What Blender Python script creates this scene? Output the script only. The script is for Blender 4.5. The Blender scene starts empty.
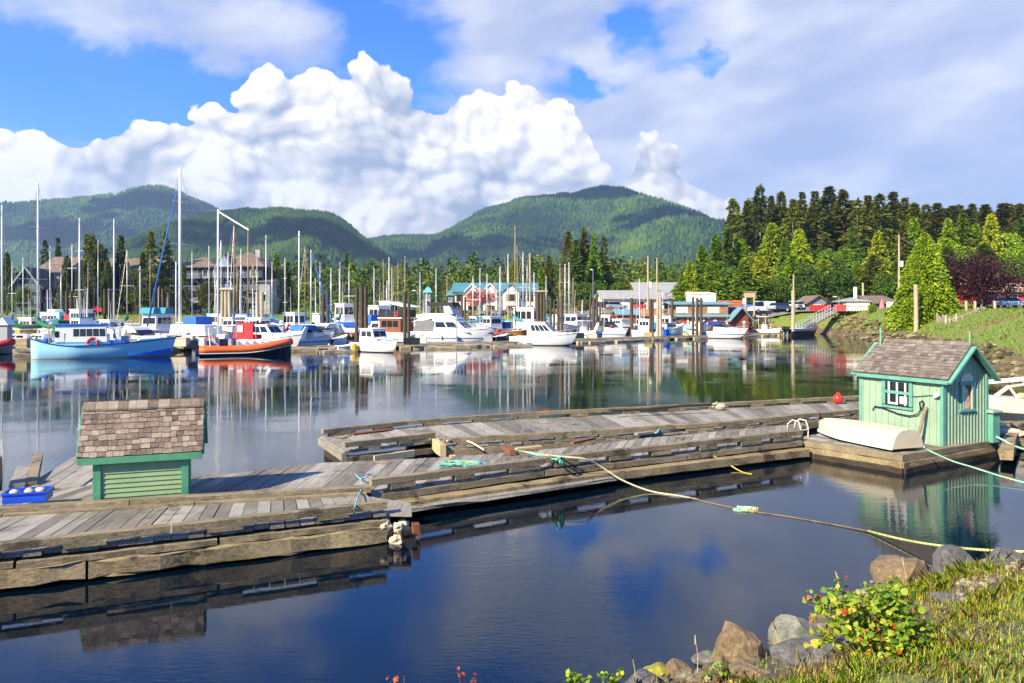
import bpy, math, random
import numpy as np
random.seed(7); rng = np.random.default_rng(11)
R = math.radians
SC = bpy.context.scene
COL = SC.collection
# ------------------------------------------------------------------ camera, sky, sun, exposure
F, H, HZ = 750.0, 4.0, 310.0            # focal length in pixels, eye height, row of the horizon
cam = bpy.data.cameras.new('camera'); camo = bpy.data.objects.new('camera', cam); COL.objects.link(camo)
camo.location = (0, 0, H); camo.rotation_euler = (R(90), 0, 0)
cam.sensor_width = 36; cam.lens = 36 * F / 1024; cam.shift_y = -(341.5 - HZ) / 1024
cam.clip_start = 0.1; cam.clip_end = 40000
SC.camera = camo
SUN_AZ = R(43)                           # the light travels towards (cos, sin) of this in x, y
SUN_EL = R(35)
sd = bpy.data.lights.new('sun', 'SUN'); sd.energy = 5.0; sd.angle = R(0.5); sd.color = (1, 0.87, 0.62)
so = bpy.data.objects.new('sun', sd); COL.objects.link(so)
from mathutils import Vector, Matrix
LDIR = Vector((math.cos(SUN_AZ) * math.cos(SUN_EL), math.sin(SUN_AZ) * math.cos(SUN_EL), -math.sin(SUN_EL)))
so.rotation_euler = LDIR.to_track_quat('-Z', 'Y').to_euler()
SC.view_settings.view_transform = 'Standard'; SC.view_settings.look = 'None'
SC.view_settings.exposure = 1.12; SC.view_settings.gamma = 1
SC.render.engine = 'CYCLES'
SC.cycles.use_denoising = True
SC.cycles.max_bounces = 6; SC.cycles.diffuse_bounces = 2; SC.cycles.glossy_bounces = 4; SC.cycles.transparent_max_bounces = 12
SC.cycles.caustics_reflective = False; SC.cycles.caustics_refractive = False
SC.cycles.sample_clamp_indirect = 4

class NT:                                # small helper to write node graphs
    def __init__(s, nt): s.t = nt
    def n(s, typ, ins=None, **kw):
        o = s.t.nodes.new(typ)
        for k, v in kw.items(): setattr(o, k, v)
        for k, v in (ins or {}).items(): s.put(o.inputs[k], v)
        return o
    def put(s, sock, v):
        if isinstance(v, bpy.types.NodeSocket): s.t.links.new(v, sock)
        elif isinstance(v, bpy.types.Node): s.t.links.new(v.outputs[0], sock)
        else:
            if sock.type == 'RGBA' and len(v) == 3: v = (*v, 1)
            sock.default_value = v
    def m(s, op, a, b=None, c=None, clamp=False):
        o = s.t.nodes.new('ShaderNodeMath'); o.operation = op; o.use_clamp = clamp
        for i, v in enumerate((a, b, c)):
            if v is not None: s.put(o.inputs[i], v)
        return o.outputs[0]
    def vm(s, op, a, b=None):
        o = s.t.nodes.new('ShaderNodeVectorMath'); o.operation = op
        s.put(o.inputs[0], a)
        if b is not None: s.put(o.inputs[1], b)
        return o.outputs[0]
    def ss(s, v, a, b, x=0.0, y=1.0):    # smooth step
        o = s.t.nodes.new('ShaderNodeMapRange'); o.interpolation_type = 'SMOOTHSTEP'
        for k, w in zip(range(5), (v, a, b, x, y)): s.put(o.inputs[k], w)
        return o.outputs[0]
    def mix(s, f, a, b, mode='MIX'):
        o = s.t.nodes.new('ShaderNodeMix'); o.data_type = 'RGBA'; o.blend_type = mode
        s.put(o.inputs[0], f); s.put(o.inputs[6], a); s.put(o.inputs[7], b)
        return o.outputs[2]
    def noise(s, vec, scale, detail=4, rough=0.5, lac=2.0, dist=0.0):
        o = s.n('ShaderNodeTexNoise', {'Vector': vec, 'Scale': scale, 'Detail': detail, 'Roughness': rough, 'Lacunarity': lac, 'Distortion': dist})
        return o
    def ramp(s, f, stops, interp='LINEAR'):
        o = s.n('ShaderNodeValToRGB', {'Fac': f}); r = o.color_ramp; r.interpolation = interp
        while len(r.elements) < len(stops): r.elements.new(0.5)
        for e, (p, c) in zip(r.elements, stops):
            e.position = p; e.color = (*c, 1) if len(c) == 3 else c
        return o.outputs[0]

def pix_dir(px, py):
    az = math.atan((px - 512) / F); el = math.atan((HZ - py) / math.hypot(F, px - 512))
    return az, el

world = bpy.data.worlds.new('World'); SC.world = world; world.use_nodes = True
world.cycles.sampling_method = 'MANUAL'; world.cycles.sample_map_resolution = 512
def build_world():
    wt = world.node_tree; wt.nodes.clear(); g = NT(wt)
    sky = g.n('ShaderNodeTexSky', sky_type='NISHITA', sun_disc=False, sun_elevation=SUN_EL,
              sun_rotation=math.atan2(-LDIR.x, -LDIR.y), altitude=0, air_density=1.0, dust_density=0.35, ozone_density=2.0)
    hs = g.n('ShaderNodeHueSaturation', {'Hue': 0.507, 'Saturation': 1.45, 'Value': 0.72, 'Color': sky})
    hs = g.mix(1.0, hs.outputs[0], (0.36, 0.80, 1.30), 'MULTIPLY')
    tc = g.n('ShaderNodeTexCoord')
    d = g.vm('NORMALIZE', tc.outputs['Generated'])
    sp = g.n('ShaderNodeSeparateXYZ', {0: d})
    az = g.m('ARCTAN2', sp.outputs[0], sp.outputs[1])
    el = g.m('ARCSINE', sp.outputs[2])
    ael = g.m('ABSOLUTE', el)
    p = g.n('ShaderNodeCombineXYZ', {0: az, 1: g.m('MULTIPLY', el, 1.15), 2: 0.0}).outputs[0]
    # --- cumulus bank: the outline of its top as a curve over the azimuth
    tops = [(-400, 150), (-200, 110), (-60, 140), (0, 126), (40, 123), (75, 128), (130, 121), (165, 124), (200, 109), (235, 100), (252, 76), (272, 67),
            (292, 78), (318, 66), (345, 68), (366, 58), (395, 66), (425, 86), (442, 95), (465, 91), (490, 97), (512, 84),
            (540, 80), (562, 94), (585, 128), (606, 158), (622, 163), (640, 142), (660, 138), (690, 166), (725, 190), (765, 238), (820, 285), (900, 300), (1200, 310)]
    fc = g.n('ShaderNodeFloatCurve', {'Value': g.m('MULTIPLY_ADD', az, 0.5, 0.5)})
    c = fc.mapping.curves[0]; fc.mapping.extend = 'HORIZONTAL'
    pts = []
    for px, py in tops:
        a, e = pix_dir(px, py); pts.append((0.5 + 0.5 * a, e * 2))
    c.points[0].location = (0.0, 0.3); c.points[1].location = (1.0, 0.02)
    for q in pts:
        if 0.01 < q[0] < 0.99: c.points.new(*q)
    for q in c.points: q.handle_type = 'AUTO'
    fc.mapping.update()
    top = g.m('MULTIPLY', fc.outputs[0], 0.5)
    def vor(vec, sc, sm): return g.n('ShaderNodeTexVoronoi', {'Vector': vec, 'Scale': sc, 'Smoothness': sm}, feature='SMOOTH_F1', voronoi_dimensions='2D').outputs['Distance']
    def scaled(v, k): o = g.n('ShaderNodeVectorMath', {0: v}, operation='SCALE'); o.inputs['Scale'].default_value = k; return o.outputs[0]
    def billow(vec):
        wv = g.noise(vec, 7.0, 2, 0.5).outputs['Color']; wf = g.noise(vec, 30.0, 3, 0.55).outputs['Color']
        warp = g.vm('ADD', g.vm('ADD', vec, scaled(g.vm('SUBTRACT', wv, (0.5, 0.5, 0.5)), 0.09)), scaled(g.vm('SUBTRACT', wf, (0.5, 0.5, 0.5)), 0.022))
        big_, mid_, sml = [g.m('POWER', g.m('ABSOLUTE', vor(warp, sc_, 0.22)), 2.0) for sc_ in (9.0, 20.0, 44.0)]
        fine = g.noise(warp, 70.0, 6, 0.62).outputs[0]
        s1 = g.m('MULTIPLY', big_, -1.5); s2 = g.m('MULTIPLY_ADD', mid_, -0.95, s1); s3 = g.m('MULTIPLY_ADD', sml, -0.5, s2)
        return g.m('MULTIPLY_ADD', fine, 0.34, s3)
    h0 = billow(p); h1 = billow(g.vm('ADD', p, (-0.0085, 0.0105, 0)))
    edge = g.m('MULTIPLY_ADD', h0, 0.034, g.m('SUBTRACT', top, el)); edge = g.m('ADD', edge, 0.013)
    tear = g.noise(p, 9.0, 5, 0.6).outputs[0]
    softw = g.ss(az, 0.18, 0.32, 0.0036, 0.018)           # the right end of the bank frays out
    cum = g.ss(g.m('DIVIDE', edge, softw), 0.0, 1.0)
    gap = g.m('MULTIPLY', g.ss(tear, 0.56, 0.70), g.m('MULTIPLY', g.ss(el, 0.09, 0.15, 1.0, 0.0), 0.85))   # blue gaps low in the bank
    cum = g.m('MULTIPLY', cum, g.m('SUBTRACT', 1.0, gap))
    depth = g.m('SUBTRACT', top, el)
    relief = g.m('MULTIPLY', g.m('SUBTRACT', h0, h1), 0.66)
    big = g.noise(p, 5.5, 5, 0.58).outputs[0]
    lit = g.m('ADD', relief, g.m('MULTIPLY_ADD', big, 2.0, 0.08))
    lit = g.m('ADD', lit, g.m('MULTIPLY', h0, 0.50))
    lit = g.m('SUBTRACT', lit, g.m('MULTIPLY', depth, 1.6))
    ccol = g.ramp(lit, [(0.0, (0.38, 0.45, 0.56)), (0.25, (0.52, 0.57, 0.65)), (0.52, (0.74, 0.75, 0.76)), (0.72, (0.92, 0.90, 0.87)), (0.95, (1.22, 1.18, 1.10))])
    # --- high thin layer
    q = g.n('ShaderNodeCombineXYZ', {0: g.m('MULTIPLY_ADD', az, 1.0, g.m('MULTIPLY', el, -0.5)), 1: g.m('MULTIPLY', el, 2.1), 2: 3.7}).outputs[0]
    n1 = g.noise(q, 4.6, 7, 0.56, dist=0.35).outputs[0]
    n2 = g.noise(q, 14.0, 6, 0.6).outputs[0]
    cover = g.m('MULTIPLY_ADD', n2, 0.55, g.m('MULTIPLY', n1, 1.1))
    bw = g.n('ShaderNodeSeparateXYZ', {0: g.noise(p, 11.0, 5, 0.6).outputs['Color']}); azb = g.m('MULTIPLY_ADD', bw.outputs[0], 0.16, g.m('SUBTRACT', az, 0.08)); elb = g.m('MULTIPLY_ADD', bw.outputs[1], 0.10, g.m('SUBTRACT', el, 0.05))
    def blob(px, py, rx, ry, w):
        a, e = pix_dir(px, py)
        dx = g.m('DIVIDE', g.m('SUBTRACT', azb, a), rx / F); dy = g.m('DIVIDE', g.m('SUBTRACT', elb, e), ry / F)
        r2 = g.m('ADD', g.m('MULTIPLY', dx, dx), g.m('MULTIPLY', dy, dy))
        return g.m('MULTIPLY', g.m('POWER', 2.718, g.m('MULTIPLY', r2, -1.0)), w)
    for b in [(90, 12, 75, 32, 0.40), (250, 35, 95, 30, 0.40), (170, 95, 34, 16, 0.30), (520, 22, 95, 50, 0.42), (700, 60, 120, 70, 0.16), (830, 90, 330, 150, 0.42), (1010, 150, 320, 200, 0.4), (860, 240, 330, 95, 0.6),
              (395, 60, 34, 34, -0.5), (360, 20, 22, 40, -0.4), (60, 75, 140, 40, -0.4), (230, 85, 60, 14, -0.2), (588, 86, 34, 12, -0.6), (636, 28, 28, 24, -0.65), (704, 56, 36, 11, -0.6), (550, 62, 30, 12, -0.3), (165, 60, 26, 26, -0.4), (690, 50, 50, 16, -0.16), (580, 86, 45, 14, -0.2), (560, 110, 40, 20, -0.1)]:
        cover = g.m('ADD', cover, blob(*b))
    high = g.ss(cover, 0.74, 1.30)
    elhi = g.ss(el, 0.40, 0.62)                           # overhead the layer breaks up
    high = g.m('MULTIPLY', high, g.m('SUBTRACT', 1.0, g.m('MULTIPLY', elhi, g.ss(g.noise(q, 3.1, 4, 0.55).outputs[0], 0.42, 0.56, 0.95, 0.1))))
    high = g.m('MULTIPLY', high, 0.93)
    n3 = g.noise(q, 6.0, 6, 0.52).outputs[0]
    hcol = g.ramp(n3, [(0.34, (0.45, 0.51, 0.70)), (0.5, (0.60, 0.64, 0.78)), (0.65, (0.87, 0.87, 0.91))])
    k = 1.0 / 0.15
    cs = g.mix(high, hs, g.vm('SCALE', hcol)); cs.node.inputs[7].links[0].from_node.inputs['Scale'].default_value = 0.54 * k
    cs2 = g.mix(cum, cs, g.vm('SCALE', ccol)); cs2.node.inputs[7].links[0].from_node.inputs['Scale'].default_value = 0.55 * k
    bg = g.n('ShaderNodeBackground', {'Color': cs2, 'Strength': 0.15})
    g.n('ShaderNodeOutputWorld', {'Surface': bg})
build_world()

# ------------------------------------------------------------------ placing: a pixel of the photograph turned into a point of the place
def G(px, py, z=0.0):                    # on the level z
    Y = (H - z) * F / (py - HZ); return Vector(((px - 512) / F * Y, Y, z))
def P(px, py, Y):                        # at the distance Y
    return Vector(((px - 512) / F * Y, Y, H + (HZ - py) / F * Y))

# ------------------------------------------------------------------ things, parts, meshes
def tag(o, label=None, cat=None, group=None, kind=None):
    if label: o['label'] = label
    if cat: o['category'] = cat
    if group: o['group'] = group
    if kind: o['kind'] = kind
    return o
def thing(name, label, cat, loc=(0, 0, 0), rz=0.0, group=None):
    o = bpy.data.objects.new(name, None); o.empty_display_size = 0.2; COL.objects.link(o)
    o.location = loc; o.rotation_euler = (0, 0, rz)
    return tag(o, label, cat, group)
def kids(o): return [c for c in bpy.data.objects if c.parent == o]
def copy_tree(o, parent=None):
    c = o.copy(); COL.objects.link(c)
    if parent: c.parent = parent
    for ch in kids(o): copy_tree(ch, c)
    return c

class MB:
    def __init__(s): s.v = []; s.f = []; s.smooth = False
    def add(s, vs, fs):
        o = len(s.v); s.v.extend([tuple(q) for q in vs]); s.f.extend([tuple(i + o for i in f) for f in fs]); return s
    def box(s, c, size, rz=0.0, ry=0.0, rx=0.0, taper=(1, 1)):
        m = Matrix.Rotation(rz, 3, 'Z') @ Matrix.Rotation(ry, 3, 'Y') @ Matrix.Rotation(rx, 3, 'X')
        c = Vector(c); hx, hy, hz = size[0] / 2, size[1] / 2, size[2] / 2; vs = []
        for z in (-1, 1):
            tx, ty = taper if z > 0 else (1, 1)
            for x, y in ((-1, -1), (1, -1), (1, 1), (-1, 1)): vs.append(c + m @ Vector((x * hx * tx, y * hy * ty, z * hz)))
        return s.add(vs, [(3, 2, 1, 0), (4, 5, 6, 7), (0, 1, 5, 4), (1, 2, 6, 5), (2, 3, 7, 6), (3, 0, 4, 7)])
    def beam(s, a, b, w, h, up=(0, 0, 1), jit=0.0):
        a, b, up = Vector(a), Vector(b), Vector(up); d = (b - a).normalized()
        x = d.cross(up).normalized(); z = x.cross(d); vs = []
        for q in (a, b):
            for i, j in ((-1, -1), (1, -1), (1, 1), (-1, 1)):
                vs.append(q + x * (i * w / 2 * (1 + jit * random.uniform(-1, 1))) + z * (j * h / 2 * (1 + jit * random.uniform(-1, 1))))
        return s.add(vs, [(0, 1, 2, 3), (7, 6, 5, 4), (0, 4, 5, 1), (1, 5, 6, 2), (2, 6, 7, 3), (3, 7, 4, 0)])
    def log(s, a, b, w, h, n=8, jit=0.05, up=(0, 0, 1)):   # a rough timber of many slightly uneven lengths
        a, b, up = Vector(a), Vector(b), Vector(up); d = (b - a); L = d.length; d.normalize()
        x = d.cross(up).normalized(); z = x.cross(d); vs = []; fs = []; c = 0.12
        prof = [(-1 + c, -1), (1 - c, -1), (1, -1 + c), (1, 1 - c), (1 - c, 1), (-1 + c, 1), (-1, 1 - c), (-1, -1 + c)]
        for k in range(n + 1):
            q = a + d * (L * k / n)
            for i, j in prof:
                vs.append(q + x * (i * w / 2 + random.uniform(-jit, jit) * w) + z * (j * h / 2 + random.uniform(-jit, jit) * h))
        for k in range(n):
            for i in range(8):
                o = k * 8; fs.append((o + i, o + (i + 1) % 8, o + 8 + (i + 1) % 8, o + 8 + i))
        fs.append(tuple(range(7, -1, -1))); fs.append(tuple(range(n * 8, n * 8 + 8)))
        return s.add(vs, [f[::-1] for f in fs])
    def tube(s, pts, r, n=6, cap=True, r2=None):
        pts = [Vector(q) for q in pts]; m = len(pts); vs = []; fs = []; px = None
        for k, q in enumerate(pts):
            d = (pts[min(k + 1, m - 1)] - pts[max(k - 1, 0)]).normalized()
            if px is None: px = d.orthogonal().normalized()
            px = (px - d * px.dot(d)); px = px.normalized() if px.length > 1e-6 else d.orthogonal().normalized()
            py = d.cross(px)
            rr = r[k] if isinstance(r, (list, tuple)) else (r if r2 is None else r + (r2 - r) * k / (m - 1))
            for i in range(n):
                a = 2 * math.pi * i / n; vs.append(q + px * (math.cos(a) * rr) + py * (math.sin(a) * rr))
        for k in range(m - 1):
            for i in range(n): fs.append((k * n + i, k * n + (i + 1) % n, k * n + n + (i + 1) % n, k * n + n + i))
        if cap: fs.append(tuple(range(n - 1, -1, -1))); fs.append(tuple(range((m - 1) * n, m * n)))
        return s.add(vs, fs)
    def ball(s, c, r, n=10, m=7, sq=(1, 1, 1), jit=0.0):
        c = Vector(c); vs = [c + Vector((0, 0, -r * sq[2]))]; fs = []
        for j in range(1, m):
            t = math.pi * j / m - math.pi / 2
            for i in range(n):
                a = 2 * math.pi * i / n; k = 1 + random.uniform(-jit, jit)
                vs.append(c + Vector((math.cos(a) * math.cos(t) * r * sq[0] * k, math.sin(a) * math.cos(t) * r * sq[1] * k, math.sin(t) * r * sq[2] * k)))
        vs.append(c + Vector((0, 0, r * sq[2])))
        for i in range(n):
            fs.append((0, 1 + (i + 1) % n, 1 + i)); t = 1 + (m - 2) * n
            fs.append((t + i, t + (i + 1) % n, len(vs) - 1))
            for j in range(m - 2): o = 1 + j * n; fs.append((o + i, o + (i + 1) % n, o + n + (i + 1) % n, o + n + i))
        return s.add(vs, fs)
    def prism(s, poly, a, b, axis='y'):  # outline in (x,z) drawn out along y from a to b; a and b may be functions of (x,z)
        n = len(poly); vs = []
        for e in (a, b):
            for x, z in poly:
                y = e(x, z) if callable(e) else e; vs.append((x, y, z) if axis == 'y' else (y, x, z))
        fs = [tuple(range(n)), tuple(range(2 * n - 1, n - 1, -1))] + [(i, n + i, n + (i + 1) % n, (i + 1) % n) for i in range(n)]
        return s.add(vs, fs)
    def slab(s, poly, z0, z1):           # outline in (x,y) with thickness
        n = len(poly); vs = [(q[0], q[1], z0) for q in poly] + [(q[0], q[1], z1) for q in poly]
        ar = sum(poly[i][0] * poly[(i + 1) % n][1] - poly[(i + 1) % n][0] * poly[i][1] for i in range(n))
        fs = [tuple(range(n - 1, -1, -1)), tuple(range(n, 2 * n))] + [(i, (i + 1) % n, n + (i + 1) % n, n + i) for i in range(n)]
        if ar < 0: fs = [f[::-1] for f in fs]
        return s.add(vs, fs)
    def quad(s, a, b, c, d): return s.add([a, b, c, d], [(0, 1, 2, 3)])
    def build(s, name, mat, parent=None, world=False, smooth=False, bevel=0.0, label=None):
        me = bpy.data.meshes.new(name); vs = s.v
        if world and parent is not None:
            iv = (Matrix.Translation(parent.location) @ parent.rotation_euler.to_matrix().to_4x4()).inverted()
            vs = [tuple(iv @ Vector(q)) for q in vs]
        me.from_pydata(vs, [], s.f); me.update()
        import bmesh
        if len(s.v) < 60000:
            bm = bmesh.new(); bm.from_mesh(me); bmesh.ops.recalc_face_normals(bm, faces=bm.faces); bm.to_mesh(me); bm.free()
        if smooth: me.polygons.foreach_set('use_smooth', [True] * len(me.polygons))
        me.materials.append(mat); o = bpy.data.objects.new(name, me); COL.objects.link(o)
        if parent is not None: o.parent = parent
        if bevel:
            b = o.modifiers.new('bevel', 'BEVEL'); b.width = bevel; b.segments = 2; b.limit_method = 'ANGLE'; b.angle_limit = R(40)
        if label: o['label'] = label
        return o

def np_mesh(name, verts, faces, mat, smooth=False, attr=None, parent=None):   # big meshes; faces is an (n,k) array
    me = bpy.data.meshes.new(name); nv, (nf, k) = len(verts), faces.shape
    me.vertices.add(nv); me.vertices.foreach_set('co', np.asarray(verts, np.float32).ravel())
    me.loops.add(nf * k); me.loops.foreach_set('vertex_index', faces.astype(np.int32).ravel())
    me.polygons.add(nf); me.polygons.foreach_set('loop_start', np.arange(0, nf * k, k, dtype=np.int32))
    me.update(calc_edges=True)
    if smooth: me.polygons.foreach_set('use_smooth', np.ones(nf, bool))
    for nm, (dom, arr) in (attr or {}).items():
        a = me.attributes.new(nm, 'FLOAT', dom); a.data.foreach_set('value', np.asarray(arr, np.float32).ravel())
    me.materials.append(mat); o = bpy.data.objects.new(name, me); COL.objects.link(o)
    if parent is not None: o.parent = parent
    return o

# ------------------------------------------------------------------ materials
MATS = {}
def newmat(name):
    m = bpy.data.materials.new(name); m.use_nodes = True; m.node_tree.nodes.clear(); return m, NT(m.node_tree)
def finish(g, col, rough=0.6, bump=None, bstr=0.3, bdist=0.02, metal=0.0, spec=0.5, sub=None, coat=0.0, normal=None):
    b = g.n('ShaderNodeBsdfPrincipled', {'Base Color': col, 'Roughness': rough, 'Metallic': metal, 'Specular IOR Level': spec, 'Coat Weight': coat})
    if bump is not None: g.put(b.inputs['Normal'], g.n('ShaderNodeBump', {'Strength': bstr, 'Distance': bdist, 'Height': bump}))
    g.n('ShaderNodeOutputMaterial', {'Surface': b}); return b
def hexc(r, g_, b): return (r, g_, b)
def paint(name, c, rough=0.35, var=0.12, scale=3.0, metal=0.0, coat=0.0, dirt=0.0, bump=0.0):
    if name in MATS: return MATS[name]
    m, g = newmat(name); tc = g.n('ShaderNodeTexCoord').outputs['Object']
    n = g.noise(tc, scale, 5, 0.6).outputs[0]; n2 = g.noise(tc, scale * 9, 3, 0.6).outputs[0]
    f = g.m('MULTIPLY_ADD', n2, 0.4, g.m('MULTIPLY', n, 0.6))
    lo = tuple(x * (1 - var) for x in c); hi = tuple(min(1, x * (1 + var)) for x in c)
    col = g.ramp(f, [(0.35, lo), (0.65, hi)])
    if dirt: col = g.mix(g.ss(n, 0.55, 0.75, 0.0, dirt), col, (0.16, 0.12, 0.07))
    finish(g, col, g.ss(n, 0.3, 0.7, rough * 0.85, min(1, rough * 1.2)), n2 if bump else None, bump, 0.01, metal, 0.5, None, coat)
    MATS[name] = m; return m
def wood(name, stops, rough=0.8, axis='X', scale=3.0, stretch=14.0, bump=0.35, coords='Object', blot=0.0, rpi=0.6):
    if name in MATS: return MATS[name]
    m, g = newmat(name); tc = g.n('ShaderNodeTexCoord').outputs[coords]
    geo = g.n('ShaderNodeNewGeometry'); rp = geo.outputs['Random Per Island']
    off = g.vm('ADD', tc, g.vm('SCALE', (1, 1, 1))); sc = off.node.inputs[1].links[0].from_node
    g.put(sc.inputs['Scale'], g.m('MULTIPLY', rp, 37.0))
    s = {'X': (scale / stretch * 2, scale * 3, scale * 3), 'Y': (scale * 3, scale / stretch * 2, scale * 3), 'Z': (scale * 3, scale * 3, scale / stretch * 2)}[axis]
    mp = g.n('ShaderNodeMapping', {'Vector': off, 'Scale': s})
    gr = g.noise(mp, 3.0, 7, 0.65, dist=0.6).outputs[0]
    cl = g.noise(off, scale * 0.6, 4, 0.6).outputs[0]
    f = g.m('ADD', g.m('MULTIPLY', rp, rpi), g.m('MULTIPLY_ADD', gr, 0.8, g.m('MULTIPLY_ADD', cl, 0.5, -0.2 - rpi * 0.5)))
    col = g.ramp(f, stops)
    crack = g.ss(gr, 0.28, 0.40)
    col = g.mix(g.m('MULTIPLY_ADD', crack, -0.5, 0.5), col, tuple(x * 0.25 for x in stops[0][1]))
    if blot:
        b = g.noise(tc, 1.3, 6, 0.7).outputs[0]; col = g.mix(g.ss(b, 0.56, 0.66, 0.0, blot), col, (0.035, 0.028, 0.02))
    finish(g, col, rough, gr, bump, 0.02, 0, 0.3); MATS[name] = m; return m
def two_tone(name, topc, botc, z, rough=0.3, stripe=None, sz=(0, 0), dirt=0.25):    # boat side: boot colour below the height z, optional stripe
    if name in MATS: return MATS[name]
    m, g = newmat(name); tc = g.n('ShaderNodeTexCoord').outputs['Object']; zz = g.n('ShaderNodeSeparateXYZ', {0: tc}).outputs[2]
    n = g.noise(tc, 2.0, 5, 0.6).outputs[0]; mp = g.n('ShaderNodeMapping', {'Vector': tc, 'Scale': (5, 5, 0.6)}); st = g.noise(mp, 2.0, 4, 0.6).outputs[0]
    col = g.mix(g.ss(st, 0.45, 0.8, 0.0, dirt), topc, tuple(x * 0.55 for x in topc))
    if stripe: col = g.mix(g.m('MULTIPLY', g.m('GREATER_THAN', zz, sz[0]), g.m('LESS_THAN', zz, sz[1])), col, stripe)
    col = g.mix(g.m('LESS_THAN', g.m('MULTIPLY_ADD', n, 0.05, zz), z + 0.025), col, botc)
    finish(g, col, rough, None); MATS[name] = m; return m
def M_(name, *a, **k): return MATS.get(name) or paint(name, *a, **k)
# ------------------------------------------------------------------ numpy noise
def vnoise(x, y, seed=0):
    xi = np.floor(x).astype(np.int64); yi = np.floor(y).astype(np.int64); fx = x - xi; fy = y - yi
    fx = fx * fx * fx * (fx * (fx * 6 - 15) + 10); fy = fy * fy * fy * (fy * (fy * 6 - 15) + 10)
    def h(a, b):
        n = (a * 374761393 + b * 668265263 + seed * 974634777) & 0xffffffff
        n = ((n ^ (n >> 13)) * 1274126177) & 0xffffffff; return ((n ^ (n >> 16)) & 0xffff) / 65535.0
    return (h(xi, yi) * (1 - fx) + h(xi + 1, yi) * fx) * (1 - fy) + (h(xi, yi + 1) * (1 - fx) + h(xi + 1, yi + 1) * fx) * fy
def fbm(x, y, oct=5, seed=0, gain=0.5, ridge=False):
    a, s, t = 1.0, 0.0, 0.0
    for o in range(oct):
        n = vnoise(x * 2 ** o + o * 17.3, y * 2 ** o - o * 9.1, seed + o)
        if ridge: n = 1 - abs(2 * n - 1)
        s = s + a * n; t += a; a *= gain
    return s / t

# ------------------------------------------------------------------ ground: shore line as a polygon of the water
SHORE = np.array([(-400, -8), (-60, 1.5), (-9, 3.6), (-3.0, 5.4), (-0.3, 6.7), (1.5, 8.0), (3.4, 9.0), (5.3, 10.9), (8.6, 12.2), (12, 14.5), (18, 18.5), (22.5, 25), (26, 37),
                  (29, 44), (33.5, 58), (41.5, 80), (47, 97), (50, 110), (51.5, 119), (52, 127), (45, 130), (20, 131), (-20, 131), (-60, 128), (-120, 126), (-400, 118)], float)
def shore_dist(x, y):                    # > 0 on land
    best = np.full(x.shape, 1e9); inside = np.zeros(x.shape, bool); n = len(SHORE)
    for i in range(n):
        ax, ay = SHORE[i]; bx, by = SHORE[(i + 1) % n]; dx, dy = bx - ax, by - ay
        t = np.clip(((x - ax) * dx + (y - ay) * dy) / (dx * dx + dy * dy), 0, 1)
        best = np.minimum(best, np.hypot(x - ax - t * dx, y - ay - t * dy))
        c = ((ay > y) != (by > y)); inside ^= c & (x < (bx - ax) * (y - ay) / (by - ay + 1e-12) + ax)
    return np.where(inside, -best, best)
def sst(x, a, b): t = np.clip((x - a) / (b - a), 0, 1); return t * t * (3 - 2 * t)
def height(x, y):
    x = np.asarray(x, float); y = np.asarray(y, float)
    wob = (fbm(x * 0.35, y * 0.35, 4, 5) - 0.5)
    near = 1 - sst(y, 16, 30)
    d = shore_dist(x, y) + wob * (0.9 * near + 3.0 * (1 - near))
    far = sst(y, 88, 118)
    w = 6.5 * near + (1 - near) * (10 * (1 - far) + 7.5 * far)
    hm = 2.3 * near + 4.0 * (1 - near)
    t = np.clip(d / w, 0, 1)
    z = hm * (t ** 0.95 * near + (1 - near) * (far * (1 - (1 - t) ** 2) + (1 - far) * t))
    z = z + (fbm(x * 1.1, y * 1.1, 4, 9) - 0.5) * 0.5 * sst(d, 0, 1.0) * (1 - sst(t, 0.75, 1.0) * 0.8)
    left = 1 - sst(x, -40, 10)           # the lower bank by the inn
    z = z * (1 - 0.25 * left * far)
    # wooded hill on the right and the land behind
    u = x / np.maximum(y, 1)
    hill = sst(u, 0.22, 0.42) * sst(y, 150, 250) * 17 + sst(u, 0.45, 0.6) * sst(y, 90, 160) * 3
    rest = sst(y, 190, 500) * (1 - sst(u, 0.2, 0.4)) * (6 + 8 * fbm(x * 0.006, y * 0.006, 3, 3))
    z = np.where(d > 0, z + hill + rest, np.maximum(d * 0.45, -7))
    return z
def hz1(x, y): return float(height(np.array([x]), np.array([y]))[0])

def spaced(lo, hi, c, fine, grow):
    out = [c]; s = fine; v = c
    while v < hi: v += s; out.append(min(v, hi)); s *= (grow if v > c + 9 else 1.0)
    v = c; s = fine; lo_ = []
    while v > lo: v -= s; lo_.append(max(v, lo)); s *= (grow if v < c - 5 else 1.0)
    return np.array(lo_[::-1] + out)

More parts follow.
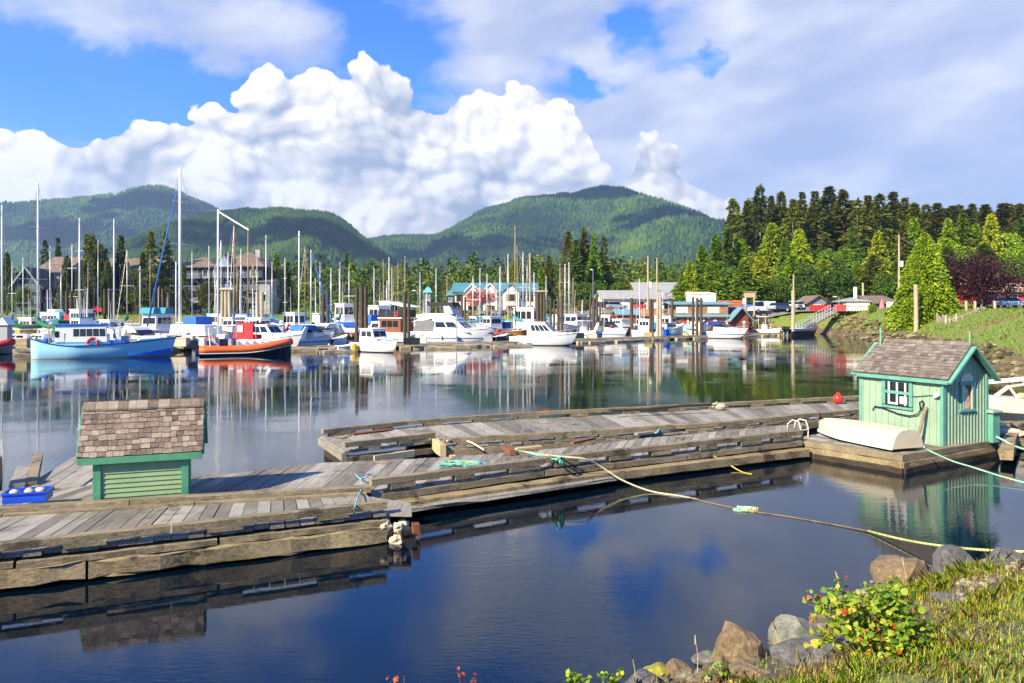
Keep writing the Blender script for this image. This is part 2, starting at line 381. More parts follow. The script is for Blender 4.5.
def mat_ground():
    m, g = newmat('shore ground'); geo = g.n('ShaderNodeNewGeometry'); pos = geo.outputs['Position']
    z = g.n('ShaderNodeSeparateXYZ', {0: pos}).outputs[2]; yy = g.n('ShaderNodeSeparateXYZ', {0: pos}).outputs[1]
    n1 = g.noise(pos, 0.25, 6, 0.6).outputs[0]; n2 = g.noise(pos, 1.6, 6, 0.65).outputs[0]; n3 = g.noise(pos, 9.0, 5, 0.65).outputs[0]
    rock = g.ramp(n3, [(0.3, (0.035, 0.03, 0.022)), (0.5, (0.10, 0.085, 0.06)), (0.7, (0.22, 0.19, 0.14))])
    weed = g.ramp(n2, [(0.3, (0.05, 0.035, 0.012)), (0.55, (0.13, 0.085, 0.02)), (0.75, (0.20, 0.15, 0.04))])
    low = g.mix(g.ss(n2, 0.42, 0.58), rock, weed)
    grass = g.ramp(n3, [(0.3, (0.05, 0.10, 0.010)), (0.5, (0.13, 0.21, 0.016)), (0.7, (0.27, 0.31, 0.03))])
    dry = g.ramp(n2, [(0.3, (0.10, 0.06, 0.02)), (0.6, (0.26, 0.19, 0.06))])
    gr = g.mix(g.ss(n1, 0.50, 0.62), grass, dry)
    gr = g.mix(g.ss(n2, 0.60, 0.70, 0.0, 0.8), gr, (0.17, 0.10, 0.035))
    zz = g.m('ADD', z, g.m('MULTIPLY_ADD', n2, 1.1, -0.55))
    col = g.mix(g.ss(zz, 0.75, 1.35), low, gr)
    finish(g, col, 0.9, g.m('MULTIPLY_ADD', n2, 0.6, n3), 0.7, 0.12); return m
def build_ground():
    xs = spaced(-700, 700, 4.0, 0.16, 1.045); ys = spaced(-60, 1600, 8.5, 0.16, 1.04)
    X, Y = np.meshgrid(xs, ys); Z = height(X, Y); nx, ny = len(xs), len(ys)
    V = np.stack([X, Y, Z], -1).reshape(-1, 3); i = np.arange(nx * ny).reshape(ny, nx)
    Fc = np.stack([i[:-1, :-1], i[:-1, 1:], i[1:, 1:], i[1:, :-1]], -1).reshape(-1, 4)
    o = np_mesh('ground', V, Fc, mat_ground(), True); tag(o, 'rocky shore and grassy bank around the harbour', kind='structure')
def build_water():
    m, g = newmat('harbour water'); pos = g.n('ShaderNodeNewGeometry').outputs['Position']
    sp = g.n('ShaderNodeSeparateXYZ', {0: pos}); y = sp.outputs[1]
    patch = g.noise(pos, 0.16, 3, 0.5).outputs[0]
    r1 = g.noise(g.n('ShaderNodeMapping', {'Vector': pos, 'Rotation': (0, 0, 0.5), 'Scale': (1.0, 2.2, 1)}), 1.9, 4, 0.55, dist=0.4).outputs[0]
    r2 = g.noise(g.n('ShaderNodeMapping', {'Vector': pos, 'Rotation': (0, 0, 0.35), 'Scale': (0.7, 2.0, 1)}), 8.0, 3, 0.5).outputs[0]
    swell = g.noise(pos, 0.45, 2, 0.4).outputs[0]
    amp = g.ss(patch, 0.42, 0.62, 0.15, 1.0)
    hgt = g.m('ADD', g.m('MULTIPLY', g.m('MULTIPLY_ADD', r2, 0.24, g.m('MULTIPLY', r1, 0.32)), amp), g.m('MULTIPLY', swell, 0.4))
    bump = g.n('ShaderNodeBump', {'Strength': 0.15, 'Distance': 0.07, 'Height': hgt})
    b = g.n('ShaderNodeBsdfPrincipled', {'Base Color': (0.0004, 0.0046, 0.0105), 'Roughness': 0.02, 'IOR': 1.6, 'Normal': bump, 'Specular IOR Level': 0.5})
    g.n('ShaderNodeOutputMaterial', {'Surface': b})
    xs = np.linspace(-900, 900, 61); ys = np.linspace(-40, 160, 41); X, Y = np.meshgrid(xs, ys)
    V = np.stack([X, Y, X * 0], -1).reshape(-1, 3); i = np.arange(61 * 41).reshape(41, 61)
    Fc = np.stack([i[:-1, :-1], i[:-1, 1:], i[1:, 1:], i[1:, :-1]], -1).reshape(-1, 4)
    o = np_mesh('water', V, Fc, m); tag(o, 'calm dark harbour water with soft reflections', kind='structure')
build_ground(); build_water()

# ------------------------------------------------------------------ mountains under forest
def mat_forest(name, cols, scale):
    m, g = newmat(name); pos = g.n('ShaderNodeNewGeometry').outputs['Position']; rp = g.n('ShaderNodeAttribute', attribute_name='tone').outputs['Fac']
    n = g.noise(pos, scale, 6, 0.6).outputs[0]; n2 = g.noise(pos, scale * 14, 4, 0.6).outputs[0]
    f = g.m('ADD', g.m('MULTIPLY', n, 1.0), g.m('ADD', g.m('MULTIPLY', n2, 0.25), g.m('MULTIPLY_ADD', rp, 0.15, -0.19)))
    finish(g, g.ramp(f, cols), 0.9, None, spec=0.1); return m
FCOLS = [(0.36, (0.012, 0.034, 0.018)), (0.47, (0.028, 0.070, 0.016)), (0.58, (0.065, 0.13, 0.016)), (0.74, (0.125, 0.18, 0.024))]
def ridge_line(pts, D):
    a = np.array([math.atan((p[0] - 512) / F) for p in pts])
    h = np.array([H + (HZ - p[1]) / F * D * 1.0 for p in pts])   # on the plane Y = D
    return a, h
def mountain(name, label, pts, D, depth, seed, ntree, treeh, cols, scale, ramt=0.30, span=None):
    u = np.array([(p[0] - 512) / F for p in pts]); h = np.array([H + (HZ - p[1]) / F * D for p in pts])
    us = np.linspace(u[0], u[-1], 300); ts = np.linspace(-1.0, 0.7, 120)
    U, T = np.meshgrid(us, ts)
    hh = np.interp(us, u, h)
    k = np.exp(-np.linspace(-2, 2, 9) ** 2); k /= k.sum(); hh = np.convolve(np.pad(hh, 4, 'edge'), k, 'valid'); hh = hh * (1 + 0.07 * (fbm(us * 26, us * 0 + seed, 5, seed + 9) - 0.5))
    def surf(U, T):
        hr = np.interp(U, us, hh)
        Y = D + T * depth * (1 + 0.15 * np.sin(U * 9 + seed)); X = U * D * (1 + 0.0 * T)
        prof = np.where(T < 0, 1 - np.abs(T) ** 1.25, 1 - np.abs(T / 0.7) ** 1.5 * 0.9)
        rr = fbm(X / (depth * 0.42) + seed, Y / (depth * 0.75), 5, seed, 0.5, True) - 0.62
        gul = rr * ramt * hr * (4 * np.clip(np.abs(T), 0, 1) * (1 - np.clip(np.abs(T), 0, 1)))
        return X, Y, np.maximum(hr * prof + gul * 1.6, -20)
    X, Y, Z = surf(U, T); V = np.stack([X, Y, Z], -1).reshape(-1, 3); i = np.arange(300 * 120).reshape(120, 300)
    Fc = np.stack([i[:-1, :-1], i[:-1, 1:], i[1:, 1:], i[1:, :-1]], -1).reshape(-1, 4)
    m = mat_forest(name + ' forest', cols, scale)
    o = np_mesh(name, V, Fc, m, True); tag(o, label, kind='structure')
    # forest: each tree a small cone, all one mass
    uu = rng.uniform(u[0], u[-1], ntree); tt = -np.abs(rng.uniform(-0.05, 0.97, ntree)); X, Y, Z = surf(uu, tt)
    dens = fbm(X / 160, Y / 160, 3, seed + 3); keep = (Z > 2) & (dens > 0.30)
    X, Y, Z = X[keep], Y[keep], Z[keep]; n = len(X); hgt = treeh * rng.uniform(0.6, 1.25, n); rad = hgt * rng.uniform(0.2, 0.3, n)
    ang = rng.uniform(0, 6.28, n); vs = [np.stack([X + rng.normal(0, .05, n) * hgt, Y, Z + hgt], -1)]
    for q in range(5): vs.append(np.stack([X + np.cos(ang + q * 1.2566) * rad, Y + np.sin(ang + q * 1.2566) * rad, Z + hgt * 0.02], -1))
    V = np.stack(vs, 1).reshape(-1, 3); b = (np.arange(n) * 6)[:, None]
    Fc = np.concatenate([b + np.array([[0, 1 + q, 1 + (q + 1) % 5]]) for q in range(5)], 0)
    fo = np_mesh(name.replace('mountain', 'hillside') + '_forest' if False else 'forest', V, Fc, m, False, {'tone': ('POINT', np.repeat(rng.uniform(0, 1, n), 6))})
    tag(fo, 'conifer forest covering ' + label, kind='stuff')
M1 = [(-420, 290), (-300, 262), (-180, 240), (-60, 222), (0, 212), (40, 205), (80, 197), (128, 194), (150, 188), (160, 186), (172, 188), (190, 198), (208, 207), (225, 216), (270, 232), (330, 255), (400, 290), (430, 309)]
M2 = [(60, 300), (120, 270), (170, 240), (205, 222), (232, 217), (275, 213), (318, 215), (335, 222), (350, 231), (370, 246), (388, 259), (430, 282), (480, 306)]
M3 = [(330, 262), (370, 242), (400, 238), (440, 236), (465, 226), (485, 214), (510, 203), (535, 198), (575, 197), (598, 193), (615, 191), (632, 195), (650, 206), (670, 221), (700, 240), (760, 262), (850, 285), (1000, 300), (1300, 306)]
M4 = [(400, 250), (440, 234), (475, 214), (500, 205), (520, 202), (540, 206), (600, 225), (700, 260)]
mountain('mountain', 'long forested mountain with a small peak on the left', M1, 3600, 1500, 3, 90000, 17, [(0.3, (0.012, 0.040, 0.026)), (0.45, (0.028, 0.080, 0.028)), (0.6, (0.07, 0.145, 0.03)), (0.8, (0.15, 0.21, 0.05))], 0.0032)
mountain('mountain', 'rounded dark forested hill left of the valley', M2, 1900, 700, 8, 60000, 15, [(0.28, (0.010, 0.030, 0.012)), (0.47, (0.026, 0.070, 0.013)), (0.65, (0.07, 0.13, 0.016)), (0.85, (0.12, 0.17, 0.025))], 0.006, 0.2)
mountain('mountain', 'broad green mountain with flat summit in the middle', M3, 3000, 1500, 5, 100000, 15, FCOLS, 0.0042)
mountain('mountain', 'dark blue shoulder behind the middle mountain', M4, 4600, 800, 12, 14000, 18, [(0.25, (0.010, 0.026, 0.03)), (0.6, (0.025, 0.05, 0.04)), (0.9, (0.05, 0.09, 0.05))], 0.004)
def haze():
    m, g = newmat('thin sea air'); v = g.n('ShaderNodeVolumePrincipled', {'Color': (0.50, 0.70, 1.0), 'Density': 0.00012, 'Anisotropy': 0.2})
    g.n('ShaderNodeOutputMaterial', {'Volume': v}); b = MB(); b.box((0, 2900, 500), (9000, 6200, 1020)); o = b.build('haze', m); tag(o, 'thin pale haze over the bay', kind='stuff')
HAZE = True
if HAZE: haze()
# ------------------------------------------------------------------ trees: a tapered trunk with limbs and a crown of many leaf sprays
def mat_leaf():
    m, g = newmat('leaves'); oi = g.n('ShaderNodeObjectInfo'); rp = g.n('ShaderNodeNewGeometry').outputs['Random Per Island']
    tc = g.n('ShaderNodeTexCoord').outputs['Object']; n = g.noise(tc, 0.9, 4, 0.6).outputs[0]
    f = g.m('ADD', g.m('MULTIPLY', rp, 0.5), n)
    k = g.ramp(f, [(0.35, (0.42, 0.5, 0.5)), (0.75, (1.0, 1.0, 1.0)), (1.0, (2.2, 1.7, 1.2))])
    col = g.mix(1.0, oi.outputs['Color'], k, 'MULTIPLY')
    d = g.n('ShaderNodeBsdfPrincipled', {'Base Color': col, 'Roughness': 0.6, 'Specular IOR Level': 0.25})
    t = g.n('ShaderNodeBsdfTranslucent', {'Color': col}); mx = g.n('ShaderNodeMixShader', {0: 0.28, 1: d, 2: t})
    g.n('ShaderNodeOutputMaterial', {'Surface': mx}); return m
LEAF = mat_leaf()
BARK = wood('bark', [(0.2, (0.035, 0.028, 0.02)), (0.6, (0.10, 0.08, 0.06)), (0.9, (0.19, 0.165, 0.13))], axis='Z', scale=1.0)
GREYBARK = wood('grey bark', [(0.2, (0.10, 0.09, 0.075)), (0.9, (0.34, 0.31, 0.27))], axis='Z', scale=1.0)

def sprays(c, d, ln, wd, rs, droop=0.2):
    """leaf sprays: at c, along d, as bent kites of two triangles each"""
    n = len(c); d = d / np.linalg.norm(d, axis=1, keepdims=True)
    rnd = rs.normal(0, 1, (n, 3)); s = np.cross(d, rnd); s /= np.linalg.norm(s, axis=1, keepdims=True) + 1e-9
    ln = ln * rs.uniform(0.6, 1.3, n)[:, None]; wd = wd * rs.uniform(0.6, 1.3, n)[:, None]
    mid = c + d * ln * 0.45; tip = c + d * ln + np.array([0, 0, -1]) * ln * droop
    V = np.stack([c, mid - s * wd, tip, mid + s * wd], 1).reshape(-1, 3)
    Fc = (np.arange(n) * 4)[:, None] + np.array([[0, 1, 2, 3]]); return V, Fc
def conifer_geo(seed, h, r, n_br=110, per=12, bare=0.12, ragged=0.35, sp=1.0, power=0.85, flat=0.2, gaps=0.15, ck=0.35):
    rs = np.random.default_rng(seed); t = np.sort(rs.uniform(0, 1, n_br) ** 0.85)
    z = h * (bare + (1 - bare) * t); az = np.arange(n_br) * 2.399 + rs.normal(0, .4, n_br)
    env = np.minimum(1.0, (t + 0.05) / 0.16) * (1 - t) ** power + 0.03
    clump = 1 + ck * np.sin(az * 2 + seed + t * 9)
    L = r * env * (1 + ragged * rs.uniform(-1, 0.6, n_br)) * clump
    keep = rs.uniform(0, 1, n_br) > gaps * (1 - t); cs, ds, ls = [], [], []
    for i in np.nonzero(keep)[0]:
        k = max(3, int(per * (0.35 + 0.9 * L[i] / r))); u = rs.uniform(0.12, 1.0, k) ** 0.8
        dirv = np.array([math.cos(az[i]), math.sin(az[i]), 0]); side = np.array([-dirv[1], dirv[0], 0])
        q = dirv * (u * L[i])[:, None] + side * (rs.normal(0, 0.16, k) * u * L[i])[:, None]
        q[:, 2] = z[i] + u * L[i] * (0.18 * (t[i] - 0.45) * 2 - flat * u) + rs.normal(0, 0.06, k) * sp
        dd = dirv * 0.9 + side * rs.normal(0, 0.6, k)[:, None] + np.array([0, 0, 1]) * rs.normal(-0.15, 0.35, k)[:, None]
        cs.append(q); ds.append(dd); ls.append(np.full(k, 1.0))
    c = np.concatenate(cs); d = np.concatenate(ds)
    top = np.stack([rs.normal(0, .04, 14) * h * .2, rs.normal(0, .04, 14) * h * .2, h * rs.uniform(.94, 1.0, 14)], -1); top[:, :2] *= (1.02 - top[:, 2:] / h) * 8
    c = np.concatenate([c, top]); d = np.concatenate([d, np.tile([[0, 0, 1.0]], (14, 1)) + rs.normal(0, .35, (14, 3))])
    return sprays(c, d, 1.25 * sp, 0.34 * sp, rs)
def leafy_geo(seed, h, r, bottom=0.2, n=2600, lumps=16, sp=0.6, cone=0.0):
    rs = np.random.default_rng(seed); cz = h * (bottom + 1) / 2; rz = h * (1 - bottom) / 2; cs, ds = [], []
    for k in range(lumps):
        v = rs.normal(0, 1, 3); v /= np.linalg.norm(v); q = rs.uniform(0.25, 0.72) ; zc = v[2] * rz * q
        w = r * (1 - cone * (zc / rz * 0.5 + 0.5)); c0 = np.array([v[0] * w * q, v[1] * w * q, cz + zc]); rad = r * rs.uniform(0.28, 0.5) * (1 - cone * 0.5 * (zc / rz * 0.5 + .5))
        m = n // lumps; p = rs.normal(0, 1, (m, 3)); p /= np.linalg.norm(p, axis=1, keepdims=True)
        rr = rad * rs.uniform(0.45, 1.12, m)[:, None]; cs.append(c0 + p * rr * np.array([1, 1, 0.85])); ds.append(p + rs.normal(0, .7, (m, 3)) + np.array([0, 0, -0.2]))
    return sprays(np.concatenate(cs), np.concatenate(ds), sp, sp * 0.33, rs, 0.15)
def trunk_mesh(h, r, bend=0.02, seed=0, limbs=0, lr=3.0, lo=0.3, hi=0.9):
    rd = random.Random(seed); m = MB()
    pts = [(h * bend * math.sin(k * 0.9 + seed) * k / 8, h * bend * math.cos(k * 0.7 + seed) * k / 8, h * k / 8 - (0.8 if k == 0 else 0)) for k in range(9)]
    m.tube(pts, [max(r * (1 - k / 8.3), 0.02) for k in range(9)], 7)
    for i in range(limbs):
        t = lo + (hi - lo) * (i + rd.random()) / limbs; a = i * 2.4 + rd.random(); q = Vector(pts[int(t * 8)]); L = lr * (1.1 - t) * rd.uniform(.7, 1.1)
        e = q + Vector((math.cos(a) * L, math.sin(a) * L, L * rd.uniform(.25, .8))); md = (q + e) / 2 + Vector((0, 0, -0.06 * L))
        m.tube([q, md, e], [r * (1 - t) * .55, r * (1 - t) * .4, 0.02], 5)
    return m
TREE = {}
def tree_kind(key, geo, h, trunk, bark=None):
    """one mesh for the crown, one for the trunk; both of height h, shared by every copy"""
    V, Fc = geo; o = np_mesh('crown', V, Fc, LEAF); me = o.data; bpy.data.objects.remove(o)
    t = trunk.build('trunk', bark or BARK, None, smooth=True); tm = t.data; bpy.data.objects.remove(t)
    TREE[key] = (me, tm, h)
for i in range(4): tree_kind('spruce%d' % i, conifer_geo(20 + i, 24, 4.4, 300, 24, 0.05, 0.36, 0.6, 1.2), 24, trunk_mesh(23.5, 0.34, 0.004, i))
for i in range(4): tree_kind('hemlock%d' % i, conifer_geo(40 + i, 24, 4.8, 180, 24, 0.2, 0.6, 0.66, 0.95, 0.28, 0.25), 24, trunk_mesh(23.5, 0.36, 0.008, i, 9, 3.5), GREYBARK)
for i in range(3): tree_kind('cedar%d' % i, conifer_geo(60 + i, 18, 4.8, 380, 28, 0.02, 0.2, 0.6, 0.9, 0.35, 0.0), 18, trunk_mesh(17.5, 0.35, 0.004, i))
for i in range(4): tree_kind('leafy%d' % i, leafy_geo(80 + i, 12, 5.2, 0.02, 7500, 26, 0.58), 12, trunk_mesh(10, 0.28, 0.03, i, 7, 3.5))
for i in range(2): tree_kind('column%d' % i, leafy_geo(90 + i, 14, 3.6, 0.10, 6500, 30, 0.5, 0.4), 14, trunk_mesh(13, 0.3, 0.02, i, 8, 2.4))
def tree(key, name, label, x, y, z, h, wide=1.0, col=(0.05, 0.09, 0.015), group=None, cat='tree'):
    cm, tm, h0 = TREE[key]; s = h / h0
    t = thing(name, label, cat, (x, y, z), random.uniform(0, 6.28), group)
    for nm, me in (('crown', cm), ('trunk', tm)):
        o = bpy.data.objects.new(nm, me); COL.objects.link(o); o.parent = t; o.scale = (s * wide, s * wide, s)
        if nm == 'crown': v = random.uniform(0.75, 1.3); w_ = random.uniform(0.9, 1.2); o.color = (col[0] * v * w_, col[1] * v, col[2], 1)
    return t
def tree_at(key, name, label, px, top, Y, base=None, wpx=None, **k):
    """px: column of the trunk, top: row of its tip, Y: distance, wpx: width in pixels"""
    x = (px - 512) / F * Y; zt = H + (HZ - top) / F * Y
    zb = hz1(x, Y) if base is None else H + (HZ - base) / F * Y
    h = zt - zb; cm, tm, h0 = TREE[key]
    wide = 1.0 if wpx is None else (wpx / F * Y) / (h / h0 * {'s': 7.6, 'h': 8.0, 'c': 8.6, 'l': 9.8}[key[0]] if key[:2] != 'co' else h / h0 * 6.4)
    return tree(key, name, label, x, Y, zb, h, wide, **k)
DK, MD, LT, YL, OL = (0.082, 0.108, 0.013), (0.075, 0.145, 0.012), (0.14, 0.26, 0.013), (0.22, 0.31, 0.016), (0.105, 0.135, 0.014)

# --- the wooded hill on the right: the dark crest first, then the paler trees in front of it
crest = [(733, 199, 'h', 22), (747, 201, 's', 20), (760, 187, 'h', 24), (771, 196, 's', 20), (781, 191, 's', 24), (793, 197, 'h', 20), (802, 193, 's', 20), (815, 192, 's', 24), (829, 186, 's', 30),
         (843, 189, 's', 30), (858, 199, 'h', 22), (868, 196, 's', 24), (880, 193, 'h', 26), (893, 192, 's', 26), (905, 199, 's', 22), (914, 202, 's', 24), (926, 204, 'h', 22), (937, 203, 's', 24), (953, 205, 's', 28), (968, 209, 'h', 22),
         (985, 205, 's', 26), (1003, 204, 's', 30), (1019, 207, 's', 26), (1036, 204, 's', 28), (1054, 206, 's', 28), (1075, 204, 's', 30)]
marks = [(745, 'above the gangway gate'), (775, 'above the row of parked cars'), (800, 'above the tall pale mooring post'), (822, 'above the grey gabled kiosk'), (850, 'above the red banner on the wharf'),
         (875, 'above the flat grey office on the wharf'), (900, 'above the tall utility pole'), (930, 'directly above the bright cedar'), (960, 'left of the purple plum tree'), (995, 'above the purple plum tree'), (1200, 'above the red building')]
def mark(px): return next(t for a, t in marks if px < a)
nth = {}
def uniq(s):
    nth[s] = nth.get(s, 0) + 1
    return s if nth[s] == 1 else s
for i, (px, top, k, w) in enumerate(crest):
    Y = 205 + (i * 37 % 23)
    c = DK if i % 5 else OL
    key = {'s': 'spruce', 'h': 'hemlock'}[k] + str(i % 4)
    adj = {'s': 'dense dark spruce', 'h': 'ragged dark hemlock'}[k] if c is DK else {'s': 'dense olive spruce', 'h': 'ragged olive hemlock'}[k]
    tree_at(key, 'spruce_tree' if k == 's' else 'hemlock_tree', adj + ' on the crest ' + mark(px), px, top + random.uniform(-1, 2), Y, None, w * 1.55, col=c, group='trees on the hill crest')
for i in range(58):                      # the crest is several trees deep
    px = 735 + i * 6.0 + random.uniform(-4, 4); Y = 226 + (i * 29 % 26)
    tree_at(('spruce%d' if i % 2 else 'hemlock%d') % (i % 4), 'spruce_tree' if i % 2 else 'hemlock_tree', ('dark' if i % 3 else 'olive') + (' spruce' if i % 2 else ' hemlock') + ' deep in the stand ' + mark(px), px, 199 + random.uniform(0, 18) + max(0, (px - 900) * 0.03), Y, None, 34, col=DK if i % 3 else OL, group='trees on the hill crest')
midrow = [(690, 262, 'c', 22, YL), (702, 246, 'c', 26, LT), (716, 236, 'c', 30, MD), (728, 229, 's', 26, MD), (741, 240, 'c', 28, LT), (752, 252, 'c', 26, YL), (772, 224, 'c', 34, YL), (785, 238, 'c', 26, MD), (799, 229, 'c', 30, YL), (812, 247, 'l', 26, MD),
          (826, 236, 's', 28, DK), (838, 241, 'l', 40, LT), (853, 226, 'h', 20, MD), (866, 246, 'l', 26, LT), (878, 232, 'c', 30, YL), (889, 240, 'c', 24, MD), (903, 222, 's', 24, OL), (914, 218, 'c', 28, LT), (948, 219, 'c', 26, LT),
          (963, 214, 'c', 30, MD), (976, 224, 'c', 24, LT), (991, 215, 'c', 30, YL), (1006, 225, 'l', 34, LT), (1021, 219, 'c', 30, MD), (1040, 214, 'c', 34, LT), (1062, 218, 'c', 34, MD)]
kn = {'c': ('cedar', 'cedar_tree', 'bushy conical cedar'), 's': ('spruce', 'spruce_tree', 'narrow spruce'), 'h': ('hemlock', 'hemlock_tree', 'thin hemlock'), 'l': ('leafy', 'leafy_tree', 'round leafy tree')}
cn = {YL: 'yellow green', LT: 'light green', MD: 'mid green', DK: 'dark green', OL: 'olive green'}
for i, (px, top, k, w, c) in enumerate(midrow):
    a, nm, lb = kn[k]; Y = 168 + (i * 31 % 24) - (20 if px < 735 else 0)
    tree_at(a + str(i % 3), nm, cn[c] + ' ' + lb + ' on mid slope ' + mark(px), px, top, Y, None, w * 1.2, col=c, group='trees on the hill slope')
front = [(683, 276, 'c', 26, LT), (697, 271, 'l', 28, MD), (712, 262, 'c', 34, LT), (727, 262, 'l', 32, MD), (744, 262, 'c', 40, LT), (760, 256, 'c', 36, YL), (776, 272, 'l', 34, MD), (792, 256, 'c', 38, LT), (808, 262, 'l', 34, MD), (824, 260, 'c', 38, YL),
         (842, 262, 'l', 34, MD), (858, 264, 'c', 36, LT), (873, 256, 'c', 34, OL), (888, 268, 'l', 32, MD), (903, 254, 'c', 36, MD), (948, 248, 'c', 38, MD), (965, 246, 'l', 36, LT), (984, 244, 'c', 40, MD), (1003, 246, 'l', 36, LT), (1024, 254, 'l', 36, MD), (1046, 248, 'l', 40, LT), (1070, 250, 'l', 40, MD)]
for i, (px, top, k, w, c) in enumerate(front):
    tree_at(('leafy%d' % (i % 4)) if k == 'l' else 'cedar%d' % (i % 3), 'leafy_tree' if k == 'l' else 'cedar_tree', cn[c] + (' alder' if k == 'l' else ' pointed cedar') + ' at the hill foot ' + mark(px), px, top, 148 + (i * 7 % 13), None, w * 1.15, col=c, group='trees at the foot of the hill')

# --- the bright cedar and the purple plum tree on the right bank
def special_trees():
    rs = np.random.default_rng(5); Y = 96.0; h = 11.3
    V, Fc = conifer_geo(71, h, 4.9, 900, 60, 0.03, 0.08, 0.30, 0.80, 0.42, 0.0, 0.05)
    b = G(915, 0, 0); x = (925 - 512) / F * Y; z = hz1(x, Y) - 0.3
    z = min(z, H + (HZ - 317) / F * Y)
    t = thing('cedar_tree', 'big bright green cedar with broad conical crown on the right bank', 'tree', (x, Y, z))
    o = np_mesh('crown', V, Fc, LEAF, parent=t); o.color = (0.20, 0.31, 0.012, 1)
    trunk_mesh(h * .9, 0.3, 0.0, 1).build('trunk', BARK, t, smooth=True)
    Y = 97.0; x = (982 - 512) / F * Y; z = hz1(x, Y)
    t = thing('plum_tree', 'purple leaved spreading plum tree beside the road', 'tree', (x, Y, z))
    V, Fc = leafy_geo(99, 8.2, 6.4, 0.13, 15000, 40, 0.30); V[:, 2] *= 0.94; V[:, 0] *= 1.0
    c = V.reshape(-1, 4, 3).mean(1); keep = (rs.uniform(0, 1, len(c)) > np.where((c[:, 2] > 4.2) & (c[:, 0] > 0.0), 0.80, 0.12)); V = V.reshape(-1, 4, 3)[keep].reshape(-1, 3); Fc = Fc[:len(V) // 4]
    o = np_mesh('crown', V, Fc, LEAF, parent=t); o.color = (0.042, 0.012, 0.020, 1)
    m = trunk_mesh(2.2, 0.22, 0.02, 3); rd = random.Random(4)
    for i in range(16):
        a = i * 2.4; q = Vector((0, 0, 1.3 + .05 * i)); L = rd.uniform(3, 5.2); el = rd.uniform(.35, 1.25)
        e = q + Vector((math.cos(a) * math.cos(el), math.sin(a) * math.cos(el), math.sin(el))) * L; md = (q + e) / 2 + Vector((rd.uniform(-.2, .2), 0, .25))
        m.tube([q, md, e], [0.09, 0.06, 0.015], 5)
        for j in range(5):
            s = md.lerp(e, rd.random()); m.tube([s, s + Vector((rd.uniform(-1, 1), rd.uniform(-1, 1), rd.uniform(.1, 1.1)))], [0.03, 0.008], 4)
    m.build('trunk', GREYBARK, t, smooth=True)
special_trees()

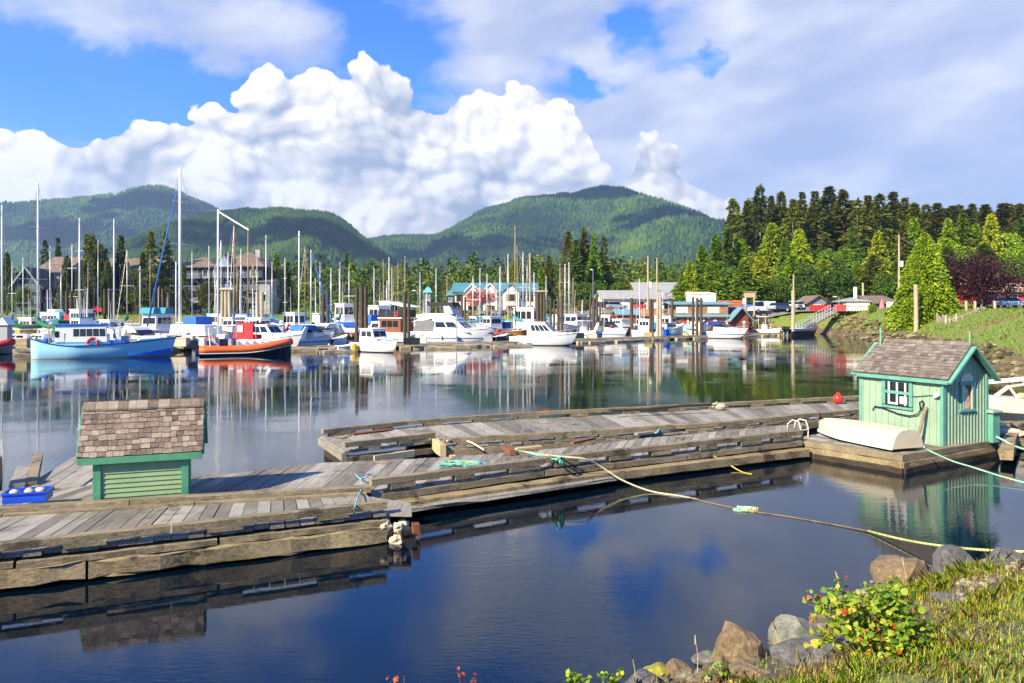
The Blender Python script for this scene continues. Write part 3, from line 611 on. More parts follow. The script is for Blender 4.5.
# --- trees round the inn on the left and in the middle
SINGLE = [('column0', 'leafy_tree', 'tall rounded yellow green tree behind the second mast', 95, 221, 118, 306, 26, OL), ('spruce1', 'fir_tree', 'dark fir just right of the tall rounded tree', 121, 236, 122, 306, 24, DK),
  ('spruce2', 'fir_tree', 'small dark fir behind the tall left mast', 58, 238, 165, 306, 16, DK), ('hemlock0', 'fir_tree', 'thin dark fir left of the small dark fir', 45, 240, 168, 306, 14, DK), ('cedar0', 'cedar_tree', 'mid green cedar in front of the blue gabled house', 67, 256, 112, 307, 20, MD),
  ('hemlock1', 'fir_tree', 'feathery yellowish fir left of the blue furled sail', 151, 231, 120, 306, 20, OL), ('hemlock2', 'fir_tree', 'second feathery fir close behind the blue furled sail', 165, 233, 123, 306, 20, OL), ('spruce0', 'fir_tree', 'dark green fir at the left edge of the bank', 7, 253, 116, 306, 20, MD),
  ('leafy1', 'leafy_tree', 'dark leafy tree in front of the long brown roof', 134, 262, 119, 307, 24, DK), ('cedar1', 'cedar_tree', 'low dark cedar beside the rounded tree', 108, 262, 114, 307, 18, MD), ('leafy2', 'leafy_tree', 'low dark leafy tree under the feathery firs', 160, 272, 116, 307, 26, DK), ('cedar2', 'cedar_tree', 'yellow green fir right of the dark inn', 276, 254, 125, 307, 20, LT),
  ('spruce3', 'fir_tree', 'dark fir right of the dark inn', 287, 262, 128, 307, 20, MD), ('spruce1', 'fir_tree', 'dark fir in front of the left inn wing', 184, 266, 112, 307, 15, DK), ('leafy1', 'leafy_tree', 'dark leafy tree between the two inn wings', 207, 275, 110, 307, 20, DK), ('spruce3', 'fir_tree', 'slim dark fir in front of the right inn wing', 240, 272, 111, 307, 12, DK), ('leafy3', 'leafy_tree', 'low dark leafy tree at the foot of the right inn wing', 226, 285, 109, 307, 24, DK), ('cedar1', 'cedar_tree', 'dark cedar hiding the middle of the long lodge', 84, 264, 110, 307, 16, DK), ('leafy2', 'leafy_tree', 'dark leafy tree at the left end of the glazed gable house', 22, 282, 108, 307, 18, MD), ('spruce0', 'fir_tree', 'dark fir at the right end of the long lodge', 143, 252, 113, 307, 18, DK), ('leafy0', 'leafy_tree', 'low leafy tree beside the stone end of the inn', 268, 276, 122, 307, 18, MD),
  ('hemlock1', 'fir_tree', 'leftmost tall fir of the middle clump', 568, 231, 168, 303, 22, OL), ('spruce1', 'fir_tree', 'tallest dark fir of the middle clump', 584, 229, 172, 303, 26, DK), ('cedar0', 'fir_tree', 'bright green fir of the middle clump', 594, 235, 170, 303, 20, LT), ('hemlock3', 'fir_tree', 'ragged fir at the right end of the middle clump', 604, 236, 175, 303, 18, OL), ('spruce2', 'fir_tree', 'olive fir low in the middle clump', 576, 240, 165, 303, 22, MD),
  ('spruce0', 'fir_tree', 'dark fir left of the middle clump behind the blue roofed inn', 549, 256, 180, 303, 20, DK), ('cedar1', 'fir_tree', 'light green fir behind the right end of the blue roofed inn', 541, 268, 176, 303, 16, LT), ('leafy1', 'leafy_tree', 'round leafy bush at the foot of the middle clump', 588, 278, 160, 306, 34, MD), ('spruce3', 'fir_tree', 'dark fir behind the masts of the turquoise covered boat', 523, 256, 188, 303, 18, DK), ('cedar2', 'cedar_tree', 'yellow green cedar behind the blue roofed inn', 512, 262, 192, 303, 18, LT), ('hemlock2', 'fir_tree', 'thin fir behind the blue roofed inn', 532, 257, 196, 303, 16, MD),
  ('leafy3', 'leafy_tree', 'low round tree left of the long grey roofed shed', 622, 280, 168, 303, 24, MD), ('leafy0', 'leafy_tree', 'low round tree behind the long grey roofed shed', 640, 278, 210, 303, 24, LT), ('leafy2', 'leafy_tree', 'low dark round tree right of the middle clump', 607, 274, 178, 303, 24, MD)]
for k, nm, lb, px, top, Y, base, w, c in SINGLE: tree_at(k, nm, lb, px, top, Y if Y > 130 else Y + 30, None, w * 1.15, col=c)
V, Fc = leafy_geo(55, 4.2, 2.8, 0.3, 2600, 16, 0.4)
t = thing('cherry_tree', 'small pink blossoming tree in front of the blue roofed inn', 'tree', ((478 - 512) / F * 141, 141, hz1(-6.4, 141)))
o = np_mesh('crown', V, Fc, LEAF, parent=t); o.color = (0.50, 0.20, 0.20, 1); o.scale = (1.25, 1.25, 1.0); trunk_mesh(2.6, .12, .02, 2, 5, 1.6).build('trunk', BARK, t)
# --- the far wood across the flat land, one mass
def far_wood():
    vs, fs, tn = [], [], []; o = 0
    rs = np.random.default_rng(77); n = 5000; u = rs.uniform(-0.85, 0.36, n); Y = rs.uniform(215, 900, n) ** 1.0
    X = u * Y; Z = height(X, Y); ok = ~((u > 0.18) & (Y < 260)); X, Y, Z = X[ok], Y[ok], Z[ok]; n = len(X)
    hgt = rs.uniform(9, 19, n) * np.where(Y > 500, 1.2, 1.0) * np.where(X / Y < -0.3, 0.85, 1.0); k = 75
    for i in range(n):
        t = rs.uniform(0.02, 1, k); a = rs.uniform(0, 6.28, k); r = hgt[i] * 0.17 * (1 - t) ** 0.8 * rs.uniform(.5, 1.1, k)
        c = np.stack([X[i] + np.cos(a) * r, Y[i] + np.sin(a) * r, Z[i] + hgt[i] * t * 0.93], -1)
        d = np.stack([np.cos(a), np.sin(a), rs.normal(0.1, .5, k)], -1)
        V, Fc = sprays(c, d, hgt[i] * 0.075, hgt[i] * 0.03, rs, 0.3); vs.append(V); fs.append(Fc + o); o += len(V); tn.append(np.full(len(V), rs.uniform(0, 1)))
    m, g = newmat('far wood leaves'); tone = g.n('ShaderNodeAttribute', attribute_name='tone').outputs['Fac']; rp = g.n('ShaderNodeNewGeometry').outputs['Random Per Island']
    finish(g, g.ramp(g.m('MULTIPLY_ADD', rp, 0.3, g.m('MULTIPLY', tone, 0.8)), [(0.1, (0.028, 0.055, 0.010)), (0.5, (0.065, 0.115, 0.013)), (0.8, (0.11, 0.16, 0.016)), (1.05, (0.20, 0.21, 0.025))]), 0.8, spec=0.15)
    ob = np_mesh('far_wood', np.concatenate(vs), np.concatenate(fs), m, False, {'tone': ('POINT', np.concatenate(tn))}); tag(ob, 'far conifer wood beyond the marina', kind='stuff')
far_wood()
# ------------------------------------------------------------------ the near floats
GREYWOOD = [(0.1, (0.085, 0.076, 0.058)), (0.4, (0.20, 0.18, 0.14)), (0.65, (0.315, 0.29, 0.235)), (0.95, (0.45, 0.425, 0.36))]
W_PLANK = wood('weathered planks', GREYWOOD, axis='Y', scale=2.2, stretch=16, bump=0.5, blot=0.55, rpi=0.42)
W_RAIL = wood('weathered rail timber', [(0.15, (0.045, 0.036, 0.022)), (0.42, (0.18, 0.145, 0.085)), (0.7, (0.35, 0.285, 0.175)), (0.95, (0.50, 0.42, 0.29))], axis='X', scale=3.5, stretch=24, bump=0.6, blot=0.7, rpi=0.4)
W_BEAM = wood('rough float timber', [(0.15, (0.035, 0.026, 0.015)), (0.36, (0.17, 0.13, 0.068)), (0.65, (0.40, 0.31, 0.165)), (0.95, (0.58, 0.47, 0.28))], axis='X', scale=3.2, stretch=24, bump=0.7, blot=0.85, rpi=0.3)
W_DARK = wood('wet dark timber', [(0.2, (0.012, 0.010, 0.007)), (0.6, (0.05, 0.038, 0.024)), (0.9, (0.11, 0.08, 0.05))], axis='X', scale=1.6, bump=0.6)
W_NEW = wood('yellow new timber', [(0.2, (0.40, 0.29, 0.13)), (0.8, (0.62, 0.50, 0.29))], axis='X', scale=2.0, bump=0.3)
W_RED = wood('rust red timber', [(0.2, (0.10, 0.035, 0.02)), (0.8, (0.28, 0.11, 0.06))], axis='X', scale=2.0)
FOAM = paint('foam float', (0.46, 0.39, 0.28), 0.9, 0.35, 6, dirt=0.5, bump=0.5)
RUST = paint('rusty iron', (0.16, 0.06, 0.025), 0.8, 0.5, 8, bump=0.4)
def lerp_poly(pl, s):
    pl = [Vector(q) for q in pl]; Ls = [(pl[i + 1] - pl[i]).length for i in range(len(pl) - 1)]; d = s * sum(Ls)
    for i, L in enumerate(Ls):
        if d <= L or i == len(Ls) - 1: return pl[i] + (pl[i + 1] - pl[i]) * (d / L)
        d -= L
def plen(pl): return sum((Vector(pl[i + 1]) - Vector(pl[i])).length for i in range(len(pl) - 1))
def local(q, o): return Vector((q[0] - o[0], q[1] - o[1], q[2] if len(q) > 2 else 0))
def planks(front, back, z, w, parent, name='deck', mat=None, th=0.05, over=0.05, seed=1, miss=0.0):
    """cross planks between two edges given in the frame of the thing; each plank is one island"""
    rd = random.Random(seed); n = max(2, int(plen(front) / w)); m = MB()
    for i in range(n):
        if rd.random() < miss: continue
        g = 0.012 / w / 2 * rd.uniform(.5, 1.8); s0, s1 = (i + g) / n, (i + 1 - g) / n
        a, b = lerp_poly(front, s0 if s0 * n > i else i / n), lerp_poly(front, s1); c, d = lerp_poly(back, s1), lerp_poly(back, s0)
        e0, e1 = rd.uniform(-.3, 1) * over, rd.uniform(-.3, 1) * over; u = (c - b).normalized(); a -= u * e0; b -= u * e0; c += u * e1; d += u * e1
        zz = z + rd.uniform(-.006, .006); tl = rd.uniform(-.006, .006)
        vs = [(a.x, a.y, zz - th), (b.x, b.y, zz - th), (c.x, c.y, zz - th), (d.x, d.y, zz - th), (a.x, a.y, zz + tl), (b.x, b.y, zz - tl), (c.x, c.y, zz - tl), (d.x, d.y, zz + tl)]
        m.add(vs, [(3, 2, 1, 0), (4, 5, 6, 7), (0, 1, 5, 4), (1, 2, 6, 5), (2, 3, 7, 6), (3, 0, 4, 7)])
    return m.build(name, mat or W_PLANK, parent)
def rail(pl, z, parent, piece=4.2, w=0.17, h=0.13, gap=0.09, blocks=True, seed=2, lap=True, mat=None):
    """bull rail: timbers on short blocks along an edge; each timber and its blocks a part"""
    rd = random.Random(seed); L = plen(pl); n = max(1, round(L / piece)); out = []
    for i in range(n):
        a, b = lerp_poly(pl, i / n), lerp_poly(pl, (i + 1) / n); d = (b - a).normalized(); dz = rd.uniform(-.012, .012)
        m = MB(); m.log(a + Vector((0, 0, z + gap + h / 2 + dz)) + d * 0.01, b + Vector((0, 0, z + gap + h / 2 + rd.uniform(-.012, .012))) - d * 0.01, w, h, 10, 0.05)
        r = m.build('bull_rail', mat or W_RAIL, parent); out.append(r)
        if blocks:
            k = max(2, round((b - a).length / 1.6))
            for j in range(k):
                q = a + (b - a) * ((j + 0.25 + rd.uniform(-.1, .1)) / k); ll = rd.uniform(.45, .95)
                m = MB(); m.log(q + Vector((0, 0, z + gap / 2 + .002)), q + d * ll + Vector((0, 0, z + gap / 2 + .002)), w * 1.02, gap, 2, 0.04); m.build('rail_block', mat or W_RAIL, r)
    return out
def side_beam(pl, z, parent, w=0.3, h=0.36, piece=5.0, mat=None, seed=3, name='side_beam', jit=0.05, zj=0.03):
    rd = random.Random(seed); L = plen(pl); n = max(1, round(L / piece))
    for i in range(n):
        a, b = lerp_poly(pl, i / n), lerp_poly(pl, (i + 1) / n); d = (b - a).normalized(); dz = rd.uniform(-zj, zj)
        m = MB(); m.log(a + Vector((0, 0, z + dz)) + d * 0.02, b + Vector((0, 0, z + dz + rd.uniform(-zj, zj))) - d * 0.02, w, h, 14, jit); m.build(name, mat or W_BEAM, parent)
def inset(pl, d):                        # moved sideways
    out = []
    for i, q in enumerate(pl):
        a, b = Vector(pl[max(i - 1, 0)]), Vector(pl[min(i + 1, len(pl) - 1)]); t = (b - a).normalized(); out.append(Vector(q) + Vector((-t.y, t.x, 0)) * d)
    return out
def XY(*pts): return [Vector((q[0], q[1], 0)) for q in pts]

DZ = 0.5
A_front = XY((-14.5, 7.35), (-7.2, 10.66), (-2.15, 12.92)); A_back = XY((-14.5, 11.15), (-8.75, 12.72), (-2.75, 14.22))
B_front = XY((-15, 11.2), (-8.8, 12.86), (-2.7, 14.40), (1.17, 16.85), (4.4, 18.5), (7.9, 20.35)); B_back = XY((-15, 13.1), (-9.2, 14.75), (-6.65, 15.6), (-4.4, 17.2), (-1.55, 17.9), (1.5, 19.2), (3.75, 20.6), (9.0, 23.2))
C1_front = XY((-4.15, 18.55), (-2.05, 20.05)); C1_back = XY((-5.3, 20.75), (-3.2, 22.4))
def near_floats():
    org = Vector((-6, 12, 0)); L = lambda pl: [q - Vector((org.x, org.y, 0)) for q in pl]
    t = thing('floating_dock', 'weathered plank float with heavy log sides nearest the camera', 'dock', org)
    f, b = L(A_front), L(A_back); planks(inset(f, .05), b, DZ, 0.24, t, seed=4)
    rail(inset(f, 0.06), DZ, t, 3.6, 0.16, 0.12, 0.075, seed=5); rail(inset(b, -0.02), DZ - .03, t, 3.3, 0.12, 0.07, 0.012, False, seed=6)
    side_beam(inset(f, 0.10), 0.375, t, 0.26, 0.10, 3.0, W_RAIL, 7, 'edge_beam'); side_beam(inset(f, 0.13), 0.195, t, 0.42, 0.25, 4.6, W_BEAM, 8, 'side_beam', 0.09)
    side_beam(inset(f, 0.5), 0.0, t, 0.5, 0.34, 6, W_DARK, 9, 'under_beam'); side_beam(inset(b, -0.2), 0.28, t, 0.3, 0.32, 5, W_DARK, 10, 'side_beam')
    # the broken end: blunt nose, crumbling foam, a rusty bracket
    e0, e1 = f[-1], b[-1]; m = MB(); m.log(e0 + Vector((-.05, .1, .33)), e1 + Vector((.03, -.1, .33)), .18, .2, 5, .08); m.build('end_beam', W_RAIL, t)
    nose = e0 + Vector((0.42, 0.02, 0)); m = MB(); m.slab([(e0.x - .02, e0.y + .05), (nose.x, nose.y), (nose.x - .12, nose.y + .75), (e1.x + .02, e1.y - .05)], DZ - .07, DZ - .02); m.build('end_plate', W_PLANK, t)
    m = MB(); rd = random.Random(3)
    for i in range(9): m.ball(e0 + Vector((rd.uniform(-.2, .38), rd.uniform(-.02, .25), rd.uniform(.02, .32))), rd.uniform(.07, .14), 8, 6, (1, 1, .8), .3)
    m.build('foam_float', FOAM, t)
    m = MB(); m.box(nose + Vector((.06, .06, .22)), (.12, .18, .16), .3); m.box(nose + Vector((.1, .08, .10)), (.05, .2, .1), .3); m.build('rusty_bracket', RUST, t)
    # middle walkway
    org = Vector((0, 17, 0)); L = lambda pl: [q - Vector((org.x, org.y, 0)) for q in pl]
    t = thing('floating_dock', 'long curving grey plank walkway carrying the small shingled shed', 'dock', org)
    f, b = L(B_front), L(B_back); planks(inset(f, .06), b, DZ - .01, 0.27, t, seed=14)
    rail(inset(f[2:], 0.08), DZ, t, 3.8, 0.17, 0.13, 0.10, seed=15); rail(inset(f[:3], 0.05), DZ - .02, t, 4.6, 0.2, 0.13, 0.012, False, seed=25)
    side_beam(inset(f[2:], 0.10), 0.36, t, 0.2, 0.14, 4.4, W_RAIL, 17, 'edge_beam'); side_beam(inset(f[2:], -0.1), 0.20, t, 0.3, 0.2, 5.5, W_BEAM, 18, 'side_beam', 0.06)
    side_beam(inset(f, 0.3), 0.05, t, 0.6, 0.4, 7, W_DARK, 19, 'under_beam'); side_beam(inset(b, -0.12), 0.30, t, 0.2, 0.3, 6, W_BEAM, 20, 'side_beam')
    m = MB(); m.log(inset(f, -.28)[2] + Vector((-.1, -.05, .17)), inset(f, -.2)[3] + Vector((1.0, .5, .17)), .42, .07, 10, .08); m.build('low_plank', W_PLANK, t)
    # back float: a short broken head and a long run to the mint shed
    C2_front = XY((-2.05, 20.05), (-1.75, 19.2), (1.57, 20.3), (6.0, 21.9), (11.0, 24.6), (17, 28)); C2_back = XY((-3.2, 22.4), (-1.17, 23.7), (1.57, 24.55), (6.9, 26.6), (13.0, 28.8), (19.5, 31.6))
    org = Vector((4, 23, 0)); L = lambda pl: [q - Vector((org.x, org.y, 0)) for q in pl]
    t = thing('floating_dock', 'wide far plank float with red scraps and a pointed left end', 'dock', org)
    f1, b1 = L(C1_front), L(C1_back); f2, b2 = L(C2_front), L(C2_back)
    planks(f1, b1, DZ, 0.3, t, seed=24); planks(f2[1:], b2[:1] + b2[1:], DZ, 0.3, t, seed=26)
    rail(inset(f1, .05), DZ, t, 2.6, .16, .13, .09, seed=27); rail(inset(f2[1:], .08), DZ, t, 4.0, .17, .13, .08, seed=28); rail(inset(b2, -.1), DZ, t, 3.4, .17, .12, .09, seed=29); rail(inset(b1, -.1), DZ, t, 2.7, .17, .12, .09, seed=30)
    side_beam(inset(f1, .08), .30, t, .2, .16, 3, W_RAIL, 31, 'edge_beam'); side_beam(inset(f1, .2), .10, t, .3, .3, 3, W_DARK, 32, 'under_beam')
    side_beam(inset(f2[1:], .06), .33, t, .2, .2, 5, W_RAIL, 33, 'edge_beam'); side_beam(inset(f2[1:], .2), .08, t, .4, .35, 6, W_DARK, 34, 'under_beam'); side_beam(inset(b2, -.1), .2, t, .3, .4, 6, W_BEAM, 35)
    m = MB(); m.log(f1[0] + Vector((0, 0, .36)), b1[0] + Vector((0, 0, .36)), .12, .2, 4, .05); m.build('end_beam', W_PLANK, t)
    m = MB(); m.log(f1[0] + Vector((.25, .1, .06)), b1[0] + Vector((.25, 0, .06)), .3, .25, 4, .05); m.build('under_beam', W_DARK, t)
    m = MB(); m.log(f2[0] + Vector((-.05, .1, .42)), f2[1] + Vector((0, -.15, .42)), .16, .3, 4, .05); m.log(f2[0] + Vector((.25, 0, .2)), f2[1] + Vector((.25, -.15, .2)), .14, .2, 4, .05); m.build('corner_brace', W_NEW, t)
    # float of the mint shed
    c = [G(900.6, 455.3, .42), G(806.7, 441, .42), None, G(992, 440, .42)]; u, v = c[1] - c[0], c[3] - c[0]; v = v.normalized() * 4.4
    org = Vector((c[0].x, c[0].y, 0)); t = thing('shed_float', 'low timber float under the mint green shed', 'dock', org)
    z0 = Vector((0, 0, 0)); u.z = v.z = 0; ul = u * 1.25; planks([z0, v], [ul, ul + v], .40, .22, t, seed=41)
    for k, (zz, w, h, mt) in enumerate(((.36, .2, .16, W_RAIL), (.2, .26, .14, W_BEAM), (.04, .3, .18, W_DARK))):
        for e0, e1, ins in ((z0, ul, 1), (z0, v, 1)):
            m = MB(); off = Vector((0, 0, zz)) ; d = (e1 - e0).normalized(); m.log(e0 - d * (.1 + .05 * k) + off, e1 + off, w, h, 10, .05); m.build(('edge_beam', 'side_beam', 'under_beam')[k], mt, t)
    return c, u, v
SHED_C, SHED_U, SHED_V = near_floats()

# ------------------------------------------------------------------ sheds
SHING = wood('cedar shingles', [(0.15, (0.085, 0.062, 0.045)), (0.4, (0.18, 0.135, 0.10)), (0.65, (0.30, 0.24, 0.18)), (0.9, (0.42, 0.35, 0.27))], axis='Y', scale=3.0, bump=0.6, rpi=0.45)
SHING2 = wood('old grey shingles', [(0.15, (0.075, 0.06, 0.05)), (0.4, (0.145, 0.12, 0.10)), (0.65, (0.23, 0.195, 0.165)), (0.9, (0.33, 0.29, 0.25))], axis='Y', scale=3.0, bump=0.6, rpi=0.32)
MINT = paint('pale mint paint', (0.265, 0.375, 0.255), 0.55, 0.18, 2.0, dirt=0.25, bump=0.2)
GREEN = paint('sage green paint', (0.225, 0.325, 0.145), 0.55, 0.16, 2.0, dirt=0.25)
TEAL = paint('teal trim paint', (0.115, 0.32, 0.235), 0.5, 0.2, 3.0, dirt=0.25)
TEAL2 = paint('green trim paint', (0.07, 0.265, 0.14), 0.5, 0.2, 3.0, dirt=0.2)
GLASS = paint('dark window glass', (0.012, 0.016, 0.02), 0.05, 0.2, 1.0)
WHITE = paint('white paint', (0.80, 0.78, 0.72), 0.4, 0.06, 2.0, dirt=0.15)
def shingles(eave0, eave1, ridge0, ridge1, rows, w, parent, mat, seed=1, th=0.022, name='roof', under=None):
    """one slope of shingles; every shingle an island of the roof's mesh"""
    rd = random.Random(seed); m = MB(); e0, e1, r0, r1 = map(Vector, (eave0, eave1, ridge0, ridge1)); nrm = (e1 - e0).cross(r0 - e0).normalized()
    if nrm.z < 0: nrm = -nrm
    m.add([e0, e1, r1, r0] + [q - nrm * .03 for q in (e0, e1, r1, r0)], [(0, 1, 2, 3), (7, 6, 5, 4), (0, 4, 5, 1), (1, 5, 6, 2), (2, 6, 7, 3), (3, 7, 4, 0)])
    for i in range(rows):
        t0, t1 = i / rows, min(1.0, (i + 1.28) / rows); s = -rd.random() * w
        a0, a1, b0, b1 = e0.lerp(r0, t0), e1.lerp(r1, t0), e0.lerp(r0, t1), e1.lerp(r1, t1); L = (a1 - a0).length
        while s < L:
            ww = w * rd.uniform(.6, 1.35); p0, p1 = max(s, 0) / L, min(s + ww - .006, L) / L; s += ww
            if p1 - p0 < .004: continue
            dn = (a0 - b0).normalized() * rd.uniform(-.012, .018); up = nrm * (th * rd.uniform(.8, 1.3)); lo = nrm * .004
            q = [a0.lerp(a1, p0) + dn, a0.lerp(a1, p1) + dn, b0.lerp(b1, p1), b0.lerp(b1, p0)]
            m.add([q[0] + lo, q[1] + lo, q[2] + lo * .5, q[3] + lo * .5, q[0] + up, q[1] + up, q[2] + lo, q[3] + lo], [(3, 2, 1, 0), (4, 5, 6, 7), (0, 1, 5, 4), (1, 2, 6, 5), (2, 3, 7, 6), (3, 0, 4, 7)])
    return m.build(name, mat, parent)
def left_shed():
    a, b = G(92.5, 505.8, DZ), G(189.0, 498.5, DZ); d = (b - a); d.z = 0; W = d.length; rz = math.atan2(d.y, d.x)
    t = thing('pump_shed', 'small green clapboard shed with brown cedar shingle roof on the walkway', 'shed', (a.x, a.y, DZ), rz)
    D, Hw, Hr = 1.12, 0.86, 1.76; ov, oe = 0.23, 0.02; yr = D / 2
    m = MB(); m.box((W / 2, D / 2, Hw / 2), (W - .08, D - .08, Hw)); sl = (Hr - Hw) / yr
    m.prism([(.04, Hw), (D - .04, Hw), (yr, Hr - .12)], .04, W - .04, 'x'); m.build('wall', GREEN, t)
    m = MB(); n = 9; z0, z1 = .03, Hw - .05
    for i in range(n):
        za, zb = z0 + (z1 - z0) * i / n, z0 + (z1 - z0) * (i + 1.08) / n
        m.add([(.12, .012, za), (W - .12, .012, za), (W - .12, .036, zb), (.12, .036, zb), (.12, .04, za), (W - .12, .04, za)], [(0, 1, 2, 3), (0, 4, 5, 1)])
    m.build('clapboard', GREEN, t)
    for x in (.07, W - .07):
        m = MB(); m.box((x, .02, Hw / 2), (.13, .06, Hw)); m.build('corner_board', TEAL2, t, bevel=.006)
    for x in (.02, W - .02):
        m = MB(); m.box((x, .16, Hw / 2), (.06, .18, Hw)); m.build('corner_board', TEAL2, t, bevel=.006)
    ez = Hw - (oe) * sl * .55; ys = -oe
    m = MB(); m.box((W / 2, ys - .055, Hw - .055), (W + 2 * ov, .03, .12)); m.box((W / 2, .015, Hw - .03), (W - .25, .03, .10)); m.build('fascia', TEAL2, t, bevel=.004)
    k = .045; eL, eR, rL, rR = -ov - .01, W + ov + .01, -ov - .01, W + ov + .01
    rf = shingles((eL, ys - .05, Hw + .02), (eR, ys - .05, Hw + .02), (rL, yr, Hr), (rR, yr, Hr), 10, .135, t, SHING, 51)
    shingles((eR, D - ys + .05, Hw + .02), (eL, D - ys + .05, Hw + .02), (rR, yr, Hr), (rL, yr, Hr), 10, .135, t, SHING, 52)
    m = MB(); rd = random.Random(6); x = rL
    while x < rR:
        w = rd.uniform(.14, .22); xe = min(x + w, rR)
        for s in (1, -1): m.add([(x, yr - s * .13, Hr - .085), (xe - .006, yr - s * .13, Hr - .085), (xe - .006, yr + s * .01, Hr + .05), (x, yr + s * .01, Hr + .05), (x, yr - s * .13, Hr - .12), (xe - .006, yr - s * .13, Hr - .12)], [(0, 1, 2, 3), (4, 5, 1, 0)])
        x = xe
    m.build('ridge_cap', SHING, rf)
    for x in (-ov + .01, W + ov - .01):
        m = MB(); m.beam((x, ys - .03, Hw - .035), (x, yr, Hr - .045), .03, .09, (1, 0, 0)); m.beam((x, D - ys + .03, Hw - .035), (x, yr, Hr - .045), .03, .09, (1, 0, 0)); m.build('rake_board', TEAL2, t)
left_shed()
def mint_shed():
    n = G(943.5, 446, .43); r = G(985.5, 441.3, .43); v = r - n; v.z = 0; W = 1.74; rz = math.atan2(v.y, v.x)   # x along the gable wall, y back along the long wall
    t = thing('mint_shed', 'mint green board and batten shed with teal trim and grey shingle roof', 'shed', (n.x, n.y, .40), rz)
    D, Hw, Hr = 2.62, 1.86, 2.66; og, oe = .22, .14; xr = W / 2; sl = (Hr - Hw) / xr
    m = MB(); m.prism([(0, 0), (W, 0), (W, Hw + .02), (xr, Hr - .06), (0, Hw + .02)], 0, D); m.build('wall', MINT, t)
    m = MB(); x = .07
    while x < W - .05:
        top = Hw + (min(x, W - x)) * sl - .08; skip = .58 < x < 1.22
        if skip: m.box((x, -.012, .42), (.035, .022, .80)); 
        else: m.box((x, -.012, top / 2), (.035, .022, top))
        x += .128
    y = .2
    while y < D - .1:
        if not (1.02 < y < 1.72): m.box((-.010, y, Hw / 2 - .03), (.018, .032, Hw - .06))
        else: m.box((-.010, y, .40), (.018, .032, .78)); 
        y += .21
    m.build('batten', MINT, t)
    for x, y, sx, sy in ((.0, -.012, .12, .03), (W, -.012, .1, .03)): m = MB(); m.box((x, y, Hw / 2), (sx, sy + .012, Hw)); m.build('corner_board', TEAL, t, bevel=.005)
    for y in (.03, D - .04): m = MB(); m.box((-.014, y, Hw / 2), (.034, .10, Hw - .01)); m.build('corner_board', TEAL, t, bevel=.005)
    # window of the gable: tall, arched head above a cross board
    pw, ph = .40, .62; wx = .90; zo = .12
    fr = MB()
    for z, h in ((.92, .07), (1.64, .09)): fr.box((wx, -.035, z), (pw + .22, .05, h))
    for s in (-1, 1): fr.box((wx + s * (pw / 2 + .035), -.03, 1.28), (.07, .045, .66))
    w = fr.build('window', WHITE if False else TEAL, t, bevel=.004)
    m = MB(); m.box((wx, -.02, 1.28), (pw, .02, .66)); m.build('pane', GLASS, w)
    m = MB()
    for s in (-1, 1): m.box((wx + s * (pw / 2 - .02), -.034, 1.28), (.06, .03, .65))
    m.build('sash', paint('cream sash', (.80, .68, .40), .5, .1), w)
    m = MB(); m.prism([(wx - .17, .97), (wx + .08, .97), (wx + .12, 1.17), (wx + .04, 1.42), (wx - .06, 1.56), (wx - .17, 1.58)], -.0335, -.031); m.build('net_curtain', paint('net and floats inside', (.75, .42, .28), .8, .7, 14), w)
    a = [(wx + .25 * math.cos(q), 1.695 + .22 * math.sin(q)) for q in [math.pi * i / 10 for i in range(11)]]
    m = MB(); m.prism(a, -.03, -.008); ah = m.build('arched_pane', paint('cream arch', (.70, .58, .38), .5, .25, 6), t)
    # window of the long wall, in a tall teal frame, four small panes
    yc, zc = 1.36, 1.30
    fr = MB()
    for z, h in ((zc + .33, .08), (zc + .0, .08), (zc - .42, .06)): fr.box((-.03, yc, z), (.05, .98, h))
    for s in (-1, 1): fr.box((-.028, yc + s * .43, zc - .02), (.045, .11, .66))
    w = fr.build('window', TEAL, t, bevel=.004)
    for z, h in ((zc + .17, .24), (zc - .21, .33)):
        m = MB(); m.box((-.014, yc, z), (.02, .74, h)); m.build('pane', GLASS, w)
    m = MB()
    for s in (-1, 0, 1): m.box((-.026, yc + s * .26, zc - .02), (.03, .05, .64))
    m.box((-.026, yc + .13, zc - .31), (.028, .20, .05)); m.box((-.028, yc - .2, zc - .2), (.02, .22, .2)); m.build('sash', WHITE, w)
    # roof
    zl = Hw - oe * sl * .62
    def sk(x): return Hw + x * sl
    zt = -oe
    rf = shingles((zt, D + .14, sk(zt) + .06), (zt, -og, sk(zt) + .06), (xr, D + .02, Hr + .05), (xr, -og + .03, Hr + .05), 12, .17, t, SHING2, 61)
    shingles((W - zt, -og, sk(zt) + .06), (W - zt, D + .14, sk(zt) + .06), (xr, -og + .03, Hr + .05), (xr, D + .02, Hr + .05), 12, .17, t, SHING2, 62)
    m = MB(); rd = random.Random(8); y = -og + .05
    while y < D:
        ye = min(y + rd.uniform(.16, .24), D)
        for s in (1, -1): m.add([(xr - s * .12, y, Hr - .06), (xr - s * .12, ye - .006, Hr - .06), (xr + s * .015, ye - .006, Hr + .115), (xr + s * .015, y, Hr + .115), (xr - s * .12, y, Hr - .1), (xr - s * .12, ye - .006, Hr - .1)], [(0, 1, 2, 3), (4, 5, 1, 0)])
        y = ye
    m.build('ridge_cap', SHING2, rf)
    for y in (-og - .005, D + .12):
        for s in (-1, 1):
            m = MB(); e = (xr + s * (xr + oe), y, sk(zt) - .04); m.beam(e, (xr, y, Hr - .045), .05, .17, (0, 1, 0)); m.build('rake_board', TEAL, t)
    m = MB(); m.box((zt + .01, D / 2 - .1, sk(zt) - .02), (.03, D + og, .10)); m.build('fascia', TEAL, t)
    m = MB(); m.tube([(xr, -og + .1, Hr), (xr, -og + .1, Hr + .38)], .022, 6); m.build('vent_pole', paint('green pole', (.16, .42, .20), .5), t)
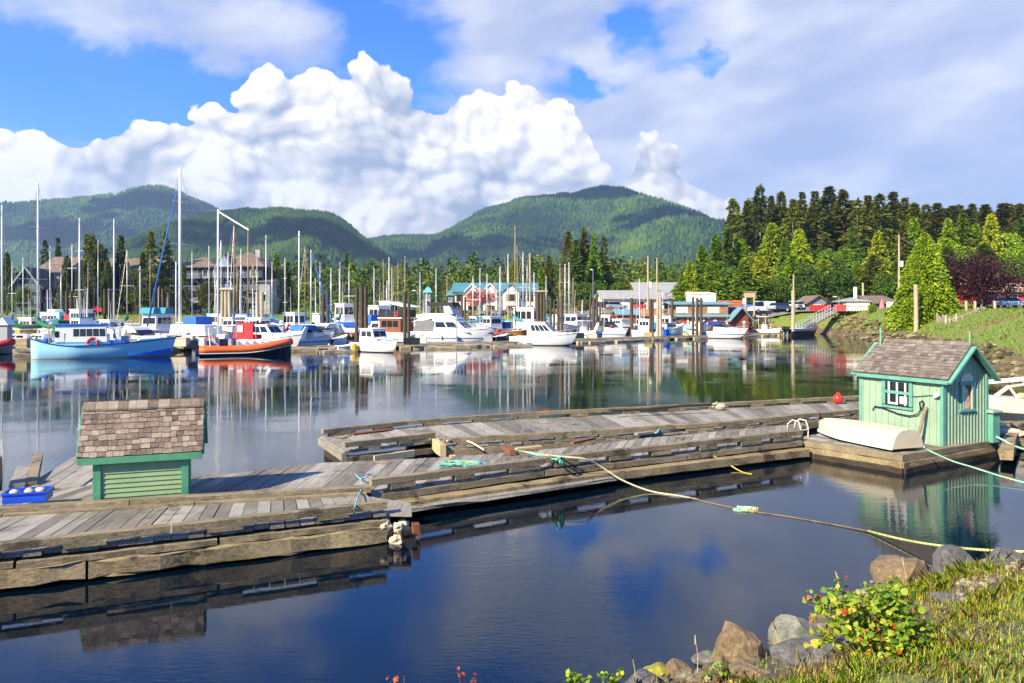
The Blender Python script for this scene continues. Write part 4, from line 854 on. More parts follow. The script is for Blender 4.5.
    m = MB(); m.tube([(xr - .2, D - .15, Hr - .25), (xr - .2, D - .15, Hr + .42)], .022, 6); m.build('vent_pole', paint('green pole', (.16, .42, .20), .5), t)
    m = MB(); m.box((-.06, .17, 1.33), (.08, .10, .09)); m.ball((-.10, .10, 1.36), .06, 8, 6); m.build('wall_lamp', WHITE, t)
    m = MB(); m.tube([(-.03, .95, 1.22), (-.03, .6, 1.28), (-.04, .15, 1.36)], .009, 5); m.build('wire', GLASS, t)
    m = MB(); m.tube([(-.05, 2.15, .72), (-.06, 2.05, .84), (-.06, 1.8, .83), (-.06, 1.3, .72), (-.06, .95, .70), (-.07, .7, .78), (-.07, .55, 1.0), (-.06, .52, 1.12), (-.05, .56, 1.16), (-.05, .66, 1.1), (-.06, .62, .92)], .017, 6); m.build('hose', GLASS, t, smooth=True)
    m = MB(); m.beam((-.42, .50, 0), (-.10, .42, 1.02), .08, .035, (1, 0, 0)); o = m.build('plank', W_RAIL, t)
    b = thing('dock_box', 'narrow teal box with pale top beside the mint shed', 'box', (r.x + .20, r.y + .05, .40), rz)
    m = MB(); m.box((0, 0, .40), (.30, .26, .80)); m.build('body', TEAL, b, bevel=.01); m = MB(); m.box((0, 0, .84), (.42, .36, .06)); m.box((0, 0, .88), (.3, .24, .03)); m.build('top', MINT, b, bevel=.01)
    return n, rz
MINT_N, MINT_RZ = mint_shed()
# ------------------------------------------------------------------ things lying on the near floats, ropes
def rope(name, label, pts, r, mat, cat='rope', sub=6, sag=0.0):
    P_ = [Vector(q) for q in pts]; out = []
    for i in range(len(P_) - 1):
        p0, p1, p2, p3 = P_[max(i - 1, 0)], P_[i], P_[i + 1], P_[min(i + 2, len(P_) - 1)]
        for k in range(sub):
            t = k / sub; out.append(0.5 * ((2 * p1) + (p2 - p0) * t + (2 * p0 - 5 * p1 + 4 * p2 - p3) * t * t + (3 * p1 - p0 - 3 * p2 + p3) * t ** 3))
    out.append(P_[-1]); o0 = out[0].copy(); m = MB(); m.tube([q - o0 for q in out], r, 6); o = m.build(name, mat, smooth=True); o.location = o0
    return tag(o, label, cat)
def rope_mat(name, c, c2):
    m, g = newmat(name); tc = g.n('ShaderNodeTexCoord').outputs['Object']; w = g.n('ShaderNodeTexWave', {'Vector': tc, 'Scale': 9.0, 'Distortion': 2.0}).outputs['Fac']
    n = g.noise(tc, 3, 4, 0.6).outputs[0]; finish(g, g.mix(g.ss(n, .45, .7, 0, .6), g.mix(w, c, c2), tuple(x * .35 for x in c)), 0.8, w, 0.5, 0.01); return m
R_CREAM, R_YEL, R_TEAL, R_CYAN = rope_mat('cream rope', (.62, .56, .36), (.40, .36, .20)), rope_mat('yellow rope', (.60, .50, .06), (.40, .34, .10)), rope_mat('teal rope', (.08, .50, .36), (.15, .6, .5)), rope_mat('cyan rope', (.10, .45, .55), (.3, .6, .7))
R_GREEN = rope_mat('pale green rope', (.40, .62, .42), (.22, .45, .30)); R_BROWN = rope_mat('brown weedy rope', (.15, .11, .05), (.26, .2, .09))
def g_(px, py, z=.03): return G(px, py, z)
def clutter():
    rd = random.Random(5)
    zt = .62
    rope('mooring_rope', 'thick cream rope reaching from the walkway into the dark water', [G(447, 441, .66), G(458, 440, .62), G(470, 442, .6), G(484, 450, .55)], .028, R_CREAM)
    rope('mooring_rope', 'long slack cream rope running from teal knot down into the dark water', [G(520, 451, .62), G(545, 455, .72), G(566, 457, .74), G(585, 459, .70), G(600, 466, .50), G(622, 480, .22), G(650, 491, .03), G(680, 496, .008), G(700, 500, -.02)], .020, R_CREAM)
    rope('mooring_rope', 'brown weedy rope trailing on the water to the rocks', [G(690, 498, .004), G(715, 504, .008), G(750, 511, .010), G(790, 517, .010), G(830, 524, .012), G(868, 531, .02)], .013, R_BROWN)
    rope('mooring_rope', 'pale yellow green rope stretched over water to the shore rocks', [G(868, 531, .02), G(905, 540, .10), G(950, 547, .22), G(1000, 551, .35), G(1040, 552, .45)], .022, rope_mat('yellow green rope', (.52, .55, .18), (.35, .36, .12)))
    rope('mooring_rope', 'short yellow rope hanging from the walkway edge into the water', [G(694, 443, .62), G(698, 447, .5), G(712, 455, .35), G(728, 464, .12), G(742, 472, .01), G(752, 474, .008)], .018, R_YEL)
    rope('mooring_rope', 'pale green rope from the mint shed float across the water', [G(926, 449, .55), G(934, 453, .5), G(952, 461, .32), G(975, 468, .2), G(1000, 476, .12), G(1040, 487, .05)], .022, R_GREEN)
    rope('mooring_rope', 'pale green rope looping from the teal box to the right', [G(990, 434, .62), G(1003, 440, .5), G(1014, 446, .4), G(1034, 452, .4)], .03, R_GREEN)
    rope('mooring_rope', 'thin cyan rope hanging over the end of the nearest float', [G(355, 474, .55), G(362, 479, .6), G(371, 474, .55), G(362, 477, .62), G(361, 490, .56), G(358, 497, .62), G(355, 506, .70), G(354, 513, .5)], .012, R_CYAN)
    rope('mooring_rope', 'teal rope lashed round the walkway rail beside the cream rope', [G(561, 457, .74), G(560, 462, .70), G(562, 466, .5), G(563, 458, .74), G(556, 460, .72), G(560, 466, .3)], .022, R_TEAL)
    rope('mooring_rope', 'teal rope stretched flat along the walkway to the lashing', [G(517, 450, .53), G(528, 453, .54), G(540, 456, .54), G(552, 459, .7), G(560, 458, .75)], .018, R_TEAL)
    rope('mooring_rope', 'small teal rope loop on the far float', [G(650, 428, .54), G(655, 426, .55), G(659, 429, .62), G(656, 433, .55), G(652, 431, .56)], .02, R_CYAN)
    rope('mooring_rope', 'dark rope curled on the head of the far float', [G(334, 437, .53), G(344, 438, .53), G(350, 433, .55), G(348, 428, .6), G(346, 424, .68)], .016, R_BROWN)
    # rope heaps
    t = thing('rope_heap', 'tangle of teal and yellow rope lying on the grey walkway', 'rope', G(460, 465, .5)); c = Vector((0, 0, .02))
    for k, mt in enumerate((R_TEAL, R_YEL, R_TEAL, R_CYAN)):
        a = rd.random() * 6; pts = []
        for i in range(26): a += rd.uniform(.4, 1.4); q = rd.uniform(.1, .42); pts.append((c.x + math.cos(a) * q * 1.25 - .12 + .1 * k, c.y + math.sin(a) * q * .8, rd.uniform(.01, .06)))
        m = MB(); m.tube(pts, .013, 5); m.build('strand', mt, t)
    t = thing('rope_heap', 'floating clump of pale green rope and weed on the dark water', 'rope', G(748, 510, 0))
    for k, (mt, r) in enumerate(((R_GREEN, .022), (R_CREAM, .02), (R_YEL, .016))):
        a = rd.random() * 6; pts = []
        for i in range(22): a += rd.uniform(.5, 1.6); q = rd.uniform(.02, .16); pts.append((math.cos(a) * q * 1.4 + .08 * k - .1, math.sin(a) * q, rd.uniform(.0, .05)))
        m = MB(); m.tube(pts, r, 5); m.build('strand', mt, t)
    # planks and scraps
    def plank(label, a, b, w, h, mat): 
        m = MB(); o = Vector((a.x, a.y, a.z)); m.log(Vector((0, 0, 0)), b - a, w, h, 5, .05); ob = m.build('plank', mat); ob.location = o; tag(ob, label, 'plank')
    plank('bright yellow new board tucked between the walkway and the far float', G(374, 459, .44), G(414, 453.5, .44), .06, .17, W_NEW)
    plank('pale new board lying near the orange block', G(516, 449, .56), G(541, 446.5, .56), .12, .05, W_NEW)
    plank('broken orange brown board end beside the pale new board', G(505, 447, .56), G(513, 453, .56), .16, .12, W_RED)
    plank('rusty brown board lying on the far float', G(572, 443, .54), G(594, 438, .56), .14, .06, W_RED)
    plank('rust red strip lying across the planks of the far float', G(352, 434, .53), G(392, 429, .53), .2, .03, W_RED)
    plank('grey timber across the far float near the teal loop', G(636, 434, .56), G(705, 426, .56), .14, .07, W_PLANK)
    plank('short orange board beside the teal loop', G(660, 425.5, .56), G(674, 426, .56), .14, .06, W_NEW)
    for (px, py) in ((541, 412), (612, 411), (640, 418)):
        pass
    m = MB(); 
    for i in range(5): m.log(Vector((rd.uniform(-.3, .1), rd.uniform(-.15, .15), .04 + .03 * i)), Vector((rd.uniform(.2, .5), rd.uniform(-.2, .2), .05 + .03 * i)), .09, .05, 3, .08)
    t = m.build('driftwood', W_RED); t.location = G(541, 414.5, .52); tag(t, 'small heap of broken brown wood on the far float', 'driftwood')
    # long poles on the back edge
    m = MB(); a = G(612, 410.5, .74); b = G(712, 404.5, .8); m.tube([Vector((0, 0, 0)), (b - a) * .3 + Vector((0, 0, -.03)), (b - a) * .7 + Vector((0, 0, .02)), b - a], .05, 6); o = m.build('pole', W_DARK); o.location = a; tag(o, 'long dark pole lying on the back rail of the far float', 'pole')
    t = thing('boat_bumper', 'white cushion and pale rope heap on the far float rail', 'bumper', G(720, 410, .52))
    m = MB(); m.ball((0, 0, .12), .16, 12, 8, (1.2, .8, .75), .1); m.build('cushion', FOAM, t); m = MB(); m.tube([(-.25 + .14 * math.cos(a / 3) , .1 * math.sin(a / 3), .05 + .012 * a) for a in range(20)], .03, 5); m.build('strand', R_CREAM, t)
    t = thing('mooring_buoy', 'red round buoy standing on the far float left of the mint shed', 'buoy', G(838, 404, .5))
    m = MB(); m.ball((0, 0, .19), .18, 16, 10); m.build('ball', paint('red plastic', (.62, .035, .015), .35, .15, 3), t, smooth=True); m = MB(); m.tube([(-.05, 0, .36), (-.03, 0, .43), (.03, 0, .43), (.05, 0, .36)], .025, 6); m.build('eye', paint('red plastic', (0, 0, 0)), t)
    # ladder at the end of the walkway
    a = G(797, 432, .56); t = thing('ladder', 'white hooped boarding ladder at the end of the grey walkway', 'ladder', a); d = Vector((.83, .56, 0)).normalized(); o = Vector((-.56 * -1, -.83, 0)).normalized(); 
    wl = paint('chipped cream enamel', (.62, .58, .46), .4, .15, 8, dirt=.4)
    for s in (0, .34):
        m = MB(); b0 = d * s; m.tube([b0 - o * .32 + Vector((0, 0, -.05)), b0 - o * .3 + Vector((0, 0, .2)), b0 - o * .15 + Vector((0, 0, .32)), b0 + o * .05 + Vector((0, 0, .3)), b0 + o * .12 + Vector((0, 0, .1)), b0 + o * .12 + Vector((0, 0, -.62))], .020, 6); m.build('rail', wl, t, smooth=True)
    for z in (.06, -.18, -.42): m = MB(); m.tube([o * .12 + Vector((0, 0, z)), o * .12 + d * .34 + Vector((0, 0, z))], .018, 6); m.build('rung', wl, t)
    # upturned dinghy
    a, b = G(819, 431.5, .44), G(932, 456.0, .44); v = b - a; L = 3.15; rz = math.atan2(v.y, v.x); c = Vector((a.x, a.y, .44)) + Vector((.06, .05, 0))
    t = thing('dinghy', 'cream dinghy lying upside down in front of the mint shed', 'dinghy', c, rz)
    m = MB(); n = 15; vs, fs = [], []
    for i in range(n):
        u = i / (n - 1); x = L * u; w = .62 * (min(1, (u * 2.2) ** .55) if u < .45 else 1 - .16 * ((u - .45) / .55) ** 2); hgt = .46 * (1 - .35 * (1 - u) ** 3) * (1 if u > .06 else .8)
        for k in range(13):
            q = -1 + 2 * k / 12; y = w * q; pr = (1 - abs(q) ** 3.4) ** .8; vs.append((x - (0.28 * (1 - pr * .0) * max(0, .25 - u)), y, .05 + hgt * pr))
    for i in range(n - 1):
        for k in range(12): fs.append((i * 13 + k, i * 13 + k + 1, i * 13 + 14 + k, i * 13 + 13 + k))
    m.add(vs, fs); m.add([vs[(n - 1) * 13 + k] for k in range(13)], [tuple(range(13))]); m.add([vs[k] for k in range(13)], [tuple(range(12, -1, -1))])
    CRM = paint('cream gelcoat', (.55, .48, .33), .35, .08, 2.0, dirt=.3); m.build('hull', CRM, t, smooth=False); bpy.data.objects[t.children[0].name].data.polygons.foreach_set('use_smooth', [len(p.vertices) == 4 for p in t.children[0].data.polygons])
    m = MB()
    for s in (-1, 1): m.tube([vs[i * 13 + (0 if s < 0 else 12)] for i in range(n)], .028, 6)
    m.build('gunwale', WHITE, t); m = MB(); m.tube([Vector(vs[i * 13 + 6]) + Vector((0, 0, .012)) for i in range(1, n)], .022, 5); m.build('keel', CRM, t)
    # blue crate with white floats
    a = G(2, 511.5, .5); b = G(46, 508.5, .5); v = b - a; rz = math.atan2(v.y, v.x); t = thing('crate', 'bright blue plastic fish crate on the float beside the green shed', 'crate', (a.x, a.y, .62), rz)
    BLUE = paint('blue plastic', (.008, .075, .55), .35, .1, 3); W, D, hh = v.length, .42, .17; m = MB(); m.box((W / 2, D / 2, .012), (W - .04, D - .04, .02))
    for (c, s_) in (((W / 2, .012, hh / 2), (W, .02, hh)), ((W / 2, D - .012, hh / 2), (W, .02, hh)), ((.012, D / 2, hh / 2), (.02, D - .045, hh)), ((W - .012, D / 2, hh / 2), (.02, D - .045, hh))): m.box(c, s_)
    m.build('body', BLUE, t); m = MB()
    for (c, s_) in (((W / 2, -.008, hh), (W + .04, .03, .03)), ((W / 2, D + .008, hh), (W + .04, .03, .03)), ((-.008, D / 2, hh), (.03, D - .02, .03)), ((W + .008, D / 2, hh), (.03, D - .02, .03))): m.box(c, s_)
    m.build('rim', BLUE, t)
    for k, (x, y, r) in enumerate(((.12, .2, .085), (.33, .16, .08), (.47, .22, .095), (.30, .28, .075))):
        m = MB(); m.ball((0, 0, 0), r, 9, 6, (1.15, .9, .75), .15); o = m.build('net_float', FOAM, smooth=True); o.location = (Matrix.Translation(t.location) @ Matrix.Rotation(rz, 4, 'Z')) @ Vector((x * W / .6, y, .15)); 
        tag(o, ('small grey white lump at the left end of the blue crate', 'white lump lying in the middle of the blue crate', 'largest white lump heaped at the right end of the blue crate', 'white lump at the back of the blue crate')[k], 'net float')
    # little pier head behind the crate
    org = G(20, 492, .5); t = thing('floating_dock', 'short broken float end standing behind the blue crate', 'dock', org)
    LL = lambda q: q - Vector((org.x, org.y, 0))
    f = XY((-9.6, 14.6), (-8.55, 14.9)); b = XY((-10.5, 18.0), (-9.4, 18.2)); planks([q - Vector((org.x, org.y, 0)) for q in f][::1], [q - Vector((org.x, org.y, 0)) for q in b], 0.0, .25, t, seed=3)
    m = MB(); m.log(LL(G(31, 486, .5)) * 1 + Vector((0, 0, -.5)), LL(G(38, 463, .5)) + Vector((0, 0, -.35)), .2, .16, 4, .06); m.build('side_timber', W_RAIL, t)
    m = MB(); m.log(LL(G(17, 488, .5)) + Vector((0, 0, -.46)), LL(G(24, 471, .5)) + Vector((0, 0, -.42)), .26, .08, 4, .06); m.build('loose_plank', W_PLANK, t)
    m = MB(); m.log(LL(G(33, 491, .5)) + Vector((0, 0, -.47)), LL(G(54, 489.5, .5)) + Vector((0, 0, -.47)), .1, .08, 4, .05); m.build('red_board', W_RED, t)
    m = MB(); m.log(Vector((-.72, .2, -.4)), Vector((-.72, .2, .62)), .3, .3, 4, .05, (0, 1, 0)); o = m.build('post', W_RAIL, t)
    planks([q - Vector((org.x, org.y, 0)) for q in XY((-9.0, 14.3), (-6.9, 15.3))], [q - Vector((org.x, org.y, 0)) for q in XY((-9.4, 15.0), (-7.2, 15.9))], -.02, .28, t, seed=33, name='landing')
clutter()

# ------------------------------------------------------------------ wreck and timber heap right of the mint shed
def wreck():
    a = G(994, 418, .45); t = thing('old_boat', 'derelict white open boat drawn up on timbers right of the mint shed', 'boat', a, R(-4))
    CR = paint('peeling cream paint', (.62, .57, .45), .55, .15, 3, dirt=.5)
    m = MB(); m.prism([(-.2, .25), (3.2, .05), (3.3, .55), (1.6, .62), (-.1, .72)], -.5, .6); m.build('hull', CR, t, bevel=.03)
    m = MB(); m.beam((-.1, -.2, .72), (.35, -.2, 1.06), .07, .1); m.beam((.3, -.2, 1.05), (2.2, .1, 1.28), .05, .07); m.beam((.35, -.2, 1.06), (.62, -.25, .65), .07, .07); m.build('frame', CR, t)
    m = MB(); m.box((.75, .25, 1.24), (2.0, .35, .09), .06, -.09); m.box((2.0, .28, 1.33), (1.2, .38, .10), .06, -.03); m.build('bench_plank', WHITE, t)
    m = MB(); m.ball((1.05, -.2, .8), .22, 8, 6, (1.2, .8, .6), .25); m.build('blue_tarp', paint('blue tarp', (.03, .22, .55), .5), t); m = MB(); m.ball((.75, -.2, .74), .16, 8, 6, (1.1, .8, .7), .2); m.build('net_bag', W_NEW, t)
    a = G(985, 440, .2); t = thing('timber_heap', 'heap of old float timbers beside the mint shed float', 'timber', a); rd = random.Random(9)
    for i, (p, q, w, h, mt) in enumerate([((.1, .2, .16), (2.6, .5, .1), .35, .24, W_BEAM), ((.2, .75, .25), (2.8, 1.2, .22), .4, .28, W_RAIL), ((.5, -.25, .0), (2.4, -.3, -.05), .3, .2, W_BEAM), ((.6, .1, .34), (1.1, 1.4, .4), .2, .15, W_NEW), ((1.0, .2, .36), (2.8, 1.0, .44), .2, .14, W_RAIL), ((-.05, .05, .1), (.1, .5, .12), .24, .22, RUST)]):
        m = MB(); m.log(p, q, w, h, 6, .08); m.build('timber', mt, t)
    m = MB(); m.ball((.72, -.1, .22), .3, 9, 6, (1.5, .6, .45), .2); m.build('foam_block', FOAM, t)
    m = MB(); m.log(G(1006, 455, .3) - a, G(1016, 425, .35) - a, .32, .26, 6, .08); m.build('timber', W_BEAM, t)
wreck()

# ------------------------------------------------------------------ rocks and plants of the near bank
def mat_rock(name, c1, c2, c3):
    m, g = newmat(name); tc = g.n('ShaderNodeTexCoord').outputs['Object']; n = g.noise(tc, 3.0, 7, 0.65).outputs[0]; n2 = g.noise(tc, 14, 5, 0.7).outputs[0]
    v = g.n('ShaderNodeTexVoronoi', {'Vector': tc, 'Scale': 4.0}, feature='DISTANCE_TO_EDGE').outputs['Distance']
    f = g.m('MULTIPLY_ADD', n2, .45, g.m('MULTIPLY', n, .6)); col = g.ramp(f, [(.35, c1), (.52, c2), (.68, c3)])
    col = g.mix(g.ss(n, .56, .62, 0, .8), col, (.30, .21, .03)); finish(g, col, .9, g.m('ADD', g.m('MULTIPLY_ADD', g.noise(tc, 40, 5, .7).outputs[0], .35, f), g.m('MULTIPLY', g.ss(v, 0, .05), .06)), 1.0, .09); return m
ROCKS = [mat_rock('grey rock', (.05, .046, .042), (.15, .14, .13), (.31, .29, .26)), mat_rock('brown rock', (.08, .055, .03), (.25, .175, .09), (.42, .32, .19)), mat_rock('pale green rock', (.09, .095, .07), (.25, .25, .19), (.43, .42, .33))]
def rock_mesh(seed, s, sub=3, ang=.5):
    import bmesh
    bm = bmesh.new(); bmesh.ops.create_icosphere(bm, subdivisions=sub, radius=1); rd = np.random.default_rng(seed)
    pl = rd.normal(0, 1, (11, 3)); pl /= np.linalg.norm(pl, axis=1, keepdims=True); dd = rd.uniform(.55, .92, 11)
    from mathutils import noise as mn
    for v in bm.verts:
        c = v.co.normalized(); k = 1.0
        for n_, d_ in zip(pl, dd):
            q = c.dot(Vector(n_)); 
            if q > 1e-3: k = min(k, d_ / q)
        k += .07 * mn.noise(c * 3 + Vector((seed, 0, 0))) + .03 * mn.noise(c * 9 + Vector((0, seed, 0)))
        v.co = Vector((c.x * k * s[0], c.y * k * s[1], c.z * k * s[2]))
    return bm
def rock(label, px, py, z, s, mat, seed, rz=0.0, name='rock'):
    bm = rock_mesh(seed, s); me = bpy.data.meshes.new(name); bm.to_mesh(me); bm.free(); me.materials.append(ROCKS[mat]); o = bpy.data.objects.new(name, me); COL.objects.link(o)
    p = G(px, py, z); o.location = p; o.rotation_euler = (0, 0, rz); return tag(o, label, 'rock')
for a in [('large brown boulder at the water edge left of the leafy shrub', 733, 655, .12, (.36, .34, .42), 1, 1, .4), ('pale greenish boulder just left of the leafy shrub', 795, 640, .2, (.40, .36, .30), 2, 2, 1.0), ('long low grey rock below the leafy shrub', 818, 656, .36, (.66, .3, .20), 0, 3, .3),
          ('broad flat topped tan boulder behind the leafy shrub', 903, 580, .1, (.52, .42, .42), 1, 4, .2), ('sharp dark grey rock right of the tan boulder', 952, 584, .16, (.38, .38, .54), 0, 5, .9), ('low dark rock under the sharp grey rock', 940, 606, .45, (.42, .3, .18), 0, 6, .5),
          ('flat grey boulder at the right edge by the rope', 1000, 570, .3, (.46, .34, .3), 0, 7, .2), ('small grey stone at the bottom left end of the bank', 640, 690, .1, (.24, .22, .20), 0, 8, .2), ('small tan stone beside the mossy hump', 678, 675, .08, (.17, .16, .17), 1, 9, .6), ('small pale stone beside the brown boulder', 688, 682, .12, (.14, .12, .1), 2, 10, .1),
          ('brown rock at the foot of the brown boulder', 752, 676, .25, (.30, .26, .16), 1, 11, .7), ('small dark stone under the water edge by the brown boulder', 708, 662, -.02, (.2, .2, .14), 0, 12, .3), ('brown stone at the right edge above the pebbles', 1030, 590, .45, (.3, .3, .2), 1, 13, .3), ('tan stone low between the two grey rocks', 975, 582, .3, (.2, .2, .16), 1, 14, .8)]: rock(*a)
def pebbles(name, label, pts, rmin, rmax, mats, seed):
    rd = random.Random(seed); m = MB()
    for (x, y) in pts:
        r = rd.uniform(rmin, rmax); z = hz1(x, y); m.ball((x, y, z + r * .15), r, 6, 5, (rd.uniform(.8, 1.4), rd.uniform(.7, 1.1), rd.uniform(.5, .8)), .22)
    o = m.build(name, mats); return tag(o, label, kind='stuff')
rd = random.Random(21)
def mat_peb(name, stops):
    m, g = newmat(name); rp = g.n('ShaderNodeNewGeometry').outputs['Random Per Island']; tc = g.n('ShaderNodeTexCoord').outputs['Object']; n = g.noise(tc, 9, 4, .6).outputs[0]
    finish(g, g.ramp(g.m('MULTIPLY_ADD', n, .4, g.m('MULTIPLY', rp, .7)), stops), .85, n, .5, .03); return m
PEB = mat_peb('pebble stone', [(.2, (.04, .034, .025)), (.5, (.14, .11, .07)), (.85, (.30, .25, .18))])
pts = [G(rd.uniform(958, 1060), rd.uniform(572, 612), .55) for i in range(420)]; pebbles('pebbles', 'small pale pebbles between the rocks on the right', [(q.x, q.y) for q in pts], .02, .06, PEB, 3)
pts = []
for i in range(500):
    s = rd.random(); k = rd.randint(3, 8); a, b = SHORE[k], SHORE[k + 1]; q = a + (b - a) * s; pts.append((q[0] + rd.uniform(-.5, .9), q[1] + rd.uniform(-.7, .5)))
pebbles('shore_stones', 'small wet stones along the near water edge', pts, .02, .09, PEB, 4)
RIP = mat_peb('shore stone', [(.2, (.03, .025, .012)), (.5, (.11, .085, .035)), (.75, (.20, .16, .075)), (1.0, (.34, .29, .19))]); pts = []
for i in range(1700):
    k = rd.choice([10, 11, 12, 13, 14, 15, 16, 17, 18]); a, b = SHORE[k], SHORE[k + 1]; q = a + (b - a) * rd.random(); pts.append((q[0] + rd.uniform(-.8, 3.2), q[1] + rd.uniform(-1.5, 2.0)))
pebbles('tidal_stones', 'weedy stones strewn along the right shore', pts, .08, .34, RIP, 5); pts = []
for i in range(1500):
    x = rd.uniform(-12, 46) ; q = np.interp(x, [-20, 20, 45, 52], [131, 131, 130, 127]); pts.append((x, q + rd.uniform(-1.5, 8)))
pebbles('bank_stones', 'rubble stones on the far bank under the car park', pts, .12, .42, RIP, 6)

# grass, shrub and stems on the near bank
def blades(name, label, P0, hgt, wid, mat, seed, lean=.35, hm=None):
    rs = np.random.default_rng(seed); n = len(P0); a = rs.uniform(0, 6.28, n); d = np.stack([np.cos(a), np.sin(a), a * 0], -1); s = np.stack([-np.sin(a), np.cos(a), a * 0], -1)
    h = hgt * rs.uniform(.4, 1.3, n)[:, None] * (1 if hm is None else hm[:, None]); w = wid * rs.uniform(.6, 1.3, n)[:, None]; l = rs.uniform(0.05, lean * 2, n)[:, None]
    mid = P0 + np.array([0, 0, 1]) * h * .6 + d * h * l * .35; tip = P0 + np.array([0, 0, 1]) * h + d * h * l
    V = np.stack([P0 - s * w, P0 + s * w, mid + s * w * .7, tip, mid - s * w * .7], 1).reshape(-1, 3); Fc = (np.arange(n) * 5)[:, None] + np.array([[0, 1, 2, 3, 4]])
    o = np_mesh(name, V, Fc, mat); return tag(o, label, kind='stuff')
def mat_blade(name, stops, tr=.3):
    m, g = newmat(name); rp = g.n('ShaderNodeNewGeometry').outputs['Random Per Island']; pos = g.n('ShaderNodeNewGeometry').outputs['Position']; n = g.noise(pos, 1.3, 4, .6).outputs[0]
    col = g.ramp(g.m('MULTIPLY_ADD', rp, .5, g.m('MULTIPLY', n, .7)), stops); d = g.n('ShaderNodeBsdfPrincipled', {'Base Color': col, 'Roughness': .55, 'Specular IOR Level': .3}); t = g.n('ShaderNodeBsdfTranslucent', {'Color': col})
    g.n('ShaderNodeOutputMaterial', {'Surface': g.n('ShaderNodeMixShader', {0: tr, 1: d, 2: t})}); return m
GRASS = mat_blade('meadow grass', [(.26, (.08, .21, .010)), (.46, (.21, .40, .012)), (.64, (.44, .52, .03)), (.85, (.55, .34, .09))])
def bank_pts(n, seed, dmin, xr=(0.5, 16), yr=(1.0, 15)):
    rs = np.random.default_rng(seed); x = rs.uniform(*xr, n); y = rs.uniform(*yr, n); d = shore_dist(x, y) + (fbm(x * .35, y * .35, 4, 5) - .5) * .9
    cl = fbm(x * .9, y * .9, 3, 31); ok = (d > dmin + .5 * (cl - .5)) & (x / y < 1.0) & (y > 2.2) & (np.hypot(x, y) > 2.5); x, y, cl = x[ok], y[ok], cl[ok]; return np.stack([x, y, height(x, y)], -1), cl
P0, cl = bank_pts(420000, 1, .75); c2 = fbm(P0[:, 0] * 2.3, P0[:, 1] * 2.3, 3, 61); k = rng.uniform(0, 1, len(P0)) < (sst(cl, .28, .5) * .85 + .15) * (.25 + .75 * sst(c2, .30, .46)); hm = .55 + 0.9 * sst(c2, .42, .72) ** 1.5; blades('grass', 'rough yellow green grass on the near bank', P0[k], .085, .0036, GRASS, 3, .5, hm[k])
P0, cl = bank_pts(700, 8, .6); blades('grass', 'tall thin green grass stems on the near bank', P0, .26, .005, GRASS, 4, .2)
P0, cl = bank_pts(42000, 9, .45); k = fbm(P0[:, 0] * 1.4, P0[:, 1] * 1.4, 3, 44) > .52; P0 = P0[k]; blades('grass', 'dry straw grass between the stones', P0, .12, .004, mat_blade('straw', [(.3, (.22, .12, .04)), (.6, (.42, .30, .10)), (.9, (.5, .42, .2))]), 5)
def mat_shrubleaf(name, stops):
    return mat_blade(name, stops, .35)
SAL = mat_shrubleaf('salal leaves', [(.25, (.04, .11, .012)), (.5, (.14, .27, .02)), (.72, (.33, .42, .03)), (.9, (.5, .45, .05))]); REDL = mat_shrubleaf('red leaves', [(.3, (.35, .03, .015)), (.8, (.55, .12, .03))])
def leaf_mesh(rs, pts, dirs, ln):
    n = len(pts); d = dirs / np.linalg.norm(dirs, axis=1, keepdims=True); s = np.cross(d, rs.normal(0, 1, (n, 3)) * .5 + np.array([0, 0, 1.])); s /= np.linalg.norm(s, axis=1, keepdims=True) + 1e-9; nn = np.cross(s, d); l = ln * rs.uniform(.6, 1.25, n)[:, None]
    prof = [(0, .0), (.25, .36), (.55, .40), (.85, .2), (1.0, .0)]; vs = []
    for t, w in prof:
        c = pts + d * l * t - nn * l * .25 * t * t
        if w == 0: vs.append(c)
        else: vs += [c - s * l * w + nn * l * .06, c + s * l * w + nn * l * .06]
    V = np.stack(vs, 1).reshape(-1, 3); b = (np.arange(n) * 8)[:, None]; return V, b, [(0, 1, 2), (1, 3, 4, 2), (3, 5, 6, 4), (5, 7, 6)]
def shrub(name, label, px, py, z, r, h, n, seed, reds=.05, ln=.075):
    rs = np.random.default_rng(seed); c = G(px, py, z); c.z = hz1(c.x, c.y); t = thing(name, label, 'shrub', c); m = MB(); tips = []
    for i in range(26):
        a = rs.uniform(0, 6.28); q = rs.uniform(.1, 1) ** .6; e = Vector((math.cos(a) * r[0] * q, math.sin(a) * r[1] * q, h * rs.uniform(.45, 1.0) * (1.1 - .5 * q))); m.tube([(e.x * .15, e.y * .15, -.05), (e.x * .5, e.y * .5, e.z * .6), e], [.009, .007, .004], 4); tips.append(e)
    m.build('stems', BARK, t)
    pts = np.array([tips[j] * rs.uniform(.55, 1.02) + Vector(rs.normal(0, .05, 3)) for j in rs.integers(0, len(tips), n)]); pts[:, 2] = np.maximum(pts[:, 2], .03); d = rs.normal(0, 1, (n, 3)) + np.array([0, 0, .35]) + pts / np.array([r[0], r[1], h]) * .5
    red = rs.uniform(0, 1, n) < reds
    for msk, mt, nm in ((~red, SAL, 'leaves'), (red, REDL, 'red_leaves')):
        if msk.sum() == 0: continue
        V, b, fl = leaf_mesh(rs, pts[msk], d[msk], ln); me = MB(); me.v = [tuple(q) for q in V]
        for i in range(int(msk.sum())): me.f += [tuple(i * 8 + q for q in f) for f in fl]
        me.build(nm, mt, t)
shrub('leafy_shrub', 'bright yellow green salal shrub with some red leaves between the rocks', 868, 640, .75, (.70, .45), .84, 1150, 3, .045, .070)
shrub('leafy_shrub', 'low sprawling part leafed shrub right of the salal shrub', 905, 632, .9, (.35, .3), .3, 150, 6, .05, .06)
